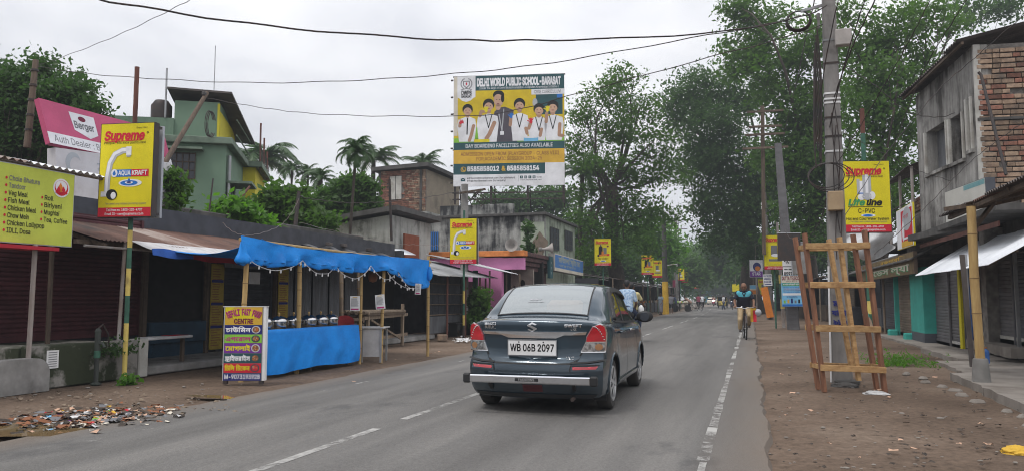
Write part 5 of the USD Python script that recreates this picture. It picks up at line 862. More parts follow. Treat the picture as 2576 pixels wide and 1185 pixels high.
I += [(R_(870, 316, 1092, 480), 'ink_teal', 1), (R_(1045, 316, 1092, 345), 'ink_blue', 2), (ell(X(862), Yy(380), hK(20), hK(34)), 'ink_grey', 2), (R_(177, 660, 1105, 700), 'ink_lime', 1), (R_(340, 570, 385, 700), 'ink_lime', 1)]
def kid(hx, hy_, hr, sx, sw, sy, by_, tie=True, sleeve=None):
    I.extend([(Polygon([(X(sx - sw * 0.55), Yy(sy + 18)), (X(hx - 10), Yy(sy - 6)), (X(hx + 16), Yy(sy - 6)), (X(sx + sw * 0.55), Yy(sy + 16)), (X(sx + sw * 0.62), Yy(sy + 75)), (X(sx + sw * 0.5), Yy(by_)), (X(sx - sw * 0.5), Yy(by_)), (X(sx - sw * 0.62), Yy(sy + 75))]), 'ink_white', 3), (ell(X(hx), Yy(hy_ + hr * 0.9), hK(hr * 0.45), hK(hr * 0.6)), 'ink_brown2', 4), (ell(X(hx), Yy(hy_), hK(hr * 0.86), hK(hr)), 'ink_skin', 5),
              (ell(X(hx), Yy(hy_ - hr * 0.12), hK(hr * 1.02), hK(hr * 1.08)).difference(ell(X(hx), Yy(hy_ + hr * 0.45), hK(hr * 0.82), hK(hr * 0.95))), 'ink_black', 6), (ell(X(hx - hr * 0.33), Yy(hy_ + hr * 0.05), hK(hr * 0.1), hK(hr * 0.07)), 'ink_black', 6), (ell(X(hx + hr * 0.33), Yy(hy_ + hr * 0.05), hK(hr * 0.1), hK(hr * 0.07)), 'ink_black', 6), (ell(X(hx), Yy(hy_ + hr * 0.58), hK(hr * 0.25), hK(hr * 0.06)), 'ink_maroon', 6)])
    if tie: I.append((LineString([(X(hx - 28), Yy(sy + 2)), (X(hx), Yy(sy + 110)), (X(hx + 28), Yy(sy + 2))]).buffer(hK(3.5)), 'ink_black', 5))
def arm(pts, hand=None, hc=None, r=13):
    I.append((LineString([(X(a), Yy(b)) for a, b in pts]).buffer(hK(r)), 'ink_brown2', 5))
    if hand:
        x, y, s, r0 = hand; I.append((shapely.union_all([ell(X(x), Yy(y), hK(s * 0.5), hK(s * 0.55))] + [LineString([(X(x), Yy(y)), (X(x + s * 1.15 * math.sin(math.radians(a + r0))), Yy(y - s * 1.15 * math.cos(math.radians(a + r0))))]).buffer(hK(s * 0.16)) for a in (-70, -30, -8, 14, 36)]), hc, 7))
ink('ink_amber2', (0.60, 0.44, 0.02)); ink('ink_brown2', (0.40, 0.24, 0.16)); ink('ink_shawl', (0.085, 0.075, 0.09))
I.append((Polygon([(X(500), Yy(700)), (X(508), Yy(560)), (X(520), Yy(450)), (X(560), Yy(415)), (X(610), Yy(410)), (X(685), Yy(440)), (X(660), Yy(560)), (X(715), Yy(700))]), 'ink_shawl', 2)); I += [(ell(X(557), Yy(350), hK(40), hK(58)), 'ink_skin', 3), (ell(X(556), Yy(312), hK(46), hK(38)).difference(ell(X(552), Yy(366), hK(42), hK(62))), 'ink_black', 4), (ell(X(552), Yy(410), hK(22), hK(26)), 'ink_skin', 3), (ell(X(590), Yy(340), hK(14), hK(34)), 'ink_black', 4), (ell(X(540), Yy(350), hK(6), hK(3)), 'ink_black', 5), (ell(X(565), Yy(350), hK(6), hK(3)), 'ink_black', 5), (ell(X(552), Yy(384), hK(11), hK(3)), 'ink_maroon', 5), (LineString([(X(560), Yy(470)), (X(585), Yy(610)), (X(600), Yy(430))]).buffer(hK(4)), 'ink_grey', 4), (R_(570, 610, 602, 640), 'ink_white', 5)]
kid(294, 430, 42, 288, 130, 490, 690, False); I.append((LineString([(X(294), Yy(500)), (X(290), Yy(628))]).buffer(hK(5)), 'ink_black', 5)); kid(472, 395, 46, 465, 150, 470, 695); kid(732, 395, 45, 735, 120, 470, 690); kid(895, 440, 44, 880, 130, 500, 690); kid(1010, 420, 46, 1020, 130, 490, 690)
arm([(345, 560), (325, 640), (310, 680)]); arm([(520, 540), (480, 630), (455, 665)], r=16); arm([(228, 560), (232, 535)], (235, 533, 22, 60), 'ink_red'); arm([(400, 480), (410, 445), (450, 440)], (452, 437, 26, 0), 'ink_yellow'); arm([(655, 560), (660, 500)], (662, 492, 24, 10), 'ink_blue'); arm([(810, 590), (825, 550)], (828, 538, 26, 0), 'ink_red'); arm([(955, 540), (960, 470)], (966, 445, 27, 5), 'ink_yellow'); arm([(1068, 560), (1062, 650), (1090, 655)]); arm([(785, 590), (795, 630)]); arm([(915, 600), (905, 650)])
I += [(R_(768, 660, 888, 696), 'ink_sky', 8), (ell(X(828), Yy(663), hK(60), hK(8)), 'ink_white', 9), (R_(350, 672, 480, 698), 'ink_yellow', 8),
      (R_(177, 697, 1105, 757), 'ink_teal', 10), (text('DAY BOARDING FACILITIES ALSO AVAILABLE', hK(29), X(280), Yy(741), width=X(1008) - X(280), bold=1), 'ink_white', 11), (R_(177, 757, 1105, 870), 'ink_amber', 10), (text('ADMISSION OPEN FROM (PLAYGROUP - CLASS VIII)', hK(28), X(238), Yy(806), width=X(1060) - X(238), bold=1), 'ink_brown', 11), (text('FOR ACADEMIC SESSION 2024-25', hK(28), X(370), Yy(846), width=X(920) - X(370), bold=1), 'ink_brown', 11),
      (R_(177, 870, 944, 958), 'ink_teal', 10), (text('8585858012', hK(36), X(292), Yy(930), width=X(562) - X(292), bold=3), 'ink_white', 11), (text('&', hK(36), X(582), Yy(930), bold=2), 'ink_amber', 11), (text('8585858154', hK(36), X(627), Yy(930), width=X(896) - X(627), bold=3), 'ink_white', 11), (ell(X(261), Yy(916), hK(22), hK(22)).difference(ell(X(261), Yy(916), hK(17), hK(17))), 'ink_amber', 11), (LineString([(X(252), Yy(905)), (X(256), Yy(920)), (X(270), Yy(927))]).buffer(hK(4)), 'ink_amber', 11),
      (R_(177, 958, 1105, 1052), 'ink_white', 10), (R_(944, 870, 1105, 960), 'ink_white', 10), (R_(240, 986, 277, 1012), 'ink_teal', 11), (LineString([(X(241), Yy(987)), (X(258), Yy(1001)), (X(276), Yy(987))]).buffer(hK(1.5)), 'ink_white', 12), (text('admission@dwpsbarasat.com (for admission)', hK(14), X(292), Yy(994), width=X(695) - X(292), bold=1), 'ink_black', 11), (text('info@dwpsbarasat.com (for enquiry)', hK(14), X(292), Yy(1016), width=X(618) - X(292), bold=1), 'ink_black', 11), (text('www.dwpsbarasat.com', hK(12), X(738), Yy(1012), width=X(916) - X(738)), 'ink_black', 11), (R_(721, 970, 723, 1020), 'ink_midgrey', 11)]
for q, ch in enumerate(('f', 'in', 't', 'm')): I.append((R_(736 + q * 35, 974, 760 + q * 35, 996), 'ink_teal', 11)); I.append((text(ch, hK(13), X(748 + q * 35), Yy(992), align='c', bold=1), 'ink_white', 12))
I.append((text('YouTube', hK(12), X(874), Yy(992), width=hK(40), bold=1), 'ink_black', 11)); printed(t, F, I, fp)
m = MB()
for x in (0.08, W * 0.34, W * 0.67, W - 0.08): t.part('upright', MB().bar(F.at(np.array(x), np.array(-0.95), -0.14), F.at(np.array(x), np.array(Hh), -0.14), 0.09), 'black_steel'); t.part('strut', MB().bar(F.at(np.array(x), np.array(-0.95), -2.2), F.at(np.array(x), np.array(Hh * 0.7), -0.2), 0.06), 'black_steel')
for y in (-0.35, -0.7, Hh * 0.33, Hh * 0.66, Hh): t.part('cross_bar', MB().bar(F.at(np.array(-0.05), np.array(y), -0.1), F.at(np.array(W + 0.05), np.array(y), -0.1), 0.07), 'black_steel')
for yy_ in np.linspace(0.2, Hh - 0.2, 7): t.part('edge_clamp', MB().box(F.at(np.array(-0.1), np.array(yy_), -0.05), (0.12, 0.06, 0.08)), 'black_steel')
# concrete service pole before the hoarding
pb = AX(1168, 640, -10.2); t = T('concrete_pole', 'short concrete service pole with a tangle of cables below the hoarding', 'utility pole', (pb[0], pb[1], 0)); tz = AX(1165, 463, -10.2)[2]; t.part('pole', MB().tube([(pb[0], pb[1], 0), (pb[0], pb[1], tz)], [0.17, 0.13], 10), 'concrete', smooth=60); t.part('cross_arm', MB().bar((pb[0] - 0.1, pb[1] - 0.2, tz - 0.35), (pb[0] + 0.9, pb[1] - 0.2, tz - 0.25), 0.07), 'old_wood')
m = MB()
for k in range(6): c = np.array([pb[0] + 0.4 + 0.08 * k, pb[1] - 0.25, tz - 0.3]); m.tube([c + np.array([0.15 * math.sin(a + k), 0.05 * math.cos(3 * a), -0.12 * a * (1 if k % 2 else 0.7)]) for a in np.linspace(0, 5, 12)], 0.018, 5)
t.part('cable_tangle', m, 'black_steel')
# ---------------------------------------------------------------- the dark blue saloon
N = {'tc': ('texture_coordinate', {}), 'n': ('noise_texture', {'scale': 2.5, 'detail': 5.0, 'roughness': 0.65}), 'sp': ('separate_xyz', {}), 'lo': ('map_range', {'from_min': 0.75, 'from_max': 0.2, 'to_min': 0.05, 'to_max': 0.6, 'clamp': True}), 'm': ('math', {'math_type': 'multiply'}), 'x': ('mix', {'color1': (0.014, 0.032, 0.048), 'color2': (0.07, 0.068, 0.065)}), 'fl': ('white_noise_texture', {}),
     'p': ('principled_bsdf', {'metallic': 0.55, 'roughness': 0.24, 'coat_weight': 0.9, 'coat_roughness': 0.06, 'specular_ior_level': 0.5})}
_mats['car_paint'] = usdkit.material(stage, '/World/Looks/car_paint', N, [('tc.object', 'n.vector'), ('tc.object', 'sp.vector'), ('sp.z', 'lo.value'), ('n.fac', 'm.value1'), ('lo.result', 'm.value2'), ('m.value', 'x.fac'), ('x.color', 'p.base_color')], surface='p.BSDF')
glassmat('car_glass', (0.74, 0.78, 0.78), film=0.32, filmcol=(0.55, 0.60, 0.61), ior=2.3); glassmat('side_glass', (0.06, 0.065, 0.07), film=0.05, filmcol=(0.1, 0.1, 0.1), ior=1.33)  # pale rear film: dust plus the reflected sky put into its colour
mat('tyre', (0.022, 0.022, 0.022), (0.04, 0.037, 0.034), rough=0.85, scale=5); mat('hubcap', (0.42, 0.43, 0.44), (0.3, 0.3, 0.3), rough=0.35, metal=0.7, scale=5); mat('black_plastic', (0.02, 0.02, 0.021), rough=0.5)
mat('lamp_red', (0.42, 0.006, 0.016), (0.30, 0.004, 0.012), rough=0.12, spec=0.7, coat=1.0, scale=9); mat('lamp_clear', (0.42, 0.42, 0.42), (0.14, 0.14, 0.14), rough=0.1, metal=0.5, coat=1.0, scale=22, lo=0.4, hi=0.6); mat('lamp_amber', (0.3, 0.15, 0.07), rough=0.2, coat=1.0); mat('cushion', (0.50, 0.28, 0.13), (0.4, 0.2, 0.09), rough=0.9); mat('seat_grey', (0.09, 0.085, 0.08), rough=0.9)
CL = 4.0
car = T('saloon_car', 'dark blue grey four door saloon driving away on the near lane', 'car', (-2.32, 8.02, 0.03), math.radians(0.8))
ky = [0, .15, .33, .46, .62, .85, 1.1, 1.35, 1.8, 2.2, 2.5, 2.8, 3.08, 3.4, 3.7, 3.88, 4.0]
ztop = PchipInterpolator(ky, [1.03, 1.052, 1.062, 1.085, 1.19, 1.325, 1.42, 1.458, 1.472, 1.46, 1.40, 1.22, 1.03, .985, .92, .83, .70])
zbel = PchipInterpolator([0, .3, .6, 1.0, 2.0, 3.1, 3.6, 4.0], [.97, .995, 1.0, .985, .94, .92, .85, .63])
wtp = PchipInterpolator([0, .35, .5, .8, 1.4, 2.2, 2.7, 3.1, 3.6, 4.0], [.60, .62, .63, .60, .585, .575, .60, .64, .62, .52])
wmx = PchipInterpolator([0, .3, .7, 1.4, 2.4, 3.2, 3.7, 4.0], [.765, .79, .81, .80, .80, .81, .79, .72])
zbo = PchipInterpolator([0, .3, .9, 3.2, 4.0], [.175, .165, .19, .2, .22])
prof = PchipInterpolator([.15, .2, .33, .47, .555, .585, .62, .72, .88, .97, 1.01, 1.035, 1.08, 1.6], [.16, .12, .03, .0, .012, .03, .075, .085, .085, .072, .075, .095, .14, .14])
def yrear(x, z): return prof(np.clip(z, .15, 1.6)) + 0.20 * (np.abs(x) / 0.8) ** 3.2
NR = 44
def ring(y):
    w, zb, zt, zl, wt = float(wmx(y)), float(zbo(y)), float(ztop(y)), float(zbel(y)), float(wtp(y)); zl = min(zl, zt - 0.035); te = zt - 0.022 - 0.02 * min(1, max(0, (zt - 1.06) / .3)); wb = max(w * 0.945, wt + 0.015)
    c = np.array([(0, zb), (.6 * w, zb), (.92 * w, zb + .015), (.985 * w, zb + .12), (w, .5), (.992 * w, .70), (.975 * w, zl - .07), (wb, zl), (lerp(wb, wt + .03, .5), lerp(zl, te, .5)), (wt + .028, te - .03 * min(1, (zt - zl) * 3)), (wt - .03, te), (wt * .5, zt - .006), (0, zt)])
    u = np.array([0, 2, 3.2, 4, 5, 6, 7, 7.7, 9, 10.6, 11.4, 12.6, 14.0]); s = np.linspace(0, 14, NR); return PchipInterpolator(u, c)(s)
Ys = np.concatenate([np.linspace(0, 1.4, 52), np.linspace(1.43, 2.2, 20), np.linspace(2.24, 4.0, 52)])
def lift(y, R): 
    x, z = R[:, 0], R[:, 1]; a = yrear(x, z) * np.exp(-y / .35); b = (0.26 * (np.abs(x) / .8) ** 2.4 + 0.3 * np.clip(z - .6, 0, 1)) * np.exp(-(CL - y) / .4)
    return np.stack([x, y + a - b, z], 1)
half = np.array([lift(y, ring(y)) for y in Ys])          # stations x ring
def cap(y, front):
    R = ring(y); rows = []
    for s in np.linspace(0.0, 1, 22)[:-1]:
        q = np.stack([R[:, 0] * s, 0.6 + (R[:, 1] - 0.6) * s], 1); rows.append(lift(y, q))
    return np.array(rows)
half = np.concatenate([cap(0.0, False), half, cap(CL, True)[::-1]])
full = np.concatenate([half, (half * [-1, 1, 1])[:, ::-1][:, 1:]], 1)      # right bottom -> top -> left bottom
WY, WZ, AR = (0.78, 3.17), 0.30, 0.345
V = full.reshape(-1, 3).copy(); n_, m_ = full.shape[:2]
for wy in WY:
    d = np.hypot(V[:, 1] - wy, V[:, 2] - WZ); side = np.abs(V[:, 0]) > 0.6
    near = side & (np.abs(d - AR) < 0.028); k = AR / np.maximum(d, 1e-6); V[near, 1] = wy + (V[near, 1] - wy) * k[near]; V[near, 2] = WZ + (V[near, 2] - WZ) * k[near]
i, j = np.meshgrid(np.arange(n_ - 1), np.arange(m_ - 1), indexing='ij'); q = np.stack([i * m_ + j, i * m_ + j + 1, (i + 1) * m_ + j + 1, (i + 1) * m_ + j], -1).reshape(-1, 4)
cen = V[q].mean(1); keep = np.ones(len(q), bool)
for wy in WY: keep &= ~((np.hypot(cen[:, 1] - wy, cen[:, 2] - WZ) < AR - 0.004) & (np.abs(cen[:, 0]) > 0.5))
# openings behind the panes
station = np.repeat(np.concatenate([np.zeros(21), Ys, np.full(21, CL)])[:-1], m_ - 1); ringi = np.tile(np.minimum(np.arange(m_ - 1), 2 * NR - 3 - np.arange(m_ - 1)), n_ - 1)
rw = Polygon([(-.53, .535), (.53, .535), (.50, 1.17), (-.50, 1.17)]); ws = Polygon([(-.52, 2.42), (.52, 2.42), (.56, 2.98), (-.56, 2.98)])
sw1 = Polygon([(1.12, 1.01), (1.32, 1.30), (1.40, 1.335), (1.76, 1.345), (1.76, .975)]); sw2 = Polygon([(1.86, .97), (1.86, 1.345), (2.28, 1.315), (2.42, 1.27), (2.80, 1.0), (2.78, .955)])
toph = ringi >= 31
pt = shapely.points(cen[:, 0], cen[:, 1]); ps = shapely.points(cen[:, 1], cen[:, 2])
keep &= ~(toph & (shapely.contains(rw.buffer(-0.035), pt) | shapely.contains(ws.buffer(-0.03), pt)) & (cen[:, 2] > 1.0)); sideq = (ringi > 20) & (ringi < 36) & (np.abs(cen[:, 0]) > .5)
keep &= ~(sideq & (shapely.contains(sw1.buffer(-0.03), ps) | shapely.contains(sw2.buffer(-0.03), ps)))
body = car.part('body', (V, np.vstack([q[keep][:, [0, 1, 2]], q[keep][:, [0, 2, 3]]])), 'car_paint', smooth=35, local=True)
# maps onto the body surface
Ht = full[21:21 + len(Ys)]; tv_ = Ht[:, 28:2 * NR - 1 - 28].reshape(-1, 3); top_f = LinearNDInterpolator(tv_[:, :2], tv_[:, 2]); top_n = NearestNDInterpolator(tv_[:, :2], tv_[:, 2])
svt = Ht[:, 6:38].reshape(-1, 3); side_f = LinearNDInterpolator(svt[:, 1:], svt[:, 0]); side_n = NearestNDInterpolator(svt[:, 1:], svt[:, 0])
def m_top(p): z = top_f(p); z = np.where(np.isnan(z), top_n(p), z); return np.stack([p[:, 0], p[:, 1], z], 1)
def m_side(sg):
    def f(p): x = side_f(p); x = np.where(np.isnan(x), side_n(p), x); return np.stack([sg * x, p[:, 0], p[:, 1]], 1)
    return f
def m_rear(p): return np.stack([p[:, 0], yrear(p[:, 0], p[:, 1]), p[:, 1]], 1)
def patch(poly, fm, up, h=0.004, step=0.03, skirt=True):
    """a piece that lies h above the body surface over the outline"""
    mb = MB()
    for g in getattr(poly, 'geoms', [poly]):
        L_ = g.exterior.length; E_ = np.array([g.exterior.interpolate(s).coords[0] for s in np.arange(0, L_, step)]); C_ = np.array(g.exterior.coords)[:-1]; E_ = E_[[min(np.hypot(*(C_ - e).T)) > step * .35 for e in E_]]; B_ = np.vstack([E_, C_]); o = np.argsort([g.exterior.project(Point(*b)) for b in B_]); B_ = B_[o]
        x0, y0, x1, y1 = g.bounds; gx, gy = np.meshgrid(np.arange(x0, x1, step), np.arange(y0, y1, step)); ins = np.stack([gx.ravel(), gy.ravel()], 1); ins = ins[shapely.contains(g.buffer(-step * .4), shapely.points(ins))] if len(ins) else ins
        A2 = np.vstack([B_, ins]) if len(ins) else B_; tr = Delaunay(A2).simplices; c2 = A2[tr].mean(1); tr = tr[shapely.contains(g.buffer(1e-5), shapely.points(c2))]; P3 = fm(A2) + np.asarray(up, float) * h
        a = P3[tr]; nn = np.cross(a[:, 1] - a[:, 0], a[:, 2] - a[:, 0]) @ np.asarray(up, float); tr = np.where((nn < 0)[:, None], tr[:, ::-1], tr); mb.add(P3, tr)
        if skirt: k = len(B_); Q3 = np.vstack([P3[:k], P3[:k] - np.asarray(up, float) * (h + 0.006)]); mb.add(Q3, [(x, (x + 1) % k, k + (x + 1) % k, k + x) for x in range(k)])
    return mb
UPB = np.array([0, -0.5, 0.85]); RV = np.array([0, -1.0, 0]); 
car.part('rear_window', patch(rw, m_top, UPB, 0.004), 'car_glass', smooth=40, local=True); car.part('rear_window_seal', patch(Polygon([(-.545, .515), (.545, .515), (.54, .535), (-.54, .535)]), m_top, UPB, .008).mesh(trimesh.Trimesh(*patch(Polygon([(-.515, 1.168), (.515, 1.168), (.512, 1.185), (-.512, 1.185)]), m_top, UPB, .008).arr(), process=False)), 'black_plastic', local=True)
for sg in (-1, 1): car.part('rear_window_seal', patch(Polygon([(sg * .545, .52), (sg * .53, .52), (sg * .498, 1.18), (sg * .513, 1.18)]), m_top, UPB, .008), 'black_plastic', local=True)
car.part('windscreen', patch(ws, m_top, (0, .6, .8), .004), 'side_glass', smooth=40, local=True)
fp = body
badge = lambda s, h, x, z, w: text(s, h, x, z, width=w, bold=2)
for sg in (-1, 1):
    UPS = (sg * 0.96, 0, 0.28); ms = m_side(sg)
    for w_ in (sw1, sw2): car.part('side_window', patch(w_, ms, UPS, 0.004), 'side_glass', smooth=40, local=True)
    car.part('window_trim', patch(LineString([(1.02, 1.0), (1.9, .965), (2.86, .945)]).buffer(.012), ms, UPS, .009), 'black_plastic', local=True); car.part('window_trim', patch(LineString([(1.81, .96), (1.81, 1.35)]).buffer(.045, cap_style=2), ms, UPS, .006), 'black_plastic', local=True)
    car.part('rain_visor', patch(LineString([(1.10, 1.03), (1.30, 1.325), (1.42, 1.365), (1.80, 1.375), (2.30, 1.34), (2.45, 1.28)]).buffer(.028), ms, UPS, .03), 'black_plastic', local=True)
    for ln in ([(1.06, 1.0), (1.0, .86), (1.13, .52), (1.17, .30), (1.5, .26), (2.72, .26), (2.8, .5), (2.76, .93)], [(1.83, .95), (1.83, .27)], [(0.95, .97), (.55, .99), (.40, .985)]): car.part('panel_gap', patch(LineString(ln).buffer(.0055), ms, UPS, .0015, skirt=False), 'black_plastic', local=True)
    for y in (1.22, 2.05): hb_ = MB().tube([(sg * .80, y, .86), (sg * .835, y + .04, .865), (sg * .835, y + .16, .865), (sg * .80, y + .2, .86)], .013, 8); car.part('door_handle', hb_, 'chrome' if y > 2 else 'car_paint', local=True, smooth=True)
    car.part('sill', patch(LineString([(1.15, .25), (2.8, .25)]).buffer(.045, cap_style=2), ms, UPS, .02), 'car_paint', local=True)
    # mirror
    e = trimesh.creation.icosphere(3); v = np.array(e.vertices); v[:, 1] = np.where(v[:, 1] < 0, v[:, 1] * .35, v[:, 1]); v = v * [.115, .085, .078] + [sg * .935, 2.60, 1.02]; mi = car.part('mirror', (v, e.faces), 'black_plastic', local=True, smooth=True); car.part('mirror_arm', MB().tube([(sg * .80, 2.66, .99), (sg * .90, 2.63, 1.0)], .025, 8), 'black_plastic', local=True, under=mi); car.part('mirror_glass', MB().lathe([(.001, 0), (.062, 0), (.066, .003)], (sg * .935, 2.567, 1.02), axis='y', n=20), 'window_dark', local=True, under=mi)
    # tail lamp
    L1 = Polygon([(sg * .735, .985), (sg * .665, .955), (sg * .60, .845), (sg * .597, .80), (sg * .785, .80), (sg * .79, .90), (sg * .775, .965)]); L2 = Polygon([(sg * .593, .79), (sg * .545, .69), (sg * .775, .69), (sg * .785, .79)]); allp = shapely.union_all([L1.buffer(.012), L2.buffer(.012)])
    lp = car.part('tail_lamp', patch(allp, m_rear, RV, .006, .02), 'chrome', local=True, smooth=50); car.part('red_lens', patch(L1, m_rear, RV, .024, .02), 'lamp_red', local=True, smooth=50, under=lp); car.part('clear_lens', patch(L2, m_rear, RV, .022, .02), 'lamp_clear', local=True, smooth=50, under=lp)
    car.part('indicator', patch(ell(sg * .72, .74, .04, .035), m_rear, RV, .026, .015), 'lamp_amber', local=True, smooth=True, under=lp); car.part('reverse_lamp', patch(ell(sg * .635, .735, .038, .034), m_rear, RV, .026, .015), 'lamp_clear', local=True, smooth=True, under=lp)
    m = MB()
    for k in range(9): s_ = k / 8; px_, pz_ = (sg * (.672 + .10 * s_), .962 - .006 * s_ - .135 * s_ * s_); c = m_rear(np.array([[px_ + sg * .0, pz_]]))[0]; m.box(c + RV * .026, (.016, .006, .012), bev=.003)
    car.part('chrome_stud', m, 'chrome', local=True, under=lp)
    # reflector and bumper crease
    rf = Polygon([(sg * .46, .50), (sg * .70, .505), (sg * .72, .535), (sg * .46, .53)]); car.part('reflector', patch(rf, m_rear, RV, .006, .02), 'lamp_red', local=True, smooth=True); car.part('bumper_crease', patch(LineString([(sg * .44, .575), (sg * .60, .578), (sg * .785, .60)]).buffer(.008), m_rear, RV, .012, .02), 'black_plastic', local=True); car.part('reflector_bezel', patch(LineString([(sg * .43, .49), (sg * .44, .545), (sg * .73, .548)]).buffer(.006), m_rear, RV, .006, .02), 'black_plastic', local=True)
    car.part('mud_flap', MB().box((sg * .68, 0.47, .2), (.14, .012, .14)), 'black_plastic', local=True)
    for wy in WY:
        car.part('wheel_arch', MB().grid(np.array([[(sg * x, wy + r * math.cos(a), WZ + r * math.sin(a)) for r, x in ((.02, .42), (AR + .004, .42), (AR + .004, .79))] for a in np.linspace(-.1, math.pi + .1, 24)])), 'dark_inside', local=True)
        lip = [(sg * (abs(float(side_n(np.array([[wy + AR * math.cos(a), WZ + AR * math.sin(a)]]))[0])) + .002), wy + AR * math.cos(a), WZ + AR * math.sin(a)) for a in np.linspace(-.25, math.pi + .25, 40)]; car.part('arch_lip', MB().tube(lip, .012, 6), 'car_paint', local=True, smooth=True)
        wh = T  # wheel: tyre, cap
        tp = car.part('wheel', MB().lathe([(.20, sg * .63), (.262, sg * .615), (.288, sg * .635), (.292, sg * .66), (.292, sg * .74), (.286, sg * .765), (.265, sg * .782), (.205, sg * .775), (.2, sg * .76)], (0, wy, WZ - .008), axis='x', n=40), 'tyre', local=True, smooth=40)
        car.part('rim', MB().lathe([(.21, sg * .76), (.205, sg * .775), (.19, sg * .765), (.17, sg * .75), (.001, sg * .75)], (0, wy, WZ - .008), axis='x', n=36), 'black_plastic', local=True, under=tp, smooth=40); cp = MB().lathe([(.205, sg * .774), (.198, sg * .784), (.178, sg * .782), (.17, sg * .762)], (0, wy, WZ - .008), axis='x', n=36).lathe([(.05, sg * .755), (.045, sg * .785), (.001, sg * .79)], (0, wy, WZ - .008), axis='x', n=20)
        for k in range(7):
            a = k * 2 * math.pi / 7; mdl = a + .18; P_ = lambda r, b, xx: (sg * xx, wy + r * math.cos(b), WZ - .008 + r * math.sin(b))
            cp.grid(np.array([[P_(.03, a - .5, .788), P_(.03, a + .5, .788)], [P_(.10, a - .22, .782), P_(.10, a + .22, .782)], [P_(.19, a - .26, .78), P_(.19, a + .26, .78)]]))
        car.part('hubcap', cp, 'hubcap', local=True, under=tp, smooth=40)
# boot lid gap, chrome strip, plate, badges
gap = LineString([(-.60, .80), (-.545, .68), (-.50, .60), (-.44, .565), (0, .555), (.44, .565), (.50, .60), (.545, .68), (.60, .80)]); car.part('boot_gap', patch(gap.buffer(.009), m_rear, RV, .0015, .02, skirt=False), 'black_plastic', local=True); car.part('boot_gap', patch(LineString([(-.62, .5), (-.635, .1), (-.60, .02)]).buffer(.005), m_top, (0, 0, 1), .002, skirt=False), 'black_plastic', local=True)
car.part('chrome_strip', patch(Polygon([(-.60, .905), (.60, .905), (.585, .872), (.36, .868), (.27, .835), (-.27, .835), (-.36, .868), (-.585, .872)]), m_rear, RV, .022, .02), 'chrome', smooth=30, local=True); car.part('plate_recess', patch(Polygon([(-.34, .865), (.34, .865), (.28, .63), (-.28, .63)]), m_rear, RV, .001, .03, skirt=False), 'car_paint', local=True)
yp = -0.012 + float(yrear(0, .73)); pl = car.part('number_plate', MB().box((0.0, yp - .008, .728), (.56, .012, .175), bev=.004), 'paper', local=True); Fc = Frame((-.28, yp - .0145, .64), (1, 0, 0)); g = text('WB 06B 2097', .075, .28, .052, width=.50, align='c', bold=2); mb = MB().flat(g, Fc, .001); car.part('number', mb, 'ink_black', local=True, under=pl); mb = MB()
for x in (.13, .41): mb.flat(ell(x, .150, .008, .008), Fc, .001)
car.part('screw', mb, 'ink_black', local=True, under=pl); car.part('plate_frame', MB().flat(sbox(0, 0, .56, .175).difference(sbox(.008, .008, .552, .167)), Fc, .0012), 'ink_midgrey', local=True, under=pl)
def badge_on(poly, m, h=.006): car.part('badge', patch(poly, m_rear, RV, h, .03, skirt=False), m, local=True)
badge_on(badge('MARUTI', .030, -.575, .975, .145), 'chrome'); badge_on(badge('SUZUKI', .030, -.575, .936, .145), 'chrome'); badge_on(text('SWIFT', .030, .36, .958, width=.19, bold=3), 'chrome'); badge_on(text('DZ', .026, .43, .918, width=.06, bold=2), 'chrome'); badge_on(text('VDI', .032, .375, .605, width=.09, bold=2), 'hubcap')
S_ = shapely.union_all([Polygon([(0, .055), (.055, .03), (.036, .021), (0, .034), (-.018, .022), (.055, -.012), (.055, -.022), (.0, -.055), (-.055, -.03), (-.036, -.021), (0, -.034), (.018, -.022), (-.055, .012), (-.055, .022)]).buffer(0)]); badge_on(affinity.translate(S_, -.0, .955), 'chrome', .01)
# bumper guard
gd = car.part('bumper_guard', MB().box((0, -.085, .395), (1.36, .03, .085), bev=.012), 'chrome', local=True, smooth=30)
for sg in (-1, 1): car.part('end_cap', MB().box((sg * .71, -.07, .395), (.085, .06, .105), bev=.015), 'black_plastic', local=True, under=gd); car.part('arm', MB().bar((sg * .48, -.05, .39), (sg * .47, .1, .28), .035), 'black_plastic', local=True, under=gd)
car.part('guard_badge', MB().box((-.02, -.103, .395), (.26, .008, .035), bev=.003), 'black_plastic', local=True, under=gd); car.part('guard_badge', MB().flat(text('FASHIONS', .022, 0, -.011, align='c', width=.18, bold=2), Frame((-.02, -.1075, .395), (1, 0, 0)), .0006), 'chrome', local=True, under=gd)
car.part('lower_grille', patch(sbox(-.10, .25, .12, .33), m_rear, RV, .004, .03), 'maroon', local=True); car.part('lower_valance', patch(Polygon([(-.70, .225), (.70, .225), (.66, .185), (-.66, .185)]), m_rear, RV, .01), 'black_plastic', local=True)
car.part('exhaust', MB().tube([(.45, .3, .19), (.45, .06, .18)], .022, 10), 'black_steel', local=True); car.part('underbody', MB().box((0, 2.0, .24), (1.2, 3.4, .08)), 'dark_inside', local=True)
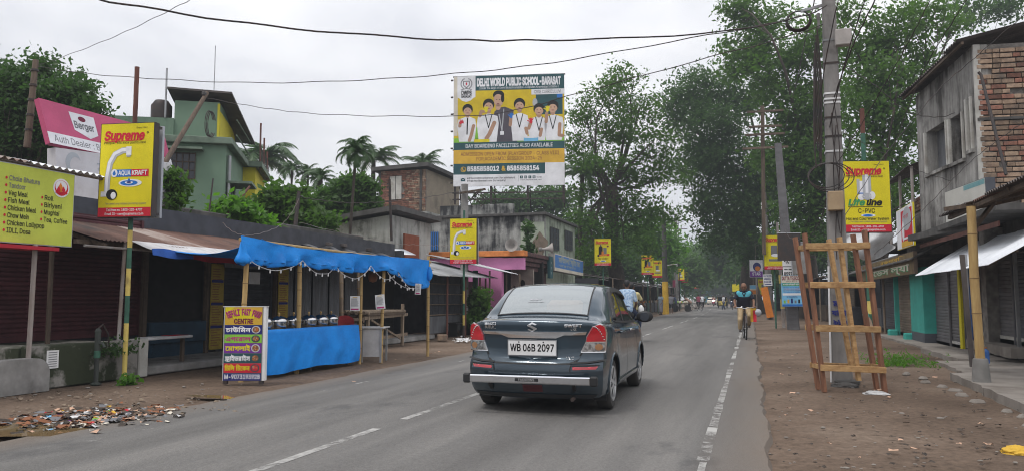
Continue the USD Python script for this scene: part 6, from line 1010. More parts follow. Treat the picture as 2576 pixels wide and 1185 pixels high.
# cabin
car.part('cabin_floor', MB().box((0, 1.9, .55), (1.3, 2.4, .5)), 'dark_inside', local=True); car.part('parcel_shelf', MB().box((0, .72, .97), (1.15, .5, .03)), 'seat_grey', local=True); car.part('rear_seat', MB().box((0, 1.12, 1.0), (1.15, .16, .34), bev=.05), 'seat_grey', local=True)
for x in (-.33, .33): car.part('headrest', MB().box((x, 1.14, 1.22), (.26, .09, .14), bev=.035), 'seat_grey', local=True); car.part('front_seat', MB().box((x * 1.05, 1.95, 1.0), (.46, .16, .6), bev=.06), 'seat_grey', local=True); car.part('headrest', MB().box((x * 1.05, 1.95, 1.36), (.25, .09, .12), bev=.035), 'seat_grey', local=True)
cu = car.part('cushion', MB().box((.19, .93, 1.12), (.46, .16, .26), bev=.055), 'cushion', local=True, label='tan cushion seen through the rear window')
mg = m_top; Fg = lambda poly, mname: car.part('sticker', patch(poly, m_top, UPB, .009, .03, skirt=False), mname, local=True)
Fg(text('MODSTOP', .022, 0, 1.105, width=.17, align='c', bold=2), 'ink_white'); Fg(text('BABY', .03, -.13, .72, width=.14, align='c', bold=2), 'ink_grey'); Fg(sbox(-.22, .69, -.02, .70), 'ink_grey')
# ---------------------------------------------------------------- people and cycles
mat('skin_brown', (0.20, 0.105, 0.065), (0.16, 0.08, 0.05), rough=0.55, scale=8); mat('skin_dark', (0.13, 0.07, 0.045), (0.1, 0.055, 0.036), rough=0.55, scale=8); mat('hair_black', (0.012, 0.011, 0.011), rough=0.5); mat('hair_grey', (0.10, 0.10, 0.10), rough=0.7)
for nm, c in (('wear_navy', (0.014, 0.016, 0.03)), ('wear_cyan', (0.10, 0.42, 0.52)), ('wear_khaki', (0.42, 0.31, 0.18)), ('wear_denim', (0.03, 0.045, 0.09)), ('wear_white', (0.55, 0.55, 0.56)), ('wear_red', (0.20, 0.035, 0.06)), ('wear_black', (0.02, 0.02, 0.022)), ('wear_lungi', (0.20, 0.25, 0.30)), ('wear_grey', (0.22, 0.22, 0.25)), ('wear_tan', (0.35, 0.22, 0.17)), ('wear_yellow', (0.55, 0.48, 0.25))): mat(nm, c, tuple(x * .75 for x in c), rough=0.85, scale=7, bump=0.25, bscale=14)
mat('wear_print', (0.40, 0.50, 0.60), (0.20, 0.30, 0.46), rough=0.85, scale=16, lo=.42, hi=.58)
MF = manifold3d.Manifold
def ball(p, r, n=10): return MF.sphere(float(r), n).translate([float(x) for x in p])
def bone(a, ra, b, rb, n=10): return MF.batch_hull([ball(a, ra, n), ball(b, rb, n)])
def chain(pr, n=10): return [bone(pr[i][0], pr[i][1], pr[i + 1][0], pr[i + 1][1], n) for i in range(len(pr) - 1)]
def fuse(parts, edge=0.03, it=8):
    m = MF.batch_boolean(parts, manifold3d.OpType.Add)
    if edge: m = m.refine_to_length(edge)
    g = m.to_mesh(); t = trimesh.Trimesh(g.vert_properties[:, :3], g.tri_verts, process=False)
    if it: trimesh.smoothing.filter_taubin(t, iterations=it)
    return t
def hand(wr, dirv, palm_n, curl=0.9, side=1):
    """palm, four unequal bent fingers and a thumb leaving the side of the palm"""
    d = np.asarray(dirv, float); d /= np.linalg.norm(d); n = np.asarray(palm_n, float); n = n - d * (n @ d); n /= np.linalg.norm(n); s = np.cross(d, n) * side; out = []
    w = np.asarray(wr, float); out.append(MF.batch_hull([ball(w + s * .02, .016, 8), ball(w - s * .02, .016, 8), ball(w + d * .085 + s * .034, .012, 8), ball(w + d * .085 - s * .034, .012, 8)]))
    for k, (o, L) in enumerate(((.033, .066), (.011, .076), (-.011, .071), (-.033, .055))):
        p0 = w + d * .08 + s * o; a = curl * .6; p1 = p0 + (d * math.cos(a) + n * math.sin(a)) * L * .5; a = curl * 1.7; p2 = p1 + (d * math.cos(a) + n * math.sin(a)) * L * .34; a = curl * 2.4; p3 = p2 + (d * math.cos(a) + n * math.sin(a)) * L * .24; out += chain([(p0, .0095), (p1, .009), (p2, .0085), (p3, .0075)], 8)
    t0 = w + d * .03 + s * .03; t1 = t0 + d * .03 + s * .028 + n * .012; t2 = t1 + d * .028 + s * .004 + n * .018; out += chain([(t0, .012), (t1, .0105), (t2, .009)], 8); return out
def person(t, J, wear, skin='skin_brown', hair='hair_black', bald=False, edge=0.03, legs='trousers', sleeve=0.55, hands=True, look=(0, 1, 0), feet=(0, 1, 0), tuck=False, girth=0.0):
    """J: joints (hip, chest, neck, head, sh, el, wr, hp, kn, an for sides l and r); local coordinates, facing +y"""
    P = {k: np.asarray(v, float) for k, v in J.items()}; n = 10; lk = np.asarray(look, float); lk /= np.linalg.norm(lk); up = P['head'] - P['neck']; up /= np.linalg.norm(up); sd = np.cross(lk, up); sd /= np.linalg.norm(sd); fw = np.cross(up, sd)
    B = []; sw = P['sl'] - P['sr']; sw = sw / np.linalg.norm(sw); bk = np.cross(sw, P['neck'] - P['hip']); bk /= np.linalg.norm(bk)
    hw = np.linalg.norm(P['sl'] - P['sr']) / 2
    def torso(g):
        g += girth
        return [MF.batch_hull([ball(P['hip'] + sw * .085, .105 + g, n), ball(P['hip'] - sw * .085, .105 + g, n), ball(lerp(P['hip'], P['chest'], .55) + sw * .075, .105 + g, n), ball(lerp(P['hip'], P['chest'], .55) - sw * .075, .105 + g, n)]),
        MF.batch_hull([ball(lerp(P['hip'], P['chest'], .5) + sw * .07, .105 + g, n), ball(lerp(P['hip'], P['chest'], .5) - sw * .07, .105 + g, n), ball(P['chest'] + sw * .095, .11 + g, n), ball(P['chest'] - sw * .095, .11 + g, n), ball(P['sl'] - sw * .05, .062 + g, n), ball(P['sr'] + sw * .05, .062 + g, n)]), MF.batch_hull([ball(P['sl'], .056 + g, n), ball(P['sr'], .056 + g, n), ball(P['neck'] - (P['neck'] - P['chest']) * .15, .06 + g, n)])]
    B += torso(-0.012); H = P['head']; B += chain([(P['neck'] - up * .03, .055), (H - up * .06, .05)], n)
    B.append(MF.batch_hull([ball(H + up * .045 - fw * .02, .084, 14), ball(H + up * .02 + fw * .012, .082, 14), ball(H - up * .055 + fw * .03, .052, 12), ball(H - up * .095 + fw * .055, .026, 10), ball(H - up * .04 + sd * .035 + fw * .02, .045, 10), ball(H - up * .04 - sd * .035 + fw * .02, .045, 10)]))
    B.append(MF.batch_hull([ball(H + up * .01 + fw * .09, .010, 8), ball(H - up * .028 + fw * .108, .014, 8), ball(H - up * .03 + fw * .085, .02, 8)]))
    for s in (-1, 1): B.append(MF.batch_hull([ball(H + sd * s * .083 - up * .0 - fw * .005, .012, 8), ball(H + sd * s * .086 - up * .035 - fw * .0, .010, 8), ball(H + sd * s * .09 + up * .015 - fw * .02, .009, 8)])); B.append(ball(H + sd * s * .032 + up * .022 + fw * .083, .017, 8))
    B.append(bone(H - up * .062 + fw * .088 + sd * .02, .009, H - up * .062 + fw * .088 - sd * .02, .009, 8))
    for s in 'lr':
        B += chain([(P['s' + s], .05), (lerp(P['s' + s], P['e' + s], .4), .046), (P['e' + s], .037), (lerp(P['e' + s], P['w' + s], .35), .038), (P['w' + s], .025)], n)
        if hands: d = P['w' + s] - P['e' + s]; B += hand(P['w' + s], J.get('hd' + s, d), J.get('hn' + s, (0, 0, -1)), J.get('curl', .8), 1 if s == 'l' else -1)
        B += chain([(P['h' + s], .085), (lerp(P['h' + s], P['k' + s], .5), .072), (P['k' + s], .052), (lerp(P['k' + s], P['a' + s], .35), .05), (P['a' + s], .033)], n)
        f = np.asarray(feet, float); B += [MF.batch_hull([ball(P['a' + s] - f * .035 - (0, 0, .035), .03, 8), ball(P['a' + s] + f * .06 - (0, 0, .045), .028, 8), ball(P['a' + s] + f * .15 - (0, 0, .06), .02, 8)])]
    body = t.part('body', fuse(B, edge, 5), skin, smooth=True, local=True)
    W = torso(.012)
    if not tuck: W.append(MF.batch_hull([ball(P['hip'] + sw * .09 - (P['neck'] - P['hip']) * .12, .11, n), ball(P['hip'] - sw * .09 - (P['neck'] - P['hip']) * .12, .11, n), ball(P['hip'] + sw * .08, .115, n), ball(P['hip'] - sw * .08, .115, n)]))
    for s in 'lr': W += chain([(P['s' + s], .066), (lerp(P['s' + s], P['e' + s], sleeve), .064)], n)
    sp = t.part('shirt', fuse(W, edge, 6), wear[0], smooth=True, local=True)
    if legs == 'trousers':
        L_ = [MF.batch_hull([ball(P['hip'] + sw * .08, .118, n), ball(P['hip'] - sw * .08, .118, n), ball(P['hl'], .098, n), ball(P['hr'], .098, n)])]
        for s in 'lr': L_ += chain([(P['h' + s], .103), (lerp(P['h' + s], P['k' + s], .5), .09), (P['k' + s], .074), (lerp(P['k' + s], P['a' + s], .4), .073), (lerp(P['k' + s], P['a' + s], .95), .066)], n)
        t.part('trousers', fuse(L_, edge, 6), wear[1], smooth=True, local=True)
    elif legs == 'shorts':
        L_ = [MF.batch_hull([ball(P['hip'] + sw * .08, .118, n), ball(P['hip'] - sw * .08, .118, n), ball(P['hl'], .098, n), ball(P['hr'], .098, n)])]
        for s in 'lr': L_ += chain([(P['h' + s], .105), (lerp(P['h' + s], P['k' + s], .85), .088)], n)
        t.part('shorts', fuse(L_, edge, 6), wear[1], smooth=True, local=True)
    else:
        t.part('lungi', fuse([MF.batch_hull([ball(P['hip'] + sw * .1, .115, n), ball(P['hip'] - sw * .1, .115, n), ball(lerp(P['kl'], P['al'], .55) , .10, n), ball(lerp(P['kr'], P['ar'], .55), .10, n)])], edge, 4), wear[1], smooth=True, local=True)
    for s in 'lr':
        f = np.asarray(feet, float); t.part('shoe', fuse([MF.batch_hull([ball(P['a' + s] - f * .04 - (0, 0, .04), .036, 8), ball(P['a' + s] + f * .07 - (0, 0, .045), .034, 8), ball(P['a' + s] + f * .165 - (0, 0, .06), .026, 8), ball(P['a' + s] - f * .04 - (0, 0, .065), .03, 8)])], .03, 2), 'hair_black' if len(wear) < 3 else wear[2], smooth=True, local=True)
    if not bald: t.part('hair', fuse([MF.batch_hull([ball(H + up * .062 - fw * .028, .084, 12), ball(H + up * .04 - fw * .045, .084, 12), ball(H - up * .02 - fw * .055, .06, 10), ball(H + up * .075 + fw * .018, .070, 12)])], .025, 3), hair, smooth=True, local=True)
    else:
        t.part('hair', fuse([MF.batch_hull([ball(H + up * .0 - fw * .05 + sd * .03, .062, 10), ball(H + up * .0 - fw * .05 - sd * .03, .062, 10), ball(H - up * .03 - fw * .045, .055, 10), ball(H + sd * .072 + up * .01 - fw * .02, .02, 8), ball(H - sd * .072 + up * .01 - fw * .02, .02, 8)])], .025, 2), 'hair_grey', smooth=True, local=True)
        t.part('moustache', fuse([bone(H - up * .045 + fw * .098 + sd * .022, .008, H - up * .045 + fw * .098 - sd * .022, .008, 8)], 0, 0), 'hair_grey', local=True)
    for s in (-1, 1): t.part('eye', trimesh.creation.icosphere(1, .011).apply_translation(H + sd * s * .032 + up * .018 + fw * .096), 'hair_black', local=True); t.part('eyebrow', fuse([bone(H + sd * s * .018 + up * .042 + fw * .093, .005, H + sd * s * .045 + up * .04 + fw * .085, .005, 6)], 0, 0), 'hair_black', local=True)
    return P
mat('bike_frame', (0.03, 0.022, 0.022), (0.05, 0.03, 0.025), rough=0.4); mat('spoke', (0.4, 0.4, 0.4), rough=0.3, metal=.9)
def bicycle(name, label, loc, rz, group=None, fine=True):
    t = T(name, label, 'bicycle', loc, rz, group); r = .34; s = 24 if fine else 14
    for wy in (-.56, .56):
        w = t.part('wheel', MB().tube([(0, wy + r * math.cos(a), r + r * math.sin(a)) for a in np.linspace(0, 2 * math.pi, s + 1)], .021, 8, cap=False), 'tyre', local=True, smooth=True); t.part('rim', MB().tube([(0, wy + (r - .03) * math.cos(a), r + (r - .03) * math.sin(a)) for a in np.linspace(0, 2 * math.pi, s + 1)], .012, 6, cap=False), 'spoke', local=True, under=w); m = MB()
        for k in range(20 if fine else 10): a = k * 2 * math.pi / (20 if fine else 10); m.tube([(.02 * (-1) ** k, wy, r), (0, wy + (r - .03) * math.cos(a), r + (r - .03) * math.sin(a))], .002, 3)
        t.part('spokes', m.tube([(-.04, wy, r), (.04, wy, r)], .022, 8), 'spoke', local=True, under=w)
        t.part('mudguard', MB().grid(np.array([[(x, wy + (r + .05) * math.cos(a), r + (r + .05) * math.sin(a)) for x in (-.03, -.015, .015, .03)] for a in np.linspace(.5 if wy > 0 else .3, 2.5 if wy > 0 else 3.0, 12)])), 'bike_frame', local=True, smooth=True)
    m = MB()
    for a, b in (((0, .40, .86), (0, -.20, .84)), ((0, .42, .80), (0, -.05, .30)), ((0, -.05, .30), (0, -.22, .92)), ((.05, -.05, .30), (.05, -.56, .34)), ((-.05, -.05, .30), (-.05, -.56, .34)), ((.03, -.2, .84), (.05, -.56, .34)), ((-.03, -.2, .84), (-.05, -.56, .34)), ((0, .38, .95), (0, .44, .74))): m.tube([a, b], .016, 8)
    for s_ in (-1, 1): m.tube([(s_ * .03, .44, .74), (s_ * .045, .50, .55), (s_ * .045, .56, .34)], .012, 6)
    t.part('frame', m, 'bike_frame', local=True, smooth=50); t.part('handlebar', MB().tube([(-.29, .20, .99), (-.26, .30, 1.0), (-.14, .40, .99), (0, .41, .97), (.14, .40, .99), (.26, .30, 1.0), (.29, .20, .99)], .012, 8), 'chrome', local=True, smooth=True)
    for s_ in (-1, 1): t.part('grip', MB().tube([(s_ * .29, .2, .99), (s_ * .295, .11, .985)], .017, 8), 'black_plastic', local=True, smooth=True)
    t.part('saddle', MB().lathe([(.001, .07), (.07, .06), (.12, .02), (.11, -.01), (.001, -.02)], (0, -.27, .93), n=14), 'black_plastic', local=True, smooth=True)
    cr = t.part('crank', MB().tube([(.06, -.05, .30), (.075, -.05, .30)], .09, 16).tube([(.09, -.05, .30), (.09, .1, .24)], .011, 6).tube([(-.09, -.05, .30), (-.09, -.2, .36)], .011, 6), 'spoke', local=True); t.part('pedal', MB().box((.14, .1, .24), (.09, .07, .02)), 'black_plastic', local=True, under=cr); t.part('pedal', MB().box((-.14, -.2, .36), (.09, .07, .02)), 'black_plastic', local=True, under=cr)
    if fine: t.part('bell', MB().lathe([(.03, 0), (.028, .02), (.001, .035)], (.1, .40, 1.0), n=12), 'chrome', local=True, smooth=True)
    return t
def rider_joints(lean=.05, turn=0.0):
    return dict(hip=(0, -.27, 1.01), chest=(0, -.17 + lean, 1.32), neck=(0, -.11 + lean, 1.49), head=(0, -.05 + lean, 1.645), sl=(-.19, -.13 + lean, 1.44), sr=(.19, -.13 + lean, 1.44), el=(-.30, .0, 1.19), er=(.30, .0, 1.19), wl=(-.275, .16, 1.045), wr=(.275, .16, 1.045), hdl=(-.08, 1, -.25), hdr=(.08, 1, -.25), hnl=(0, .0, -1), hnr=(0, 0, -1),
                hl=(-.10, -.25, .97), hr=(.10, -.25, .97), kl=(-.15, .16, .74), kr=(.15, .22, .60), al=(-.145, -.17, .44), ar=(.145, .10, .325), curl=1.0)
bl = G(1872, 857); bz = math.radians(184)
bk = bicycle('bicycle', 'black bicycle carrying a red and yellow bag, ridden along the white edge line', (bl[0] + .02, bl[1] + .9, .02), bz)
t = T('person', 'balding man in navy and turquoise polo shirt cycling along the road edge', 'person', (bl[0] + .02, bl[1] + .9, .02), bz); Pm = person(t, rider_joints(.03), ('wear_navy', 'wear_khaki', 'bike_frame'), bald=True, edge=.022, sleeve=.62, girth=.022)
# turquoise yoke and collar of the polo shirt
tm = [p for p in (Pm['sl'], Pm['sr'])]; yk = fuse([MF.batch_hull([ball(Pm['sl'] + (.02, .012, -.0), .092, 10), ball(Pm['sr'] + (-.02, .012, -.0), .092, 10), ball(Pm['chest'] + (.10, .04, .04), .112, 10), ball(Pm['chest'] + (-.10, .04, .04), .112, 10), ball(Pm['neck'] - (0, .0, .06), .09, 10)])], .022, 5); t.part('yoke', yk, 'wear_cyan', smooth=True, local=True); t.part('collar', fuse(chain([(Pm['neck'] + (-.06, .0, .0), .026), (Pm['neck'] + (-.04, .075, -.05), .024), (Pm['neck'] + (0, .085, -.14), .02)]) + chain([(Pm['neck'] + (.06, .0, .0), .026), (Pm['neck'] + (.04, .075, -.05), .024), (Pm['neck'] + (0, .085, -.14), .02)]), .02, 3), 'wear_navy', smooth=True, local=True)
c = np.array([-.24, .36, .78]); t = T('shopping_bag', 'red and yellow carrier bag with a clear bundle hung on the handlebar', 'bag', (bl[0] + .02, bl[1] + .9, .02), bz); t.part('bag', MB().slab(np.array([[(-.12 - .26 * a, .34 + .03 * math.sin(5 * a + 3 * b), .97 - .42 * b) for a in np.linspace(.15, .8, 6)] for b in np.linspace(0, 1, 6)]), (0, .05, 0)), 'ink_amber', local=True, smooth=40); t.part('red_panel', MB().slab(np.array([[(-.12 - .26 * a, .40 + .03 * math.sin(5 * a + 3 * b), .95 - .40 * b) for a in np.linspace(.45, .82, 5)] for b in np.linspace(.1, 1, 5)]), (0, .012, 0)), 'ink_red', local=True, smooth=40); e = trimesh.creation.icosphere(2, 1.0); v = np.array(e.vertices) * [.11, .1, .12] + [-.39, .33, .83]; v += (meshkit.fbm(v * 12, 3, 2) - .5)[:, None] * .05; t.part('bundle', (v, e.faces), 'ink_grey', local=True, smooth=True)
# motorbike with two riders beyond the car
mp = np.array([-3.38, 22.3, 0.03]); mz = math.radians(0)
def motorbike(name, label, loc, rz, m='wear_navy', group=None):
    t = T(name, label, 'motorcycle', loc, rz, group)
    for wy in (-.62, .64):
        w = t.part('wheel', MB().tube([(0, wy + .25 * math.cos(a), .29 + .25 * math.sin(a)) for a in np.linspace(0, 2 * math.pi, 19)], .048, 8, cap=False), 'tyre', local=True, smooth=True); sp = MB()
        for k in range(5): sp.bar((0, wy, .29), (0, wy + .22 * math.cos(k * 1.2566), .29 + .22 * math.sin(k * 1.2566)), .03)
        t.part('rim', sp, 'spoke', local=True, under=w); t.part('mudguard', MB().grid(np.array([[(x, wy + .33 * math.cos(a), .29 + .33 * math.sin(a)) for x in (-.07, -.04, .04, .07)] for a in np.linspace(.4, 2.8, 10)])), 'black_plastic', local=True, smooth=True)
    tk = fuse([MF.batch_hull([ball((0, .05, .84), .11), ball((0, .32, .86), .13), ball((0, .2, .78), .13)])], .04, 4); t.part('tank', tk, m, local=True, smooth=True); t.part('seat', fuse([MF.batch_hull([ball((0, -.02, .80), .09), ball((0, -.60, .86), .08), ball((0.06, -.3, .79), .08), ball((-.06, -.3, .79), .08)])], .04, 4), 'black_plastic', local=True, smooth=True); t.part('engine', MB().box((0, .1, .45), (.26, .36, .34), bev=.05), 'black_steel', local=True)
    t.part('tail', fuse([MF.batch_hull([ball((0, -.45, .72), .08), ball((0, -.82, .82), .06)])], .04, 2), m, local=True, smooth=True); t.part('tail_lamp', MB().box((0, -.88, .78), (.12, .04, .07), bev=.01), 'lamp_red', local=True); t.part('number_plate', MB().box((0, -.90, .62), (.2, .012, .12)), 'paper', local=True); t.part('fork', MB().tube([(.07, .42, .95), (.07, .64, .29)], .02, 6).tube([(-.07, .42, .95), (-.07, .64, .29)], .02, 6), 'spoke', local=True); t.part('handlebar', MB().tube([(-.36, .22, 1.03), (-.2, .38, 1.04), (.2, .38, 1.04), (.36, .22, 1.03)], .014, 6), 'black_steel', local=True)
    t.part('headlamp', MB().lathe([(.001, .08), (.08, .06), (.09, 0), (.05, -.09), (.001, -.1)], (0, .56, .92), axis='y', n=14), 'lamp_clear', local=True, smooth=True); t.part('exhaust', MB().tube([(.15, .1, .3), (.16, -.3, .3), (.17, -.75, .4)], [.025, .045, .05], 8), 'chrome', local=True, smooth=True)
    for s in (-1, 1): t.part('mirror', MB().lathe([(.001, .02), (.05, .01), (.001, -.02)], (s * .3, .3, 1.2), axis='y', n=10).tube([(s * .27, .3, 1.04), (s * .3, .3, 1.18)], .006, 4), 'black_plastic', local=True)
    return t
motorbike('motorcycle', 'dark motorcycle carrying two men past the saloon car', mp, mz)
def moto_joints(dy, dz=0.0, arms='bar'):
    J = dict(hip=(0, dy, .95 + dz), chest=(0, dy + .08, 1.27 + dz), neck=(0, dy + .11, 1.44 + dz), head=(0, dy + .16, 1.595 + dz), sl=(-.19, dy + .09, 1.39 + dz), sr=(.19, dy + .09, 1.39 + dz), hl=(-.11, dy + .02, .91 + dz), hr=(.11, dy + .02, .91 + dz), kl=(-.22, dy + .42, .80), kr=(.22, dy + .42, .80), al=(-.2, dy + .18, .42), ar=(.2, dy + .18, .42), curl=1.0)
    if arms == 'bar': J.update(el=(-.32, dy + .22, 1.15), er=(.32, dy + .22, 1.15), wl=(-.34, .20, 1.07), wr=(.34, .20, 1.07), hdl=(0, 1, -.2), hdr=(0, 1, -.2))
    else: J.update(el=(-.26, dy + .08, 1.12), er=(.27, dy + .12, 1.12), wl=(-.15, dy + .28, .98), wr=(.2, dy + .3, .98))
    return J
t = T('person', 'man in yellow sleeved shirt driving the motorcycle beyond the car', 'person', mp, mz); person(t, moto_joints(-.02), ('wear_yellow', 'wear_denim'), 'skin_dark', edge=.04)
t = T('person', 'man in pale blue patterned shirt riding pillion beyond the car', 'person', mp + (-.06, 0, 0), mz); person(t, moto_joints(-.46, .07, 'lap'), ('wear_print', 'wear_denim'), 'skin_dark', edge=.04, sleeve=.7)
t = T('plastic_bag', 'white plastic bag held on the lap of the motorcycle riders', 'bag', mp + (.28, .1, .85)); e = trimesh.creation.icosphere(2); v = np.array(e.vertices) * [.09, .16, .16]; v += (meshkit.fbm(v * 9, 3, 4) - .5)[:, None] * .06; t.part('bag', (v + mp + (.30, .0, .92), e.faces), 'paper', smooth=True)
def standing(x, y, rz, label, wear, skin='skin_dark', stride=.0, arms=(.1, .1), legs='trousers', hair='hair_black', h=1.0, bend_=0.0, group=None):
    t = T('person', label, 'person', (x, y, .0), rz, group); b = bend_
    J = dict(hip=(0, -b * .15, .93), chest=(0, b * .22, 1.26 - b * .06), neck=(0, b * .36, 1.43 - b * .12), head=(0, b * .46 + .02, 1.575 - b * .16), sl=(-.185, b * .32, 1.375 - b * .1), sr=(.185, b * .32, 1.375 - b * .1), el=(-.24, b * .3 + arms[0] * .5, 1.10), er=(.24, b * .3 + arms[1] * .5, 1.10), wl=(-.22, b * .3 + arms[0] * 2.0, .87 + arms[0] * .5), wr=(.22, b * .3 + arms[1] * 2.0, .87 + arms[1] * .5), hnl=(1, 0, 0), hnr=(-1, 0, 0), hl=(-.1, 0, .88), hr=(.1, 0, .88), kl=(-.11, stride * .5 + .02, .48), kr=(.11, -stride * .4 + .02, .48), al=(-.11, stride, .085), ar=(.11, -stride, .09), curl=.5)
    person(t, J, wear, skin, edge=.05, legs=legs, hair=hair); return t
# ---------------------------------------------------------------- right hand side: poles, wooden frame, shops
mat('frame_red', (0.26, 0.12, 0.068), (0.15, 0.07, 0.042), rough=0.65, scale=5, stretch=(4, 4, .5), rand=.12); mat('frame_yellow', (0.42, 0.265, 0.12), (0.26, 0.145, 0.06), rough=0.65, scale=5, stretch=(1.5, 4, 4), rand=.15, grime=(0.16, 0.08, 0.035), gr=(.6, .75), gscale=2.5)
mat('pole_concrete', (0.235, 0.222, 0.212), (0.15, 0.142, 0.135), rough=.92, scale=5, stretch=(1, 1, .35), bump=.35, obj=False, grime=(.08, .07, .07), gscale=1.6); mat('box_tan', (0.34, 0.25, 0.15), (0.28, 0.2, 0.12), rough=.6)
for nm, a in (('shutter_grey', (.135, .13, .135)), ('shutter_brown', (.20, .155, .115)), ('shutter_dark', (.075, .08, .095))): mat(nm, a, tuple(x * .72 for x in a), rough=.55, scale=2.2, rand=.12, stretch=(1, 1, 3), grime=(.07, .055, .045), gscale=1.2)
mat('teal_paint', (0.05, 0.36, 0.30), (0.04, 0.29, 0.245), rough=.7, scale=1.5, obj=False, grime=(.08, .2, .17)); mat('pavement_stone', (0.25, 0.225, 0.2), (0.17, 0.15, 0.13), rough=.95, scale=1.5, bump=.4, obj=False, grime=(.11, .09, .075)); mat('blue_paint', (0.03, 0.1, 0.3), rough=.6); mat('torn_vinyl', (.5, .5, .5), (.36, .36, .36), rough=.6, scale=4)
b0 = G(2117, 962); lean = np.array([-.085, 0.0, 0]); ztp = 7.6
t = T('utility_pole', 'tall square concrete utility pole hung with cables and meter boxes', 'utility pole', b0)
sec = lambda w0, w1, p, q, m_: MB().grid(np.array([[c + np.array([sx * w / 2, sy * w * .42, 0]) for sx, sy in ((-.8, -1), (.8, -1), (1, -.8), (1, .8), (.8, 1), (-.8, 1), (-1, .8), (-1, -.8), (-.8, -1))] for c, w in ((p, w0), (lerp(p, q, .5), (w0 + w1) / 2), (q, w1))])[:, ::-1])
pt_ = np.array([b0[0] + .01, b0[1], ztp]); pole_at = lambda z: lerp(b0, pt_, z / ztp)
t.part('pole', sec(.31, .165, b0 - (0, 0, .1), pt_, 0), 'pole_concrete')
for v, m_ in ((238, 'paper'), (252, 'paper'), (262, 'paper'), (300, 'black_steel'), (348, 'black_steel'), (386, 'paper'), (100, 'grey_tin'), (160, 'black_steel')): z = EYE + (750 - v) / FOC * 11.95; w = .31 - .145 * z / ztp + .02; t.part('band', sec(w, w, pole_at(z), pole_at(z + .03), 0), m_)
def pole_box(u0, u1, v0, v1, dep, m_, name='meter_box', lab=None):
    q0, q1 = AY(u0, v1, b0[1] - .2), AY(u1, v0, b0[1] - .2); return t.part(name, MB().box((q0 + q1) / 2, (q1[0] - q0[0], dep, q1[2] - q0[2]), bev=.012), m_, label=lab)
pole_box(2083, 2121, 482, 531, .16, 'box_tan', lab='tan cable junction box'); pole_box(2101, 2141, 74, 118, .14, 'grey_horn', lab='grey meter box near the top')
P_ = [pole_at(.02) + (-.16, -.14, 0), pole_at(1.8) + (-.145, -.13, 0)]; t.part('white_stripe', MB().bar(P_[0], P_[1], .02, .02), 'paper')
Fq = Frame(pole_at(1.0) + (-.12, -.131, 0), (1, 0, 0)); t.part('painted_words', MB().flat(text('মা', .09, 0.02, .18, kind='bengali', bold=2), Fq, .003).flat(text('যাগা', .08, 0.0, .04, kind='bengali', bold=2), Fq, .003).flat(text('৯৮৩', .08, 0.02, -.10, kind='bengali', bold=2), Fq, .003), 'ink_navy')
m = MB()
for k in range(3): r = .28 + .025 * k; c = AY(2078 + 6 * k, 442 + 3 * k, b0[1] - .2); m.tube([c + np.array([r * math.cos(a) * (.95 + .02 * k), -.03 * k + .02 * math.sin(3 * a), r * .68 * math.sin(a)]) for a in np.linspace(0, 2 * math.pi, 30)], .008, 5, cap=False)
t.part('cable_coil', m, 'black_steel', smooth=True); m = MB()
for k in range(4): r = .17; c = AY(2009, 52, b0[1]); m.tube([c + np.array([r * math.cos(a) * (1 + .05 * k), .02 * k, r * math.sin(a) * (.9 + .04 * k)]) for a in np.linspace(0, 2 * math.pi, 24)], .012, 5, cap=False)
t.part('cable_coil', m, 'black_steel', smooth=True); t.part('cross_arm', MB().bar(AY(2015, 30, b0[1]), AY(2092, 8, b0[1]), .04), 'grey_tin'); t.part('insulator', MB().lathe([(.02, .1), (.035, .08), (.025, .05), (.04, .03), (.02, 0), (.02, -.12), (.03, -.14), (.001, -.16)], AY(2059, 50, b0[1] - .1), n=10), 'pole_concrete', smooth=True)
m = MB()
for k in range(9): z0 = 5.6 - .12 * k; x0 = -.19 - .01 * k; m.tube([pole_at(z) + (x0 + .03 * math.sin(3.1 * (z - 3.9) / 1.5 + k * .6), -.14 - .012 * k, 0) for z in np.linspace(z0, 3.35 + .12 * (k % 4), 12)], .012, 5)
for k in range(3): m.tube([pole_at(z) + (.02 + .05 * math.sin(z * 2.2 + k * 2), -.17, 0) for z in np.linspace(4.4 - .2 * k, 1.9 + .2 * k, 14)], .008, 4)
t.part('cable_bundle', m, 'black_steel', smooth=True); t.part('rubble', MB().box(b0 + (.05, -.3, .04), (.34, .16, .07), rz=.3, bev=.02), 'concrete_dark', label='broken kerb piece at the foot')
# wooden tree guard
o = G(2074, 985); rr = G(2226, 986) - o; Wf = np.linalg.norm(rr); rr /= Wf; bb = np.array([-rr[1], rr[0], 0]); fr = lambda x, d, z: o + rr * x + bb * d + np.array([0, 0, z])
t = T('wooden_tree_guard', 'leaning slatted wooden tree guard of red and yellow timber before the utility pole', 'tree guard', o); k_ = Wf / .8
for d, dz in ((0, 0), (.36, .06)):
    for (x0, z0, x1, z1, m_, w) in ((0, 0, -.20, 2.22 - .03 * (d > 0), 'frame_red', .085), (.46, .16, .27, 2.16, 'frame_yellow', .08), (.80, 0, .61, 2.26 - .03 * (d > 0), 'frame_red', .085)):
        if d and z0: z0 = .34
        t.part('post', MB().bar(fr(x0 * k_ + (.02 if d else 0), d * .85, z0), fr(x1 * k_ + (-.02 if d else 0), d, z1), w, .05, up=rr), m_)
    for z, s in ((2.03, .01), (1.49, .0), (.88, -.01), (.34, -.03)):
        xo = -.20 * z / 2.3; dd = -.06 if d == 0 else d * (.85 + .15 * z / 2.3) + .06; t.part('slat', MB().bar(fr((xo - .03) * k_, dd, z), fr((xo + .83) * k_, dd, z + s), .045, .085, bev=.004), 'frame_yellow')
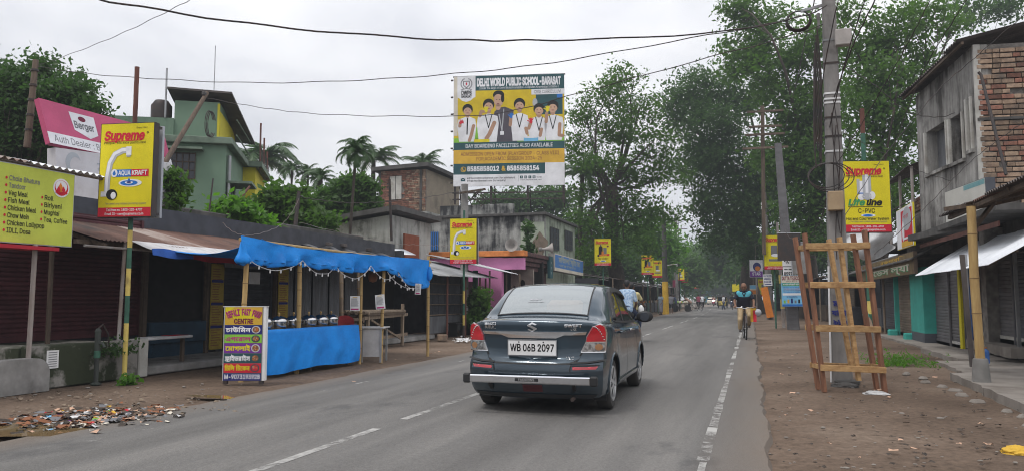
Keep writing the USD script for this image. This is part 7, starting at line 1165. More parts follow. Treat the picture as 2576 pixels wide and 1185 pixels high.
for z in (2.03, .34): t.part('spacer', MB().bar(fr((-.20 * z / 2.3) * k_, -.04, z), fr((-.20 * z / 2.3) * k_, .40, z), .04, .06), 'frame_yellow'); t.part('spacer', MB().bar(fr((-.20 * z / 2.3 + .8) * k_, -.04, z), fr((-.20 * z / 2.3 + .8) * k_, .40, z), .04, .06), 'frame_yellow')
# the pipe joint left on the concrete foot
c = G(2193, 913); t = T('pipe_joint', 'muddy plastic bottle wedged on the concrete stub behind the tree guard', 'bottle', c + (-.06, -.12, .75)); t.part('bottle', MB().tube([c + (-.10, -.14, .98), c + (-.06, -.13, .85), c + (-.01, -.12, .66)], [.04, .07, .06], 10), 'brick_pale', smooth=50); t.part('band', MB().tube([c + (-.105, -.14, 1.0), c + (-.085, -.135, .92)], .062, 10), 'teal_paint', smooth=50)
# poles with pasted papers further on
def cpole(u0, v0, u1, v1, w0, w1, label, round_=False, d=None, m_='pole_concrete'):
    p = G(u0, v0); dep = -p[0] * math.sin(YAW) + p[1] * math.cos(YAW); q = AY(u1, v1, p[1]); t = T('utility_pole', label, 'utility pole', p); t.part('pole', MB().tube([p, lerp(p, q, .5), q], [w0 / 2, (w0 + w1) / 4, w1 / 2], 12), m_, smooth=50) if round_ else t.part('pole', sec(w0, w1, p, q, 0), m_); return t, p, q
t, p, q = cpole(1996, 828, 1957, 362, .5, .28, 'thick concrete pole pasted with bengali paper strips beside the phone shop board', m_='shutter_grey'); at_v = lambda v, p=p, q=q: lerp(p, q, (828 - v) / (828 - 362))
for z_, (v, w, n) in enumerate(((280, 1.2, 2), (318, 1.1, 2), (338, 1.3, 2), (372, 1.5, 1))): c = AY(1925, v, p[1]); t.part('cross_arm', MB().bar(c + (-w / 1.6, 0, 0), c + (w / 1.6, .1, 0), .09), 'old_wood')
t.part('second_leg', MB().bar(AY(1918, 268, p[1] + .5), AY(1922, 640, p[1] + .5), .16), 'old_wood')
for (v0, v1, m_, s) in ((614, 640, 'ink_yellow', ''), (642, 672, 'paper', 'দো'), (674, 690, 'paper', 'যোগা')):
    c0, c1 = at_v(v1), at_v(v0); Fp = Frame(c0 + (-.24, -.26, 0), (1, 0, 0), c1 - c0); h = np.linalg.norm(c1 - c0); fp = t.part('paper', MB().slab(np.array([[Fp.at(np.array(x), np.array(y)) for x in (0, .44)] for y in (0, h)]), (0, .01, 0)), m_); 
    if s: t.part('lettering', MB().flat(text(s, h * .5, .22, h * .25, kind='bengali', width=.34, align='c', bold=2), Fp, .004), 'ink_black', under=fp)
c0 = at_v(712); Fp = Frame(c0 + (-.26, -.28, 0), (1, 0, 0)); fp = t.part('paper', MB().slab(np.array([[Fp.at(np.array(x), np.array(y)) for x in (0, .5)] for y in (0, .52)]), (0, .01, 0)), 'paper'); t.part('lettering', MB().flat(text('85974', .14, .25, .29, width=.42, align='c', bold=3), Fp, .004).flat(text('94292', .14, .25, .06, width=.42, align='c', bold=3), Fp, .004), 'ink_black', under=fp)
o = AY(1967, 771, p[1] - .6); o2 = AY(2021, 769, p[1] - .6); Wd = o2[0] - o[0]; hd_ = AY(1967, 692, p[1] - .6)[2] - o[2]; F = Frame(o, (1, .12, .01)); t = T('phone_shop_board', 'pale blue mobile phone repair board, tied to the papered pole', 'sign', o); fp = board(t, F, Wd, hd_, .06, 'ink_sky', back='grey_tin'); I = [(sbox(.02, hd_ * .76, Wd - .02, hd_ - .02), 'ink_cream', 0), (text('DUTTA TELECOM', hd_ * .11, Wd / 2, hd_ * .85, width=Wd * .9, align='c', bold=3), 'ink_maroon', 1), (text('SHOP NO. 8', hd_ * .04, Wd / 2, hd_ * .785, width=Wd * .5, align='c'), 'ink_black', 1), (sbox(.05, hd_ * .66, Wd - .05, hd_ * .75), 'ink_green', 1), (text('মোবাইল রিপেয়ারিং করা হয়', hd_ * .05, Wd / 2, hd_ * .685, kind='bengali', width=Wd * .8, align='c', bold=1), 'ink_white', 2), (sbox(.05, hd_ * .36, Wd - .05, hd_ * .43), 'ink_white', 1), (text('M 9836298754', hd_ * .045, Wd / 2, hd_ * .29, width=Wd * .5, align='c', bold=1), 'ink_navy', 2), (sbox(.02, .02, Wd - .02, hd_ * .08), 'ink_blue', 1)]
for k in range(4): I.append((text('মোবাইল ফোন সার্ভিস', hd_ * .035, Wd / 2, hd_ * (.60 - .055 * k), kind='bengali', width=Wd * (.8 - .08 * (k % 2)), align='c'), ('ink_blue', 'ink_red', 'ink_maroon', 'ink_blue')[k], 2))
for k in range(5): I.append((sbox(Wd * (.1 + .17 * k), hd_ * .11, Wd * (.1 + .17 * k) + Wd * .09, hd_ * (.2 + .03 * (k % 3))), ('ink_lime', 'ink_amber', 'ink_navy', 'ink_midgrey', 'ink_black')[k], 2))
printed(t, F, I, fp)
t, p, q = cpole(1972, 824, 1955, 560, .16, .10, 'slim grey green banded pipe beside the papered pole', True, m_='grey_pole'); 
for a, b_, m_ in ((.18, .27, 'yellow_band'), (.27, .42, 'green_band'), (.42, .5, 'yellow_band')): t.part('band', MB().tube([lerp(p, q, a), lerp(p, q, b_)], .085, 12), m_, smooth=50)
t, p, q = cpole(1937, 803, 1922, 486, .42, .28, 'grey pole with a tuition leaflet and a small white meter', True); F = Frame(AY(1921, 719, p[1] - .3), (1, .05, .04)); fp = t.part('leaflet', MB().slab(np.array([[F.at(np.array(x), np.array(y)) for x in (0, .52)] for y in (0, .72)]), (0, .01, 0)), 'paper'); t.part('lettering', MB().flat(text('PHYSICS', .11, .26, .56, width=.46, align='c', bold=2), F, .004).flat(text('D.D.Sir', .12, .26, .2, width=.42, align='c', bold=2), F, .004).flat(sbox(.05, .4, .47, .44), F, .004).flat(sbox(.08, .47, .44, .51), F, .004).flat(sbox(.06, .07, .46, .12), F, .004), 'ink_navy', under=fp); t.part('meter', MB().box(AY(1919, 519, p[1] - .2), (.22, .15, .42), bev=.02), 'paper')
b_ = G(1941, 803); t = T('leaning_plank', 'orange painted plank leaning on the pole with the tuition leaflet', 'plank', b_); t.part('plank', MB().bar(AY(1938, 798, b_[1] - .4), AY(1922, 722, b_[1] - .3), .42, .1, up=(0, 1, 0)), 'ink_orange')
t = T('black_board_panel', 'blank black board hung askew in front of the yellow advert on the poles', 'board', AY(1962, 700, 36)); F = Frame(AY(1956, 655, 31.2), (1, .05, -.02), (-.06, 0, 1)); b = MB(); F.box(b, 0, .85, 0, 1.05, -.03, 0); t.part('panel', b, 'black_steel'); b = MB(); F.box(b, -.02, .87, 1.05, 1.08, -.035, .01); t.part('rim', b, 'ink_grey')
t = T('grey_framed_board', 'grey framed notice board leaning beside the tree guard\'s left post', 'board', AY(2010, 640, 30)); F = Frame(AY(1995, 690, 33.5), (1, .3, .06), (-.05, 0, 1)); b = MB(); F.box(b, 0, .62, 0, 1.3, -.03, 0); t.part('panel', b, 'concrete'); b = MB(); F.box(b, -.03, 0, -.02, 1.33, -.035, .012); F.box(b, 0, .65, 1.3, 1.33, -.035, .012); t.part('rim', b, 'ink_grey')
# ---- corner building
o = np.array([4.5, yat(2326, 4.5), 3.02]); e = np.array([4.95, yat(2481, 4.95), 3.02]); FA = Frame(o, e - o); LA = np.linalg.norm(e - o)
def Wp(u, v): d = ray(u, v); s = ((FA.o - [0, 0, EYE]) @ FA.n) / (d @ FA.n); P = np.array([0, 0, EYE]) + d * s - FA.o; return np.array([P @ FA.r, P @ FA.u])
t = T('corner_building', 'two storey corner building with stained plaster front and bare brick end wall', 'building', e - (0, 0, 3.02)); hL, hR = Wp(2326, 225)[1], Wp(2481, 88)[1]; wall = Polygon([(0, 0), (LA, 0), (LA, hR), (0, hL)]); ops = []
for (u0, v0, u1, v1) in ((2334, 318, 2380, 430), (2395, 290, 2420, 408), (2440, 235, 2474, 372)): a, b_ = Wp(u0, v1), Wp(u1, v0); c, d = Wp(u0, v0), Wp(u1, v1); ops.append(sbox(a[0], (a[1] + d[1]) / 2, min(b_[0], LA - .3), (b_[1] + c[1]) / 2))
wl = wall
for s in ops: wl = wl.difference(s)
v, f = MB().prism(wl, -.28, 0).arr(); wp = t.part('front_wall', (FA.at(v[:, 0], v[:, 1], v[:, 2]), f), 'plaster_upper')
for k, s in enumerate(ops):
    x0, y0, x1, y1 = s.bounds; b = MB(); FA.box(b, x0 - .02, x1 + .02, y0 - .02, y1 + .02, -.30, -.27); sp = t.part('window_back', b, 'grey_panel' if k < 2 else 'dark_inside', under=wp); t.part('window_jamb', FA.box(MB(), x0 - .10, x0, y0, y1, -.02, .05), 'limewash', under=wp); t.part('window_jamb', FA.box(MB(), x1, x1 + .08, y0, y1, -.02, .04), 'limewash', under=wp); b = MB(); FA.box(b, x0 - .1, x1 + .1, y0 - .08, y0, -.02, .07); t.part('window_sill', b, 'plaster_upper', under=wp)
    if k == 2:
        for q in range(int((y1 - y0) / .085)): b = MB(); yy = y0 + .04 + q * .085; P0 = [FA.at(np.array(x), np.array(yy + dy), z) for x, dy, z in ((x0, 0, -.05), (x1, 0, -.05), (x1, .06, -.16), (x0, .06, -.16))]; b.slab(np.array([[P0[0], P0[1]], [P0[3], P0[2]]]), (0, 0, .008)); t.part('louvre_slat', b, 'shutter_dark', under=wp)
b = MB(); FA.box(b, -.02, LA, -.16, 0, -.5, .35); t.part('ledge', b, 'concrete_dark'); bw = 4.5; dy = -FA.n * bw; zr = 3.02 + hR
FB = Frame(e, -FA.n, (0, 0, 1)); t.part('end_wall', MB().box(e + FA.r * -.15 - FA.n * (bw / 2 + .02) + (0, 0, hR / 2 - 1.5), (.25, bw, hR + 3), R=np.stack([FA.r, -FA.n, (0, 0, 1)], 1)), 'mortar')
rh = .118; kk = 0
for k in range(int(hR / rh)):
    x = .06 + (k % 2) * -.03; z = k * rh
    while x < 1.75:
        L_ = (.30 if rnd.random() < .6 else .16) * (.85 + .3 * rnd.random()); hh = rh - .016 - .008 * rnd.random(); big = meshkit.noise(np.array([x * 1.3, z * .8, 5.0]))
        if rnd.random() > .03: t.part('brick', MB().box(FB.at(np.array(x + L_ / 2), np.array(z + rh / 2), .004 + .022 * rnd.random()), (L_ - .016, .06, hh * (.85 + .15 * rnd.random())), R=np.stack([FB.r, -FB.n, FB.u], 1), bev=.006), 'brick_pale' if big > .5 and rnd.random() < .8 else 'brick_red')
        x += L_
t.part('corner_strip', MB().box(e + FA.r * .0 - FA.n * .05 + (0, 0, hR / 2), (.06, .14, hR), R=np.stack([FA.r, -FA.n, (0, 0, 1)], 1)), 'limewash'); t.part('brick_band', MB().box(FB.at(np.array(1.0), np.array(hR * .57), .03), (2.0, .05, .06), R=np.stack([FB.r, -FB.n, FB.u], 1)), 'concrete_dark')
ra, rb = FA.at(np.array(-.25), np.array(hL + .05), .35), FA.at(np.array(LA + .2), np.array(hR + .05), .4); roof_of_sheets(t, ra, rb, rb - FA.n * 4 + (0, 0, .9), ra - FA.n * 4 + (0, 0, .9), 5, 'dark_tin', amp=.03, pitch=.15, jitter=.05)
t.part('rafter', MB().bar(ra + (.1, 0, -.05), rb + (.1, 0, -.05), .06).bar(ra - FA.n * 2 + (0, 0, .36), rb - FA.n * 2 + (0, 0, .36), .06), 'old_wood')
t.part('drain_pipe', MB().tube([AX(2461, 182, 4.7), AX(2468, 190, 4.75), AX(2531, 440, 4.9)], .03, 10), 'black_steel', smooth=50)
a, b_ = Wp(2389, 582), Wp(2485, 441); c, d = Wp(2389, 484), Wp(2485, 548); t = T('clinic_signboard', 'big faded white box sign with teal bands on the corner building', 'sign', FA.at(np.array(a[0]), np.array(a[1]))); F = Frame(FA.at(np.array(a[0] + .25), np.array(a[1]), .16), FA.r, (0, 0, 1)); Ws = b_[0] - a[0]; Hs = ((c[1] - a[1]) + (b_[1] - d[1])) / 2; mat('sign_ivory', (.50, .49, .45), (.42, .41, .37), rough=.5, scale=1.2); fp = board(t, F, Ws, Hs, .2, 'sign_ivory', back='shutter_dark'); mat('teal_band', (.10, .25, .27), (.16, .3, .31), rough=.5, scale=12); printed(t, F, [(sbox(.02, .02, Ws - .02, Hs * .16), 'teal_band', 0), (sbox(Ws * .5, Hs * .86, Ws - .02, Hs - .02), 'teal_band', 0), (text('চিকিৎসালয়', Hs * .14, Ws * .2, Hs * .42, kind='bengali', width=Ws * .4), 'ghost', 1), (text('ডাঃ', Hs * .1, Ws * .2, Hs * .28, kind='bengali', width=Ws * .25), 'ghost', 1)], fp)
# ---- ground floor shops
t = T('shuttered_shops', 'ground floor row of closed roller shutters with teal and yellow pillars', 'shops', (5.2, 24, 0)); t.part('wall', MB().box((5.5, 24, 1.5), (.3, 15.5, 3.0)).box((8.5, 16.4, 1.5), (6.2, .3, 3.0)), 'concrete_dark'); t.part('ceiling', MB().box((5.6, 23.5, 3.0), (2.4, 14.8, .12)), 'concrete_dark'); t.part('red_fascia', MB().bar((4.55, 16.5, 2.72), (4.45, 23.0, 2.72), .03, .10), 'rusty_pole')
for (u0, u1, x, z0, m_) in ((2465, 2551, 5.22, .34, 'shutter_grey'), (2554, 2640, 5.22, .34, 'shutter_dark'), (2391, 2427, 5.02, .04, 'shutter_grey'), (2334, 2388, 4.98, .04, 'shutter_grey'), (2258, 2295, 4.95, .06, 'shutter_brown'), (2218, 2253, 4.95, .06, 'shutter_dark')):
    y1_, y0_ = yat(u0, x), yat(u1, x); F = Frame((x, y1_, z0), (0, -1, 0)); shutter(t, F, y1_ - y0_, 2.05, .085, m_, name='shutter')
    b = MB(); F.box(b, .02, y1_ - y0_ - .02, .0, .16, .0, .03); t.part('shutter_foot', b, 'limewash' if x > 5 else m_)
yt0, yt1 = yat(2331, 4.75), yat(2299, 4.75); t.part('pillar', MB().box((4.86, (yt0 + yt1) / 2, 1.2), (.4, yt1 - yt0, 2.0)), 'teal_paint', label='teal painted pillar'); t.part('pillar', MB().box((4.86, (yt0 + yt1) / 2, .15), (.41, yt1 - yt0 + .01, .32)), 'shutter_dark', label='grey base of the teal pillar')
for u in (2297, 2255): yy = yat(u, 4.75); t.part('pillar_edge', MB().box((4.75, yy, 1.15), (.14, .12, 2.3)), 'teal_paint'); t.part('pillar_foot', MB().box((4.6, yy, .12), (.3, .3, .24), bev=.03), 'teal_paint')
t.part('pillar', MB().box((5.0, yat(2421, 5.0), 1.2), (.14, .22, 2.4)), 'ink_yellow', label='yellow pillar'); t.part('pillar', MB().box((5.15, yat(2447, 5.15), 1.3), (.2, .5, 2.3)), 'blue_paint', label='blue pillar')
for u in (2390, 2429, 2558): t.part('rail_post', MB().box((5.05, yat(u, 5.05), 1.2), (.06, .07, 2.3)), 'grey_tin')
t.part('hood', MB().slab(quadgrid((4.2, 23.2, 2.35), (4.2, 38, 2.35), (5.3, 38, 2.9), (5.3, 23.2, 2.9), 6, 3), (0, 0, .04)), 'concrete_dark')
t = T('dress_shop_sign', 'brown fascia sign with pale green bengali lettering above the brown shutter', 'sign', (4.3, 27, 2.0)); q0, q1 = AX(2168, 650, 4.3), AX(2297, 640, 4.3); F = Frame((4.3, q0[1], 1.98), (0, -1, 0)); Ws = q0[1] - q1[1]; mat('sign_brown', (.17, .12, .055), (.1, .07, .035), rough=.6, scale=2); fp = board(t, F, Ws, .62, .1, 'sign_brown', back='old_wood'); printed(t, F, [(text('েডস ল্যা', .2, Ws * .28, .1, kind='bengali', width=Ws * .66, bold=3), 'ink_green', 1), (text('েডস ল্যা', .2, Ws * .28 + .02, .115, kind='bengali', width=Ws * .66, bold=1), 'ink_cream', 2), (text('রকমারি', .1, Ws * .45, .46, kind='bengali', width=Ws * .4), 'ink_amber', 1)], fp)
# tin awning, bamboo post, rusty canopy
t = T('tin_awning', 'bright white corrugated tin awning over the right hand shutters', 'awning', (4.6, 18, 1.9)); ya, yb = yat(2306, 4.0), yat(2491, 4.0); roof_of_sheets(t, (4.0, yb, 1.89), (4.0, ya, 1.88), (5.25, ya, 2.68), (5.25, yb - .2, 2.66), 7, 'white_tin', jitter=.012, amp=.009, pitch=.07); t.part('batten', MB().bar((4.45, yb, 2.13), (4.45, ya, 2.12), .04).bar((5.0, yb, 2.47), (5.0, ya, 2.46), .04), 'old_wood')
for y in np.linspace(yb + .3, ya - .3, 4): t.part('bracket', MB().bar((4.05, y, 1.87), (5.2, y, 2.60), .035), 'old_wood')
c = G(2470, 978); t = T('canopy_post', 'bamboo post in a concrete stub holding up the rusty canopy', 'post', c); t.part('stub', MB().lathe([(.001, 0), (.13, 0), (.10, .42), (.085, .44), (.001, .44)], c, n=16), 'concrete', smooth=50); bamboo(t, [c + (0, 0, .4), c + (-.02, .02, 1.5), c + (-.02, 0, 2.66)], .062, 'bamboo', step=.6); t.part('bracket', MB().bar(c + (-.35, .1, 2.62), c + (.3, .1, 2.7), .06).bar(c + (0, .05, 2.3), c + (.4, .4, 2.75), .05), 'old_wood')
t = T('rusty_canopy', 'sagging rusty tin canopy carried by the bamboo post', 'canopy', (4, 11, 2.7)); roof_of_sheets(t, (3.05, 8.2, 2.74), (3.12, 14.3, 2.70), (5.6, 14.5, 3.25), (5.6, 8.2, 3.3), 7, 'rust_tin', amp=.018, pitch=.1, jitter=.06, mats=['rust_tin', 'dark_tin']); t.part('beam', MB().bar((3.2, 8.2, 2.68), (3.2, 14.2, 2.64), .06).bar((5.4, 8.2, 3.15), (5.4, 14.4, 3.12), .07), 'old_wood')
for y in (9.2, 11, 12.6, 14): t.part('rafter', MB().bar((3.15, y, 2.68), (5.5, y, 3.18), .05), 'old_wood')
t.part('prop', MB().bar((5.45, 14.2, 0), (5.45, 14.2, 3.1), .08), 'old_wood'); 
for k, (ub, ut, vb) in enumerate(((2446, 2420, 922), (2441, 2429, 905))): p = G(ub, vb, .1); t2 = T('timber_prop', ('blackened timber prop leaning by the yellow pillar', 'thinner grey prop standing beside the yellow pillar')[k], 'post', p); q = AY(ut, 640, p[1]); t2.part('prop', MB().bar(p, q, .07 if k == 0 else .05), 'dark_tin' if k == 0 else 'grey_tin')
# pavement slabs
t = T('pavement', 'broken concrete pavement slabs in front of the right hand shutters', 'pavement', (4, 12, 0), kind='structure'); 
def slab_piece(pts, z, h=.1, seed=0, name='slab'):
    g = Polygon(pts).segmentize(.12); c = np.array(g.exterior.coords)[:-1]; c = c + (meshkit.noise(np.stack([c[:, 0] * 5, c[:, 1] * 5, c[:, 0] * 0 + seed], -1)) - .5)[:, None] * .10; t.part(name, MB().prism(Polygon(c), z - h - .1, z), 'pavement_stone')
for k, (pts, z) in enumerate([([(2.75, 7.0), (2.85, 9.6), (5.4, 9.6), (5.4, 7.0)], .09), ([(2.86, 9.66), (2.95, 11.7), (5.4, 11.8), (5.4, 9.66)], .115), ([(2.98, 11.76), (3.02, 13.9), (5.4, 14.3), (5.4, 11.86)], .105), ([(3.35, 14.0), (3.5, 17.2), (5.4, 17.2), (5.4, 14.36)], .06), ([(3.9, 17.3), (3.9, 20.6), (5.3, 20.6), (5.3, 17.3)], .10), ([(4.75, 17.0), (4.85, 20.4), (5.5, 20.4), (5.5, 17.0)], .34), ([(4.2, 20.7), (4.1, 29.5), (5.3, 29.5), (5.3, 20.7)], .05)]): slab_piece(pts, z, .1, k)
for k in range(12): p = (2.72 + .16 * rnd.random() - .02 * k, 7.6 + .62 * k + .3 * rnd.random()); t.part('broken_stone', MB().box((p[0], p[1], .0), (.08 + .16 * rnd.random(), .08 + .16 * rnd.random(), .07), rz=rnd.random() * 3, bev=.03), 'pavement_stone')
t = T('water_bottle', 'blue plastic bottle standing behind the canopy post', 'bottle', G(2478, 912, .1)); c = G(2479, 914, .1) + (.04, .1, 0); t.part('bottle', MB().lathe([(.001, 0), (.055, 0), (.058, .02), (.058, .2), (.05, .235), (.02, .26), (.02, .275)], c, n=16), 'blue_paint', smooth=50); t.part('cap', MB().lathe([(.022, .272), (.022, .3), (.001, .302)], c, n=12), 'ink_brown')
# structures left of the corner building
t = T('brick_annexe', 'dark brick annexe with a black tin roof left of the corner building', 'building', (4.9, 25, 0)); t.part('wall', MB().box((5.6, 25.2, 3.0), (1.6, 3.4, .9)).box((5.0, 24.9, 3.9), (.2, 2.6, .9)), 'mortar'); roof_of_sheets(t, (4.3, 23.4, 5.0), (4.1, 27.3, 4.9), (6.5, 27.3, 5.8), (6.5, 23.4, 5.9), 4, 'dark_tin'); 
for y in (23.5, 25.3, 27.1): t.part('post', MB().tube([(4.4, y, 2.9), (4.4, y, 5.0)], .04, 8), 'grey_pole')
for k in range(3): t.part('rail', MB().tube([(4.4, 23.5, 3.5 + .3 * k), (4.4, 27.1, 3.5 + .3 * k)], .02, 6), 'black_steel')
for r in range(4):
    for q in range(9): t.part('brick', MB().box((4.88, 23.75 + q * .28 + (r % 2) * .12, 3.96 + r * .1), (.06, .26, .085), bev=.005), 'brick_red' if (q + r) % 3 else 'brick_pale')
t = T('shop_poster', 'red and white shop poster with a yellow edge under the corner building', 'poster', AX(2280, 620, 4.4)); F = Frame(AX(2258, 630, 4.35), (0, -1, 0.0)); Ws = AX(2258, 600, 4.35)[1] - AX(2300, 600, 4.35)[1]; fp = board(t, F, Ws, 1.2, .05, 'ink_white', back='ink_yellow'); printed(t, F, [(sbox(.3 * Ws, .03, Ws - .1, 1.1), 'ink_red', 0), (ell(.65 * Ws, .82, .27 * Ws, .34), 'ink_grey', 1), (ell(.42 * Ws, .5, .07 * Ws, .3), 'ink_white', 2), (sbox(.3 * Ws, .03, Ws - .1, .2), 'ink_amber', 3), (text('পেন্ট', .1, .6 * Ws, .85, kind='bengali', width=.3 * Ws, align='c'), 'ink_red', 2), (sbox(.45 * Ws, .24, .9 * Ws, .3), 'ink_white', 4)], fp)
t = T('torn_banner', 'torn white vinyl banner sagging beneath the yellow pipe advert', 'banner', AY(2180, 620, 21)); P = np.array([[AY(2116 + 130 * a + 6 * math.sin(9 * b), 583 + b * (30 + 32 * math.sin(a * 3.3) + 18 * a), 20.6) + (0, .25 * math.sin(6 * a + 4 * b), 0) for a in np.linspace(0, 1, 22)] for b in np.linspace(0, 1, 9)]); P += .1 * (meshkit.fbm(P * 2.5, 3, 8) - .5)[..., None]; t.part('sheet', MB().slab(P, (0, .01, 0)), 'torn_vinyl', smooth=True)
# ---------------------------------------------------------------- trees, palms, weeds
def AD(u, v, d): return np.array([0, 0, EYE]) + ray(u, v) * d
leafmat('leaf_mid', [(0, (.057, .115, .022)), (.5, (.125, .216, .036)), (.85, (.211, .312, .058)), (1, (.306, .372, .078))]); leafmat('leaf_dark', [(0, (.040, .082, .022)), (.6, (.079, .146, .034)), (1, (.152, .222, .055))]); leafmat('leaf_bright', [(0, (.082, .186, .025)), (.6, (.153, .298, .046)), (1, (.286, .446, .078))]); leafmat('leaf_mango', [(0, (.045, .094, .020)), (.7, (.103, .176, .034)), (.88, (.183, .242, .046)), (1, (.450, .242, .062))]); leafmat('leaf_palm', [(0, (.041, .084, .025)), (.6, (.082, .149, .043)), (1, (.174, .223, .070))], trans=.2)
mat('bark', (.075, .058, .046), (.035, .029, .025), rough=.95, scale=3, stretch=(2, 2, .5), bump=.5, obj=False)
def leaves(C, m, sig, size, rg, flat=.5, asp=.5):
    """leaf-sized faces scattered round the cluster centres C"""
    n = len(C) * m; c = np.repeat(C, m, 0) + rg.normal(size=(n, 3)) * sig * [1, 1, .75]; nz_ = rg.normal(size=(n, 3)); nz_[:, 2] += flat * 2; nz_ /= np.linalg.norm(nz_, axis=1, keepdims=True); a = np.cross(nz_, rg.normal(size=(n, 3))); a /= np.linalg.norm(a, axis=1, keepdims=True); b = np.cross(nz_, a)
    L = size * (.6 + .8 * rg.random_sample((n, 1))); V = np.stack([c - a * L * .5, c + b * L * asp * .5 - nz_ * L * .06, c + a * L * .5 - nz_ * L * .12, c - b * L * asp * .5 - nz_ * L * .06], 1).reshape(-1, 3); i = np.arange(n)[:, None] * 4; return V, np.vstack([i + [0, 1, 2], i + [0, 2, 3]])
def limb(mb, p, q, r0, r1, rg, bow=.12, n=6):
    p, q = np.asarray(p, float), np.asarray(q, float); L = np.linalg.norm(q - p); s = np.linspace(0, 1, n); off = rg.normal(size=3) * bow * L; pts = p[None] * (1 - s[:, None]) + q[None] * s[:, None] + np.sin(np.pi * s)[:, None] * off + rg.normal(size=(n, 3)) * .015 * L * (np.sin(np.pi * s) > .01)[:, None]; mb.tube(pts, np.linspace(r0, r1, n), 7); return pts
def tree(name, label, base, fork, r0, blobs, lm, leaf, dens, m, sig, seed, group=None, cat='tree', flat=.5, twigs=5):
    """blobs: (centre, (rx, ry, rz)); trunk from base to fork, limbs into every blob, twigs into the leaf clusters"""
    rg = np.random.RandomState(seed); base, fork = np.asarray(base, float), np.asarray(fork, float); t = T(name, label, cat, base, group=group); tk = MB(); L = np.linalg.norm(fork - base)
    s = np.linspace(0, 1, 9); w = base[None] * (1 - s[:, None]) + fork[None] * s[:, None] + rg.normal(size=(9, 3)) * .02 * L * np.sin(np.pi * s)[:, None] * [1, 1, 0]; tk.tube(w, r0 * (1.0 - .45 * s + .45 * np.exp(-s * 14)), 12); t.part('trunk', tk, 'bark', smooth=60); Cs = []; lb = MB()
    for c, r in blobs:
        c, r = np.asarray(c, float), np.asarray(r, float); st = w[-1 - min(3, int(4 * rg.rand() ** 2))]; pts = limb(lb, st, c, r0 * .21, r0 * .05, rg); n = max(4, int(1.9 * dens * (r[0] * r[2] + r[0] * r[1]))); d = rg.normal(size=(n, 3)); d /= np.linalg.norm(d, axis=1, keepdims=True); k = rg.random_sample((n, 1)) ** .45; P = c + d * k * r; f = meshkit.noise(P / (r.mean() * .55), seed); P = P[f > .40]; Cs.append(P)
        for q in P[:twigs]: limb(lb, pts[int(2 + 3 * rg.rand())], q, r0 * .045, .01, rg, n=5)
    t.part('limbs', lb, 'bark', smooth=60); t.part('crown', leaves(np.vstack(Cs), int(m * 1.7), sig * 1.15, leaf * 1.15, rg, flat), lm); return t
def blob(u, v, d, ru, rv, rd=None): return AD(u, v, d), (ru * d / FOC, (rd or (ru + rv) / 2) * d / FOC, rv * d / FOC)
def under(u, d, dx=0): p = AD(u, 750, d); return np.array([p[0], p[1], -.1])
tree('leafy_tree', 'dark leafy tree at the left edge behind the crimson sign', under(60, 22), AD(70, 400, 22), .22, [blob(*b) for b in ((60, 235, 22, 85, 75), (165, 235, 21.5, 70, 55), (20, 330, 22, 90, 70), (130, 330, 22, 80, 60), (228, 285, 21, 38, 30), (-70, 260, 22, 110, 110), (95, 175, 22, 40, 30))], 'leaf_dark', .13, 34, 34, .20, 1, flat=.3)
tree('roof_sapling', 'sapling with dark leaves beside the tap advert and green house', under(440, 17), AD(440, 540, 17), .05, [blob(446, 490, 17, 26, 36), (AD(425, 450, 17), (.25, .25, .25))], 'leaf_mid', .15, 90, 14, .10, 2)
tree('bright_tree', 'bright green young tree at the foot of the green house', under(595, 20), AD(600, 580, 20), .07, [blob(*b) for b in ((590, 535, 20, 55, 38), (545, 555, 20, 30, 22), (640, 560, 20.5, 45, 28))], 'leaf_bright', .2, 55, 16, .13, 3); tree('bright_tree', 'green tree with drooping branches behind the rope looped roof post', under(690, 24), AD(700, 560, 24), .10, [blob(*b) for b in ((690, 510, 24, 55, 42), (745, 500, 24.5, 45, 40), (660, 560, 24, 55, 32), (745, 560, 24, 60, 34), (805, 560, 25, 45, 34))], 'leaf_mid', .2, 45, 16, .15, 4)
tree('mango_tree', 'dense mango tree with rusty new leaves beside the brick roof room', under(860, 33), AD(860, 560, 33), .25, [blob(*b) for b in ((870, 490, 33, 68, 42), (905, 475, 33, 48, 32), (835, 520, 33, 62, 42), (915, 530, 33, 48, 45), (860, 550, 32.5, 80, 36))], 'leaf_mango', .24, 26, 26, .17, 5)
tree('small_shrub', 'leafy green shrub growing between the tin shed and lean-to', under(1205, 27.5), AD(1205, 780, 27), .04, [blob(1205, 765, 27, 26, 42), blob(1190, 800, 26.5, 20, 20)], 'leaf_mid', .2, 60, 16, .09, 6, cat='shrub'); tree('wall_plant', 'small fig plant rooted in the wall of the stained building', AY(1340, 640, 36.8), AY(1330, 610, 36.6), .03, [blob(1328, 592, 37.2, 12, 34), blob(1332, 630, 37.2, 10, 14)], 'leaf_dark', .2, 90, 12, .10, 7, cat='plant')
tree('big_fig_tree', 'tall spreading fig tree with bare forks right of the hoarding', under(1546, 50), AD(1540, 470, 50), .62, [blob(*b) for b in ((1560, 200, 50, 55, 38), (1525, 250, 49, 60, 40), (1610, 270, 51, 60, 40), (1475, 300, 50, 52, 36), (1560, 330, 49, 70, 44), (1640, 360, 51, 65, 46), (1450, 385, 50, 42, 50), (1500, 400, 48, 66, 40), (1590, 430, 51, 80, 48), (1670, 440, 51, 62, 48), (1465, 480, 50, 52, 42), (1545, 520, 50, 90, 40), (1640, 540, 50, 78, 42), (1490, 560, 49, 70, 40), (1570, 610, 49, 95, 42), (1500, 630, 48, 60, 36))], 'leaf_mid', .22, 4.2, 26, .36, 8)
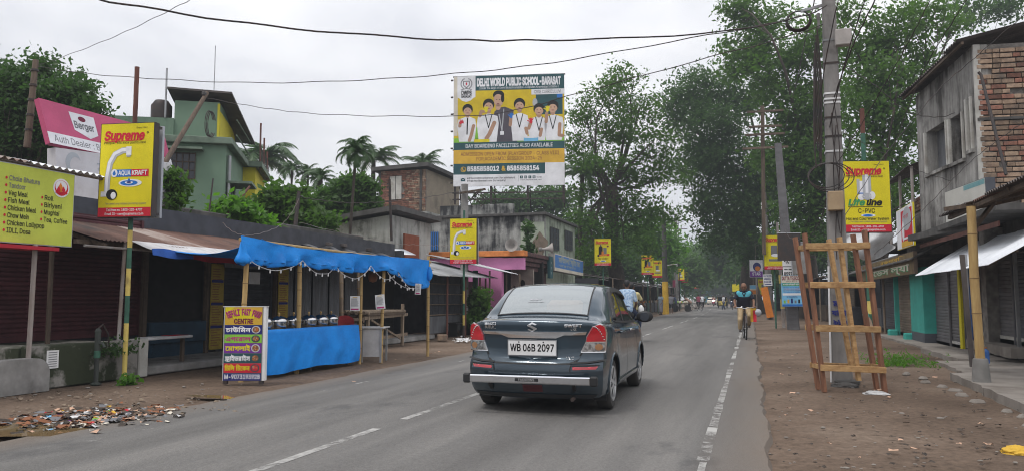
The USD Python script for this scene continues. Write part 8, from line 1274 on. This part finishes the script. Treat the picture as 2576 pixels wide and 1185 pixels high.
tree('roadside_tree', 'huge dark tree overhanging the road from the right verge', under(1893, 66), AD(1880, 470, 64), .8, [blob(*b) for b in ((1740, 240, 62, 70, 70), (1800, 330, 60, 85, 75), (1760, 420, 60, 72, 60), (1850, 420, 60, 95, 70), (1790, 520, 60, 75, 55), (1880, 530, 60, 95, 62), (1820, 600, 60, 75, 36), (1900, 620, 62, 70, 42), (1700, 300, 62, 45, 60), (1850, 240, 62, 80, 80), (1940, 470, 60, 70, 90))], 'leaf_dark', .26, 3.6, 40, .50, 9)
tree('roadside_tree', 'tall airy tree behind the papered poles on the right', under(2035, 50), AD(2040, 420, 48), .55, [blob(*b) for b in ((1880, 130, 50, 85, 75), (1960, 200, 48, 95, 80), (1930, 60, 50, 80, 55), (2040, 120, 47, 80, 70), (2010, 300, 47, 95, 80), (2060, 400, 46, 95, 75), (1970, 400, 48, 80, 70), (2040, 510, 46, 95, 60), (1860, 20, 50, 55, 35), (2090, 250, 46, 70, 80), (2120, 480, 46, 75, 70), (2010, 600, 46, 80, 40))], 'leaf_mid', .26, 3.6, 36, .42, 10)
tree('roadside_tree', 'sprawling tree with long bare twigs behind the corner building', under(2225, 40), AD(2210, 360, 39), .5, [blob(*b) for b in ((2160, 120, 40, 80, 75), (2250, 80, 39, 90, 60), (2330, 50, 39, 75, 40), (2230, 210, 38, 95, 75), (2310, 170, 39, 70, 70), (2170, 300, 38, 90, 70), (2270, 320, 38, 70, 75), (2200, 410, 38, 95, 62), (2290, 440, 39, 60, 60), (2400, 60, 40, 45, 25), (2180, 500, 38, 90, 50), (2270, 540, 38, 60, 40), (2120, 40, 40, 60, 30))], 'leaf_mid', .22, 4.6, 30, .36, 11, flat=.2)
for k, (u, d, lab, bl, lm) in enumerate([(1640, 78, 'rounded bright tree behind the far yellow adverts on the left', ((1625, 590, 78, 62, 34), (1670, 620, 78, 50, 36), (1600, 620, 78, 45, 34), (1640, 660, 78, 70, 34)), 'leaf_bright'), (1700, 105, 'grey green tree past the empty hoarding frame', ((1722, 668, 105, 30, 26), (1700, 690, 105, 50, 34), (1745, 690, 105, 34, 28)), 'leaf_mid'), (1860, 105, 'shaded tree closing the right side of the far road', ((1850, 620, 105, 60, 50), (1880, 680, 100, 50, 42), (1820, 660, 108, 45, 40)), 'leaf_dark'), (1765, 165, 'hazy tree over the vanishing road, left of the auto rickshaw', ((1760, 660, 165, 48, 40), (1740, 700, 165, 36, 28), (1790, 640, 170, 40, 34)), 'leaf_mid'), (1835, 190, 'faint hazy tree at the very end of the road', ((1810, 690, 190, 60, 36), (1850, 700, 190, 50, 36), (1780, 715, 200, 45, 25)), 'leaf_mid'), (1990, 75, 'dark tree filling the gap behind the right hand stalls', ((1990, 640, 72, 90, 70), (2080, 620, 70, 90, 80), (2150, 640, 66, 70, 70), (1930, 690, 78, 50, 50)), 'leaf_dark'), (1500, 75, 'shaded tree behind the stained building and fig trunk', ((1490, 660, 75, 70, 55), (1570, 680, 75, 70, 50), (1450, 600, 75, 60, 60), (1400, 505, 75, 60, 34), (1310, 515, 75, 70, 30), (1240, 520, 75, 50, 28)), 'leaf_dark'), (2420, 60, 'thin crowned tree peeping over the corner building roof', ((2440, 30, 60, 50, 35), (2520, 20, 60, 40, 25)), 'leaf_dark')]):
    tree('far_tree', lab, under(u, d), AD(u, max(bl[0][1] + 30, 600), d), .004 * d, [blob(*b) for b in bl], lm, .0052 * d, 260.0 / d, 30, .0075 * d, 20 + k, twigs=2)
def palm(name, label, u, v, d, ub, nf, fl, r, seed, droop=1.0, up=.6, wide=.30, lm='leaf_palm', tm='bark'):
    rg = np.random.RandomState(seed); top = AD(u, v, d); base = under(ub, d); t = T(name, label, 'palm tree', base); s = np.linspace(0, 1, 10); p = base[None] * (1 - s[:, None]) + top[None] * s[:, None]; p[:, 0] += .02 * d * .3 * np.sin(s * 2.6) * (s - 1); t.part('trunk', MB().tube(p, r * (1.15 - .3 * s), 9), tm, smooth=60)
    for k in range(nf):
        az = k * 2.399 + rg.rand() * .4; el = up * (1 - 1.5 * (k / nf)) + .25; L = fl * (.85 + .3 * rg.rand()); n = 12; pts = [top.copy()]; e = el + .35
        for i in range(n): e -= droop * 1.9 / n * (.5 + i / n); pts.append(pts[-1] + np.array([math.cos(az) * math.cos(e), math.sin(az) * math.cos(e), math.sin(e)]) * L / n)
        pts = np.array(pts); mb = MB().tube(pts, np.linspace(.02, .005, n + 1), 4); sd_ = np.array([-math.sin(az), math.cos(az), 0]); V, Fc = [], []
        for i in np.arange(1.5, n, .36):
            a = np.array([np.interp(i, range(n + 1), pts[:, j]) for j in range(3)]); fw = pts[min(n, int(i) + 1)] - pts[int(i)]; fw /= np.linalg.norm(fw); w = L * wide * math.sin(math.pi * min(.97, (i / n) ** .7 * .93 + .05))
            for s_ in (-1, 1): tip = a + sd_ * s_ * w * .8 + fw * w * .6 + np.array([0, 0, -w * (.25 + .35 * rg.rand())]); o = fw * L * .026; q = len(V); V += [a - o, a + o, tip]; Fc.append((q, q + 1, q + 2))
        mb.add(V, Fc); t.part('frond', mb, lm)
for a in (('coconut_palm', 'big coconut palm swaying behind the green house', 652, 410, 50, 640, 18, 3.2, .16, 1, 1.1), ('areca_palm', 'slim areca palm nearest the green house, left of a twin', 735, 428, 44, 728, 16, 1.0, .07, 2, 1.15, 1.1), ('areca_palm', 'second slim areca palm left of the mango tree', 775, 440, 44, 772, 16, 1.0, .07, 3, 1.15, 1.1), ('areca_palm', 'stout palm with pale trunk beside the mango tree', 806, 452, 36, 808, 16, 1.05, .14, 4, 1.1, 1.1), ('areca_palm', 'tallest areca palm standing before the mango tree', 895, 385, 27, 874, 24, .92, .055, 5, 1.3, 1.2), ('coconut_palm', 'coconut palm behind the tallest areca palm', 940, 405, 48, 938, 16, 2.3, .16, 6, .9), ('coconut_palm', 'coconut palm peeping above the brick roof room', 1062, 415, 56, 1062, 12, 2.0, .16, 7, .8), ('coconut_palm', 'coconut palm half hidden between the hoarding and fig tree', 1465, 440, 52, 1462, 14, 2.6, .16, 8, 1.2)): palm(*a)
def weeds(name, label, c, r, n, size, m, cat='plant', kind=None, asp=.25, h=.1):
    rg = np.random.RandomState(n); P = np.asarray(c, float) + np.stack([rg.normal(size=n) * r, rg.normal(size=n) * r, np.abs(rg.normal(size=n)) * h], 1); v, f = leaves(P, 4, .03, size, rg, -.1, asp); single(name, trimesh.Trimesh(v, f, process=False), m, label, cat, kind=kind)
weeds('weed', 'low leafy weed at the foot of the green and yellow pole', G(320, 965), .08, 34, .09, 'leaf_bright', asp=.55, h=.07); weeds('grass_tuft', 'thin patch of grass on the dirt before the teal pillar', G(2262, 918), .28, 260, .08, 'leaf_bright', 'grass', 'stuff'); weeds('moss_creeper', 'dark creeping weeds over the mossy plinth', np.array([-9.66, 9.6, .42]), .16, 120, .06, 'leaf_dark', asp=.6)
# ---------------------------------------------------------------- haze
_mats['haze_air'] = usdkit.material(stage, '/World/Looks/haze_air', {'v': ('principled_volume', {'color': (.80, .86, .92), 'density': .0009, 'anisotropy': .2})}, [], volume='v.volume')
hz = MB().box((0, 420, 22.5), (1060, 1000, 53)); v, f = hz.arr(); hm = usdkit.mesh(stage, '/World/haze', (v, f), MAT('haze_air')); mark(hm.GetPrim(), 'thin damp haze over the whole street', 'haze', kind='stuff')
# ---------------------------------------------------------------- far street: stalls, poles, people, traffic
def stall(side, y, ln, dp, h, x, label, rm, wallm='dark_panel', goods=0):
    t = T('roadside_stall', label, 'stall', (x, y, 0), 0, None); s = side; X = lambda o: x + s * o
    roof_of_sheets(t, *( [(X(-.7), y, h - .25), (X(-.7), y + ln, h - .28), (X(dp), y + ln, h + .35), (X(dp), y, h + .35)] if s < 0 else [(X(-.7), y + ln, h - .25), (X(-.7), y, h - .28), (X(dp), y, h + .35), (X(dp), y + ln, h + .35)]), max(2, int(ln / 1.2)), rm, amp=.03, pitch=.2, mats=[rm, 'dark_tin', rm]); t.part('back_wall', MB().box((X(dp - .1), y + ln / 2, h / 2), (.1, ln, h)), wallm)
    for q in (0.05, ln - .05): t.part('side_wall', MB().box((X(dp / 2 + .2), y + q, h / 2 - .1), (dp - .4, .06, h - .2)), wallm); t.part('post', MB().tube([(X(-.5), y + q, 0), (X(-.5), y + q, h - .2)], .045, 6), 'old_bamboo')
    t.part('counter', MB().box((X(.1), y + ln / 2, .45), (.5, ln * .8, .9), bev=.03), rnd.choice(['old_wood', 'dark_panel', 'grey_panel']))
    for q in range(goods): t.part('goods', MB().box((X(.05 + .2 * rnd.random()), y + .5 + (ln - 1) * q / max(1, goods - 1), 1.0), (.25, .3, .15 + .15 * rnd.random()), rz=rnd.random(), bev=.05), rnd.choice(['ink_cream', 'brick_pale', 'cloth_white', 'ink_orange', 'ink_lime']))
    return t
for k, (y, ln, h, rm, lab) in enumerate([(46.2, 6, 2.75, 'rust_tin', 'stall with rusty eave just past the blue signboard'), (52.6, 7.5, 2.65, 'dark_tin', 'long dark stall under the fig tree trunk'), (60.5, 5, 2.5, 'dark_tin', 'black roofed stall where the lungi man stands'), (66, 6, 2.6, 'grey_tin', 'stall with pale tin roof behind the fruit cart'), (72.5, 8, 2.7, 'dark_tin', 'stall behind the man leaning on his bicycle'), (81, 9, 2.8, 'grey_tin', 'hazy stall past the fruit cart'), (91, 12, 2.9, 'rust_tin', 'faint far stall under the receding adverts'), (104, 16, 3.0, 'dark_tin', 'last faint row of stalls on the left verge')]): stall(-1, y, ln, 3.0, h, -8.6 + bend(y), lab, rm, goods=4 if k in (2, 3, 4) else 0)
for k, (y, ln, h, x, rm, lab) in enumerate([(31, 5, 2.9, 5.2, 'dark_tin', 'dark stall beyond the brown shutter and its fascia sign'), (38, 7, 2.7, 4.6, 'grey_tin', 'tin stall behind the phone shop board'), (46, 8, 2.7, 4.2, 'dark_tin', 'stall behind the leaning orange plank'), (56, 10, 2.8, 3.9, 'rust_tin', 'shaded stall past the tuition leaflet pole'), (68, 14, 2.9, 3.7, 'dark_tin', 'far stall behind the parked motorcycles'), (84, 20, 3.0, 3.4, 'grey_tin', 'hazy far stalls on the right verge')]):
    t = stall(1, y, ln, 3.2, h, x + bend(y), lab, rm)
    if k < 3: F = Frame((x + .35, y + ln - .4, .1), (0, -1, 0)); shutter(t, F, ln * .45, 2.1, .1, ('shutter_dark', 'shutter_brown', 'shutter_grey')[k], singly=False, name='shutter')
b_ = G(1675, 790); t = T('utility_pole', 'dark far pole painted yellow at its base by the left stalls', 'utility pole', b_); q = AY(1669, 536, b_[1]); t.part('pole', MB().tube([b_, q], [.26, .17], 10), 'concrete_dark', smooth=60); t.part('painted_base', MB().tube([b_, lerp(b_, q, .32)], [.275, .245], 10), 'ink_amber', smooth=60); t.part('street_lamp', MB().tube([AY(1670, 668, b_[1]), AY(1703, 664, b_[1])], .04, 6), 'grey_tin')
for u, d, v, lab in ((1703, 85, 548, 'far service pole with crossarms beside the empty hoarding frame'), (1925, 90, 640, 'far pole among the banners on the right')):
    p = under(u, d); q = AD(u - 2, v, d); t = T('utility_pole', lab, 'utility pole', p); t.part('pole', MB().tube([p, q], [.16, .11], 8), 'pole_concrete', smooth=60)
    for z in (.3, 1.3, 2.4): t.part('cross_arm', MB().bar(q - (1.0, 0, z), q - (-1.2, 0, z), .08), 'black_steel')
c = AD(1672, 600, 80); w = 34 * 80 / FOC; h = 60 * 80 / FOC; t = T('empty_hoarding_frame', 'empty black lattice hoarding frame on posts over the far stalls', 'hoarding'); 
for k in range(5): t.part('bar', MB().bar(c + (0, 0, h * k / 4), c + (w, 0, h * k / 4), .07), 'black_steel'); t.part('bar', MB().bar(c + (w * k / 4, 0, -3.5 if k in (0, 4) else 0), c + (w * k / 4, 0, h), .07), 'black_steel')
t.part('post', MB().bar((c[0], c[1], 0), c, .12).bar((c[0] + w, c[1], 0), c + (w, 0, 0), .12), 'black_steel')
for u0, u1, v0, v1, d, m_, lab, s in ((1886, 1920, 653, 697, 60, 'ink_white', 'white and purple hanging banner over the right verge', 'STAR'), (1886, 1906, 716, 740, 62, 'ink_cream', 'small sunset coloured banner below the purple banner', ''), (1692, 1703, 704, 722, 88, 'ink_maroon', 'maroon shop board hung beside the receding adverts', ''), (1842, 1860, 714, 733, 95, 'ink_yellow', 'yellow banner right of the auto rickshaw', ''), (1869, 1881, 712, 730, 100, 'ink_yellow', 'yellow banner behind the cyclist\'s head', '')):
    o = AD(u0, v1, d); e = AD(u1, v1, d); F = Frame(o, e - o); W_ = np.linalg.norm(e - o); H_ = (v1 - v0) * d / FOC; t = T('shop_banner', lab, 'banner', o); fp = board(t, F, W_, H_, .03, m_); t.part('hanger', MB().tube([F.at(np.array(W_ / 2), np.array(H_), -.05), F.at(np.array(W_ / 2), np.array(H_ + 1.2), -.05)], .02, 5).tube([F.at(np.array(W_ / 2), np.array(0.), -.1), (F.at(np.array(W_ / 2), np.array(0.), -.1) * [1, 1, 0])], .05, 6), 'grey_pole')
    if s: printed(t, F, [(sbox(.03, .03, W_ - .03, H_ * .35), 'ink_purple', 0), (text(s, H_ * .16, W_ / 2, H_ * .12, width=W_ * .6, align='c', bold=2), 'ink_white', 1), (ell(W_ * .55, H_ * .6, W_ * .3, H_ * .25), 'ink_navy', 1), (ell(W_ * .6, H_ * .5, W_ * .2, H_ * .14), 'ink_orange', 2)], fp)
    elif m_ == 'ink_cream': printed(t, F, [(sbox(.03, .03, W_ - .03, H_ * .45), 'ink_orange', 0), (sbox(.03, H_ * .6, W_ - .03, H_ - .03), 'ink_sky', 0)], fp)
gp = lambda u, d: under(u, d) + (0, 0, .1)
a = gp(1662, 61); standing(a[0], a[1], 2.6, 'barefoot man in pale shirt and lungi before the black roofed stall', ('wear_lungi', 'wear_grey'), stride=.05, legs='lungi'); a = gp(1688, 66); standing(a[0], a[1], .2, 'person in grey top and dark shorts seen from behind near the fruit cart', ('wear_grey', 'wear_black'), legs='shorts'); a = gp(1699, 73); standing(a[0], a[1], 1.4, 'vendor in dark shirt reaching over the fruit cart', ('wear_denim', 'wear_black'), arms=(.2, .2), bend_=.25); a = gp(1733, 76); standing(a[0], a[1], 1.3, 'man in tan shirt bending over beside the fruit cart', ('wear_tan', 'wear_black'), arms=(.25, .25), bend_=.9)
bicycle('bicycle', 'red bicycle parked by the bending man at the fruit cart', a + (.5, .6, .0), 1.2, fine=False); p = gp(1712, 74); t = T('fruit_cart', 'wooden handcart heaped with fruit between the vendor and customer', 'cart', p, .25); t.part('bed', MB().box((0, 0, .8), (1.9, 1.0, .08)), 'old_wood', local=True)
for x in (-.6, .6): t.part('wheel', MB().lathe([(.001, -.03), (.32, -.03), (.34, 0), (.32, .03), (.001, .03)], (x, -.5, .34), axis='y', n=16), 'tyre', local=True); t.part('leg', MB().bar((x, .4, 0), (x, .4, .8), .06), 'old_wood', local=True)
for k in range(14): t.part('fruit', trimesh.creation.icosphere(1, .10 + .05 * rnd.random()).apply_translation([-.75 + 1.5 * rnd.random(), -.3 + .6 * rnd.random(), .92]), rnd.choice(['ink_orange', 'ink_lime', 'ink_cream', 'ink_amber']), local=True)
for u, d, z, lab, lb2, wr, ln in ((1757, 90, 0, 'man in crimson shirt cycling away with a companion', 'bicycle under the man in crimson shirt', ('wear_red', 'wear_black'), False), (1766, 93, 0, 'man in pale shirt cycling beside the crimson shirt', 'bicycle under the man in pale shirt', ('wear_white', 'wear_black'), False), (1842, 86, math.pi, 'cyclist in black coming on behind the auto rickshaw', 'bicycle of the cyclist in black', ('wear_black', 'wear_denim'), False)):
    a = gp(u, d); bicycle('bicycle', lb2, a, z, fine=False); t = T('person', lab, 'person', a, z); person(t, rider_joints(.03), wr, 'skin_dark', edge=.06)
a = gp(1820, 88); standing(a[0], a[1], 2.2, 'man in white shirt striding across the road before the auto rickshaw', ('wear_white', 'wear_denim'), stride=.24, arms=(.12, -.05)); a = gp(1902, 84); standing(a[0], a[1], 1.2, 'man in white shirt beside the parked motorcycles on the right verge', ('wear_white', 'wear_black'), arms=(.2, .1), bend_=.15)
for k, (u, d) in enumerate(((1893, 86), (1908, 80), (1915, 72))): a = gp(u, d); motorbike('motorcycle', ('farthest of the motorcycles parked on the right verge', 'middle motorcycle parked on the right verge', 'nearest motorcycle parked behind the grey pole')[k], a, 1.9 + .3 * k, ('wear_red', 'wear_navy', 'black_plastic')[k])
a = gp(1817, 98); t = T('auto_rickshaw', 'black and yellow three wheeled auto rickshaw coming up the road', 'auto rickshaw', a, math.pi); mat('auto_yellow', (.5, .38, .08), rough=.5); mat('auto_black', (.02, .022, .02), rough=.6)
hullb = lambda pts, r=.06: fuse([MF.batch_hull([ball(p, r, 8) for p in pts])], .15, 2)
t.part('canopy', hullb([(x, y, z) for x in (-.6, .6) for y, z in ((-1.1, 1.6), (.7, 1.66), (.85, 1.5), (-1.15, 1.45))]), 'auto_black', local=True, smooth=40); t.part('body', hullb([(x, y, z) for x in (-.6, .6) for y in (-1.1, .2) for z in (.35, .85)]), 'auto_black', local=True, smooth=40); t.part('nose', hullb([(-.4, .4, .45), (.4, .4, .45), (-.45, .5, .95), (.45, .5, .95), (0, 1.05, .5), (0, .95, .8)]), 'auto_yellow', local=True, smooth=40); t.part('front_frame', MB().tube([(-.6, .55, .9), (-.58, .8, 1.55), (.58, .8, 1.55), (.6, .55, .9)], .05, 6), 'auto_yellow', local=True); t.part('windscreen', MB().slab(quadgrid((-.55, .6, .95), (.55, .6, .95), (.53, .8, 1.5), (-.53, .8, 1.5), 2, 2), (0, .01, 0)), 'side_glass', local=True)
for x, y in ((0, .85), (-.55, -.8), (.55, -.8)): t.part('wheel', MB().lathe([(.001, -.06), (.2, -.06), (.22, 0), (.2, .06), (.001, .06)], (x, y, .22), axis='x', n=14), 'tyre', local=True)
for s in (-1, 1): t.part('headlamp', trimesh.creation.icosphere(1, .09).apply_translation([s * .3, .95, .72]), 'lamp_clear', local=True); t.part('pillar', MB().tube([(s * .6, -.2, .85), (s * .6, -.2, 1.55)], .04, 5), 'auto_black', local=True)
_mats['lamp_lit'] = usdkit.material(stage, '/World/Looks/lamp_lit', {'e': ('emission', {'color': (1, .93, .75), 'strength': 22.0})}, [], surface='e.emission')
a = gp(1795, 125); t = T('motorcycle', 'oncoming scooter with a lit headlamp far down the road', 'motorcycle', a, math.pi); t.part('body', hullb([(0, -.6, .5), (0, .5, .5), (0, -.5, .9), (0, .5, 1.0)], .18), 'wear_red', local=True); t.part('headlamp', trimesh.creation.icosphere(1, .13).apply_translation([0, .72, .95]), 'lamp_lit', local=True); 
for y in (-.6, .6): t.part('wheel', MB().lathe([(.001, -.05), (.24, -.05), (.27, 0), (.24, .05), (.001, .05)], (0, y, .27), axis='x', n=12), 'tyre', local=True)
t = T('person', 'rider of the oncoming scooter with the lit headlamp', 'person', a, math.pi); person(t, moto_joints(-.2), ('wear_tan', 'wear_denim'), 'skin_dark', edge=.07)
for u, d, dims, m_, nm, lab in ((1789, 150, (1.7, 4.2, 1.5), 'ink_cream', 'saloon_car', 'pale car far down the road beside the scooter'), (1775, 190, (2.5, 9, 3.1), 'ink_sky', 'bus', 'blue bus fading into the haze at the road\'s end')):
    a = gp(u, d); t = T(nm, lab, 'bus' if nm == 'bus' else 'car', a); w, l, h = dims; t.part('body', hullb([(x, y, z) for x in (-w / 2 + .2, w / 2 - .2) for y in (0.2, l) for z in (.5, h * (.55 if nm != 'bus' else .95))], .2), m_, local=True, smooth=40); t.part('cabin', hullb([(x, y, z) for x in (-w / 2 + .3, w / 2 - .3) for y, z in ((.8, h * .55), (l * .8, h * .55), (1.4, h * .93), (l * .65, h * .93))], .1), m_ if nm != 'bus' else 'ink_white', local=True, smooth=40); t.part('windscreen', MB().box((0, .02 if nm == 'bus' else .85, h * .7), (w * .8, .1, h * .24)), 'window_dark', local=True)
    for x in (-w / 2 + .15, w / 2 - .15):
        for y in (l * .2, l * .8): t.part('wheel', MB().lathe([(.001, -.1), (.3, -.1), (.33, 0), (.3, .1), (.001, .1)], (x, y, .33), axis='x', n=12), 'tyre', local=True)
# ---------------------------------------------------------------- overhead cables
CAB = [('thick black cable sagging right across the sky from the top left', .016, [(180, -14, 8), (250, 0, 8.2), (640, 62, 9.2), (1130, 101, 10.2), (1400, 102, 10.6), (1880, 72, 11.6), (2080, 14, 12)]), ('wavy cable from the knotted timber pole to the utility pole', .012, [(92, 168, 19), (260, 190, 18.4), (480, 204, 17.6), (800, 207, 16), (1100, 190, 14.8), (1400, 157, 13.6), (1800, 86, 12.4), (2015, 40, 12)]), ('thin cable slanting up from the knotted timber pole', .008, [(92, 168, 19), (300, 88, 15), (480, 0, 12), (520, -20, 11.6)]), ('cable from the leaning timber post passing over the hoarding', .011, [(521, 248, 20), (660, 272, 19), (780, 286, 18), (1000, 293, 16.5), (1260, 285, 15), (1490, 226, 13.8), (1850, 128, 12.4), (2070, 62, 12)]), ('low cable joining the rope looped roof post and the service pole', .014, [(752, 494, 17.5), (860, 510, 20), (1000, 506, 24), (1165, 480, 33)]),
    ('pale drooping wire along the shop roof parapet', .007, [(560, 560, 17), (620, 592, 17), (700, 570, 17.2), (752, 500, 17.5)]), ('pale wire from the dark roof pipe to the tap advert', .007, [(752, 560, 18), (980, 610, 20), (1080, 617, 23), (1135, 618, 25)]), ('steep cable rising from the utility pole, leftmost of its bundle', .012, [(2062, 400, 12), (2066, 238, 11.6), (2109, 0, 10.6), (2114, -20, 10.5)]), ('steep twin of the rising cable beside the grey meter box', .012, [(2086, 330, 12), (2120, 180, 11), (2176, 0, 10), (2184, -20, 10)]), ('cable rising past the grey meter box to the top edge', .014, [(2098, 250, 12), (2140, 130, 10.8), (2206, -10, 9.8)]), ('long thin cable rising over the airy tree crown', .008, [(2095, 430, 12), (2210, 240, 10.5), (2300, 80, 9.5), (2345, -10, 9)]), ('cable rising in front of the corner building\'s roof', .009, [(2247, 380, 14), (2318, 190, 11), (2400, 50, 9.6), (2440, -15, 9)]), ('drooping service cable from the utility pole to the corner drain pipe', .011, [(2112, 160, 12), (2200, 215, 14), (2300, 288, 17), (2390, 290, 18.2), (2462, 184, 18.8)]), ('dark cable dropping from the pole top to the papered pole', .014, [(2052, -10, 12), (2028, 92, 16), (1998, 230, 24), (1964, 372, 34)]), ('sagging wire between the papered pole and the utility pole', .010, [(1964, 540, 33), (1990, 600, 24), (2040, 590, 16), (2078, 500, 12)]), ('thin wire from the utility pole to the white box sign', .008, [(2110, 330, 12), (2250, 400, 16), (2340, 440, 18), (2450, 474, 19)]), ('wire crossing the yellow pipe advert to the brick wall', .009, [(2116, 560, 12), (2250, 360, 14), (2400, 190, 14), (2576, 40, 12)]), ('second wire crossing the corner building\'s front', .008, [(2200, 640, 13), (2330, 520, 14), (2450, 400, 14), (2590, 300, 13)]), ('distant wires over the road beyond the fig tree', .03, [(1490, 575, 60), (1620, 585, 62), (1760, 540, 66), (1900, 480, 60)]), ('faint distant wire above the empty hoarding frame', .03, [(1450, 520, 45), (1640, 545, 62), (1703, 552, 85)])]
for lab, r, pts in CAB:
    w = np.array([AD(*p) for p in pts]); run = lambda p, q: p + (p - q) / np.linalg.norm(p - q) * 9
    if pts[-1][1] < 0: w = np.vstack([w, run(w[-1], w[-2])])
    if pts[0][1] < 0: w = np.vstack([run(w[0], w[1]), w])
    tt = np.linspace(0, len(w) - 1, 60); c = PchipInterpolator(range(len(w)), w)(tt); c[1:-1, 2] += .01 * np.sin(np.arange(1, 59) * 1.3); single('overhead_cable', MB().tube(c, r * .7, 6), 'black_steel' if 'pale' not in lab else 'grey_pole', lab, 'cable', 'overhead cables of the street', smooth=True)
# ---------------------------------------------------------------- litter, puddles, stones
_mats['muddy_water'] = usdkit.material(stage, '/World/Looks/muddy_water', {'p': ('principled_bsdf', {'base_color': (.10, .07, .035), 'roughness': .04, 'specular_ior_level': .6})}, [], surface='p.BSDF')
for nm, c, rx, ry, s in (('ochre puddle beside the litter at the road edge', G(70, 1085), .75, .38, 1), ('small puddle before the standing menu board', G(530, 1000), .45, .12, 4)):
    P = Polygon([(c[0] + rx * math.cos(a) * (1 + .3 * math.sin(2 * a + s) + .15 * math.sin(5 * a)), c[1] + ry * math.sin(a) * (1 + .25 * math.sin(3 * a + s))) for a in np.linspace(0, 6.28, 40)]).buffer(0); v, f = tri2d(P); struct('puddle', MB().add(np.c_[v, np.full(len(v), .018)], f), 'muddy_water', nm)
def scraps(t, name, m_, spots, sz, rg):
    V, Fc = [], []
    for p in spots:
        s = sz * (.5 + rg.rand()); a = rg.rand() * 6.28; g = np.array([[(x, y) for x in (-1, 0, 1)] for y in (-.6, 0, .6)]).reshape(-1, 2) * s; z = rg.rand(9) * s * .7; q = len(V); V += [(p[0] + x * math.cos(a) - y * math.sin(a), p[1] + x * math.sin(a) + y * math.cos(a), max(.01, p[2]) + h) for (x, y), h in zip(g, z)]; Fc += [(q + i, q + i + 1, q + i + 4, q + i + 3) for i in (0, 1, 3, 4)]
    t.part(name, MB().add(V, Fc), m_, kind='stuff')
rg = np.random.RandomState(3); t = T('litter', 'strewn heap of paper, plastic and peel on the dirt below the striped pole', 'litter', G(230, 1060), kind='stuff')
for m_, n, sz in (('paper', 16, .045), ('ink_cream', 36, .035), ('ink_skin', 50, .035), ('ink_brown', 110, .04), ('ink_midgrey', 70, .04), ('ink_red', 5, .03), ('ink_lime', 4, .035), ('ink_amber', 7, .035), ('ink_purple', 2, .03), ('ink_sky', 4, .03), ('bark', 150, .04), ('torn_vinyl', 50, .035)):
    uu = np.clip(rg.normal(240, 95, n), 10, 450); vv = 1055 - (uu - 230) * .06 + rg.normal(0, 11, n); scraps(t, 'scrap', m_, [G(u, v) + (0, 0, .03 * rg.rand()) for u, v in zip(uu, vv)], sz, rg)
t = T('litter', 'white litter swept together at the foot of the far striped pole', 'litter', G(1170, 857), kind='stuff'); scraps(t, 'scrap', 'paper', [G(1160 + rg.normal(0, 13), 857 + rg.normal(0, 3)) for k in range(50)], .06, rg)
t = T('litter', 'scattered pale scraps along the stall front and right hand dirt', 'litter', G(1090, 890), kind='stuff')
sp = [G(u, v) for u, v in ((1095, 888), (1105, 886), (1085, 890), (995, 905), (1030, 897), (570, 1030), (890, 962), (1088, 918))] + [G(1930 + 620 * rg.rand(), 890 + 280 * rg.rand() ** 1.5) for k in range(26)]; scraps(t, 'scrap', 'ink_skin', sp, .026, rg); scraps(t, 'scrap', 'bark', [G(1930 + 640 * rg.rand(), 870 + 310 * rg.rand() ** 1.5) for k in range(220)], .022, rg); scraps(t, 'scrap', 'old_bamboo', [G(620 * rg.rand(), 985 + 60 * rg.rand()) for k in range(90)], .03, rg)
V, Fc = [], []; ico = trimesh.creation.icosphere(1); t = T('pebbles', 'small stones scattered over both dirt verges', 'pebbles', G(2100, 1000), kind='stuff')
for k in range(260): p = G(1925 + 640 * rg.rand(), 850 + 330 * rg.rand() ** 1.4) if k < 150 else G(700 * rg.rand(), 960 + 110 * rg.rand()); s = .007 + .016 * rg.rand() ** 4; Fc.append(ico.faces + len(V) * 0 + 42 * k); V.append(ico.vertices * [s * (1 + rg.rand()), s, s * .6] + p)
t.part('pebble', MB().add(np.vstack(V), np.vstack(Fc)), 'pavement_stone', kind='stuff')
def crumple(name, lab, cat, c, r, m_, s): e = trimesh.creation.icosphere(3); v = np.array(e.vertices); v = v * (1 + .7 * (meshkit.fbm(v * 2.2 + s, 4, s) - .5))[:, None] * r; v[:, 2] = np.maximum(v[:, 2], -.02); single(name, trimesh.Trimesh(v + c, e.faces, process=False), m_, lab, cat)
crumple('plastic_bag', 'crumpled yellow plastic bag on the bare dirt by the pavement', 'bag', G(2556, 1137), np.array([.11, .08, .055]), 'ink_amber', 1); crumple('plastic_bag', 'dirty white plastic sheet at the tree guard\'s right foot', 'bag', G(2205, 990), np.array([.16, .07, .04]), 'torn_vinyl', 2); crumple('rubble_stone', 'dark stone lying under the middle of the tree guard', 'stone', G(2125, 972), np.array([.2, .1, .06]), 'concrete_dark', 3)
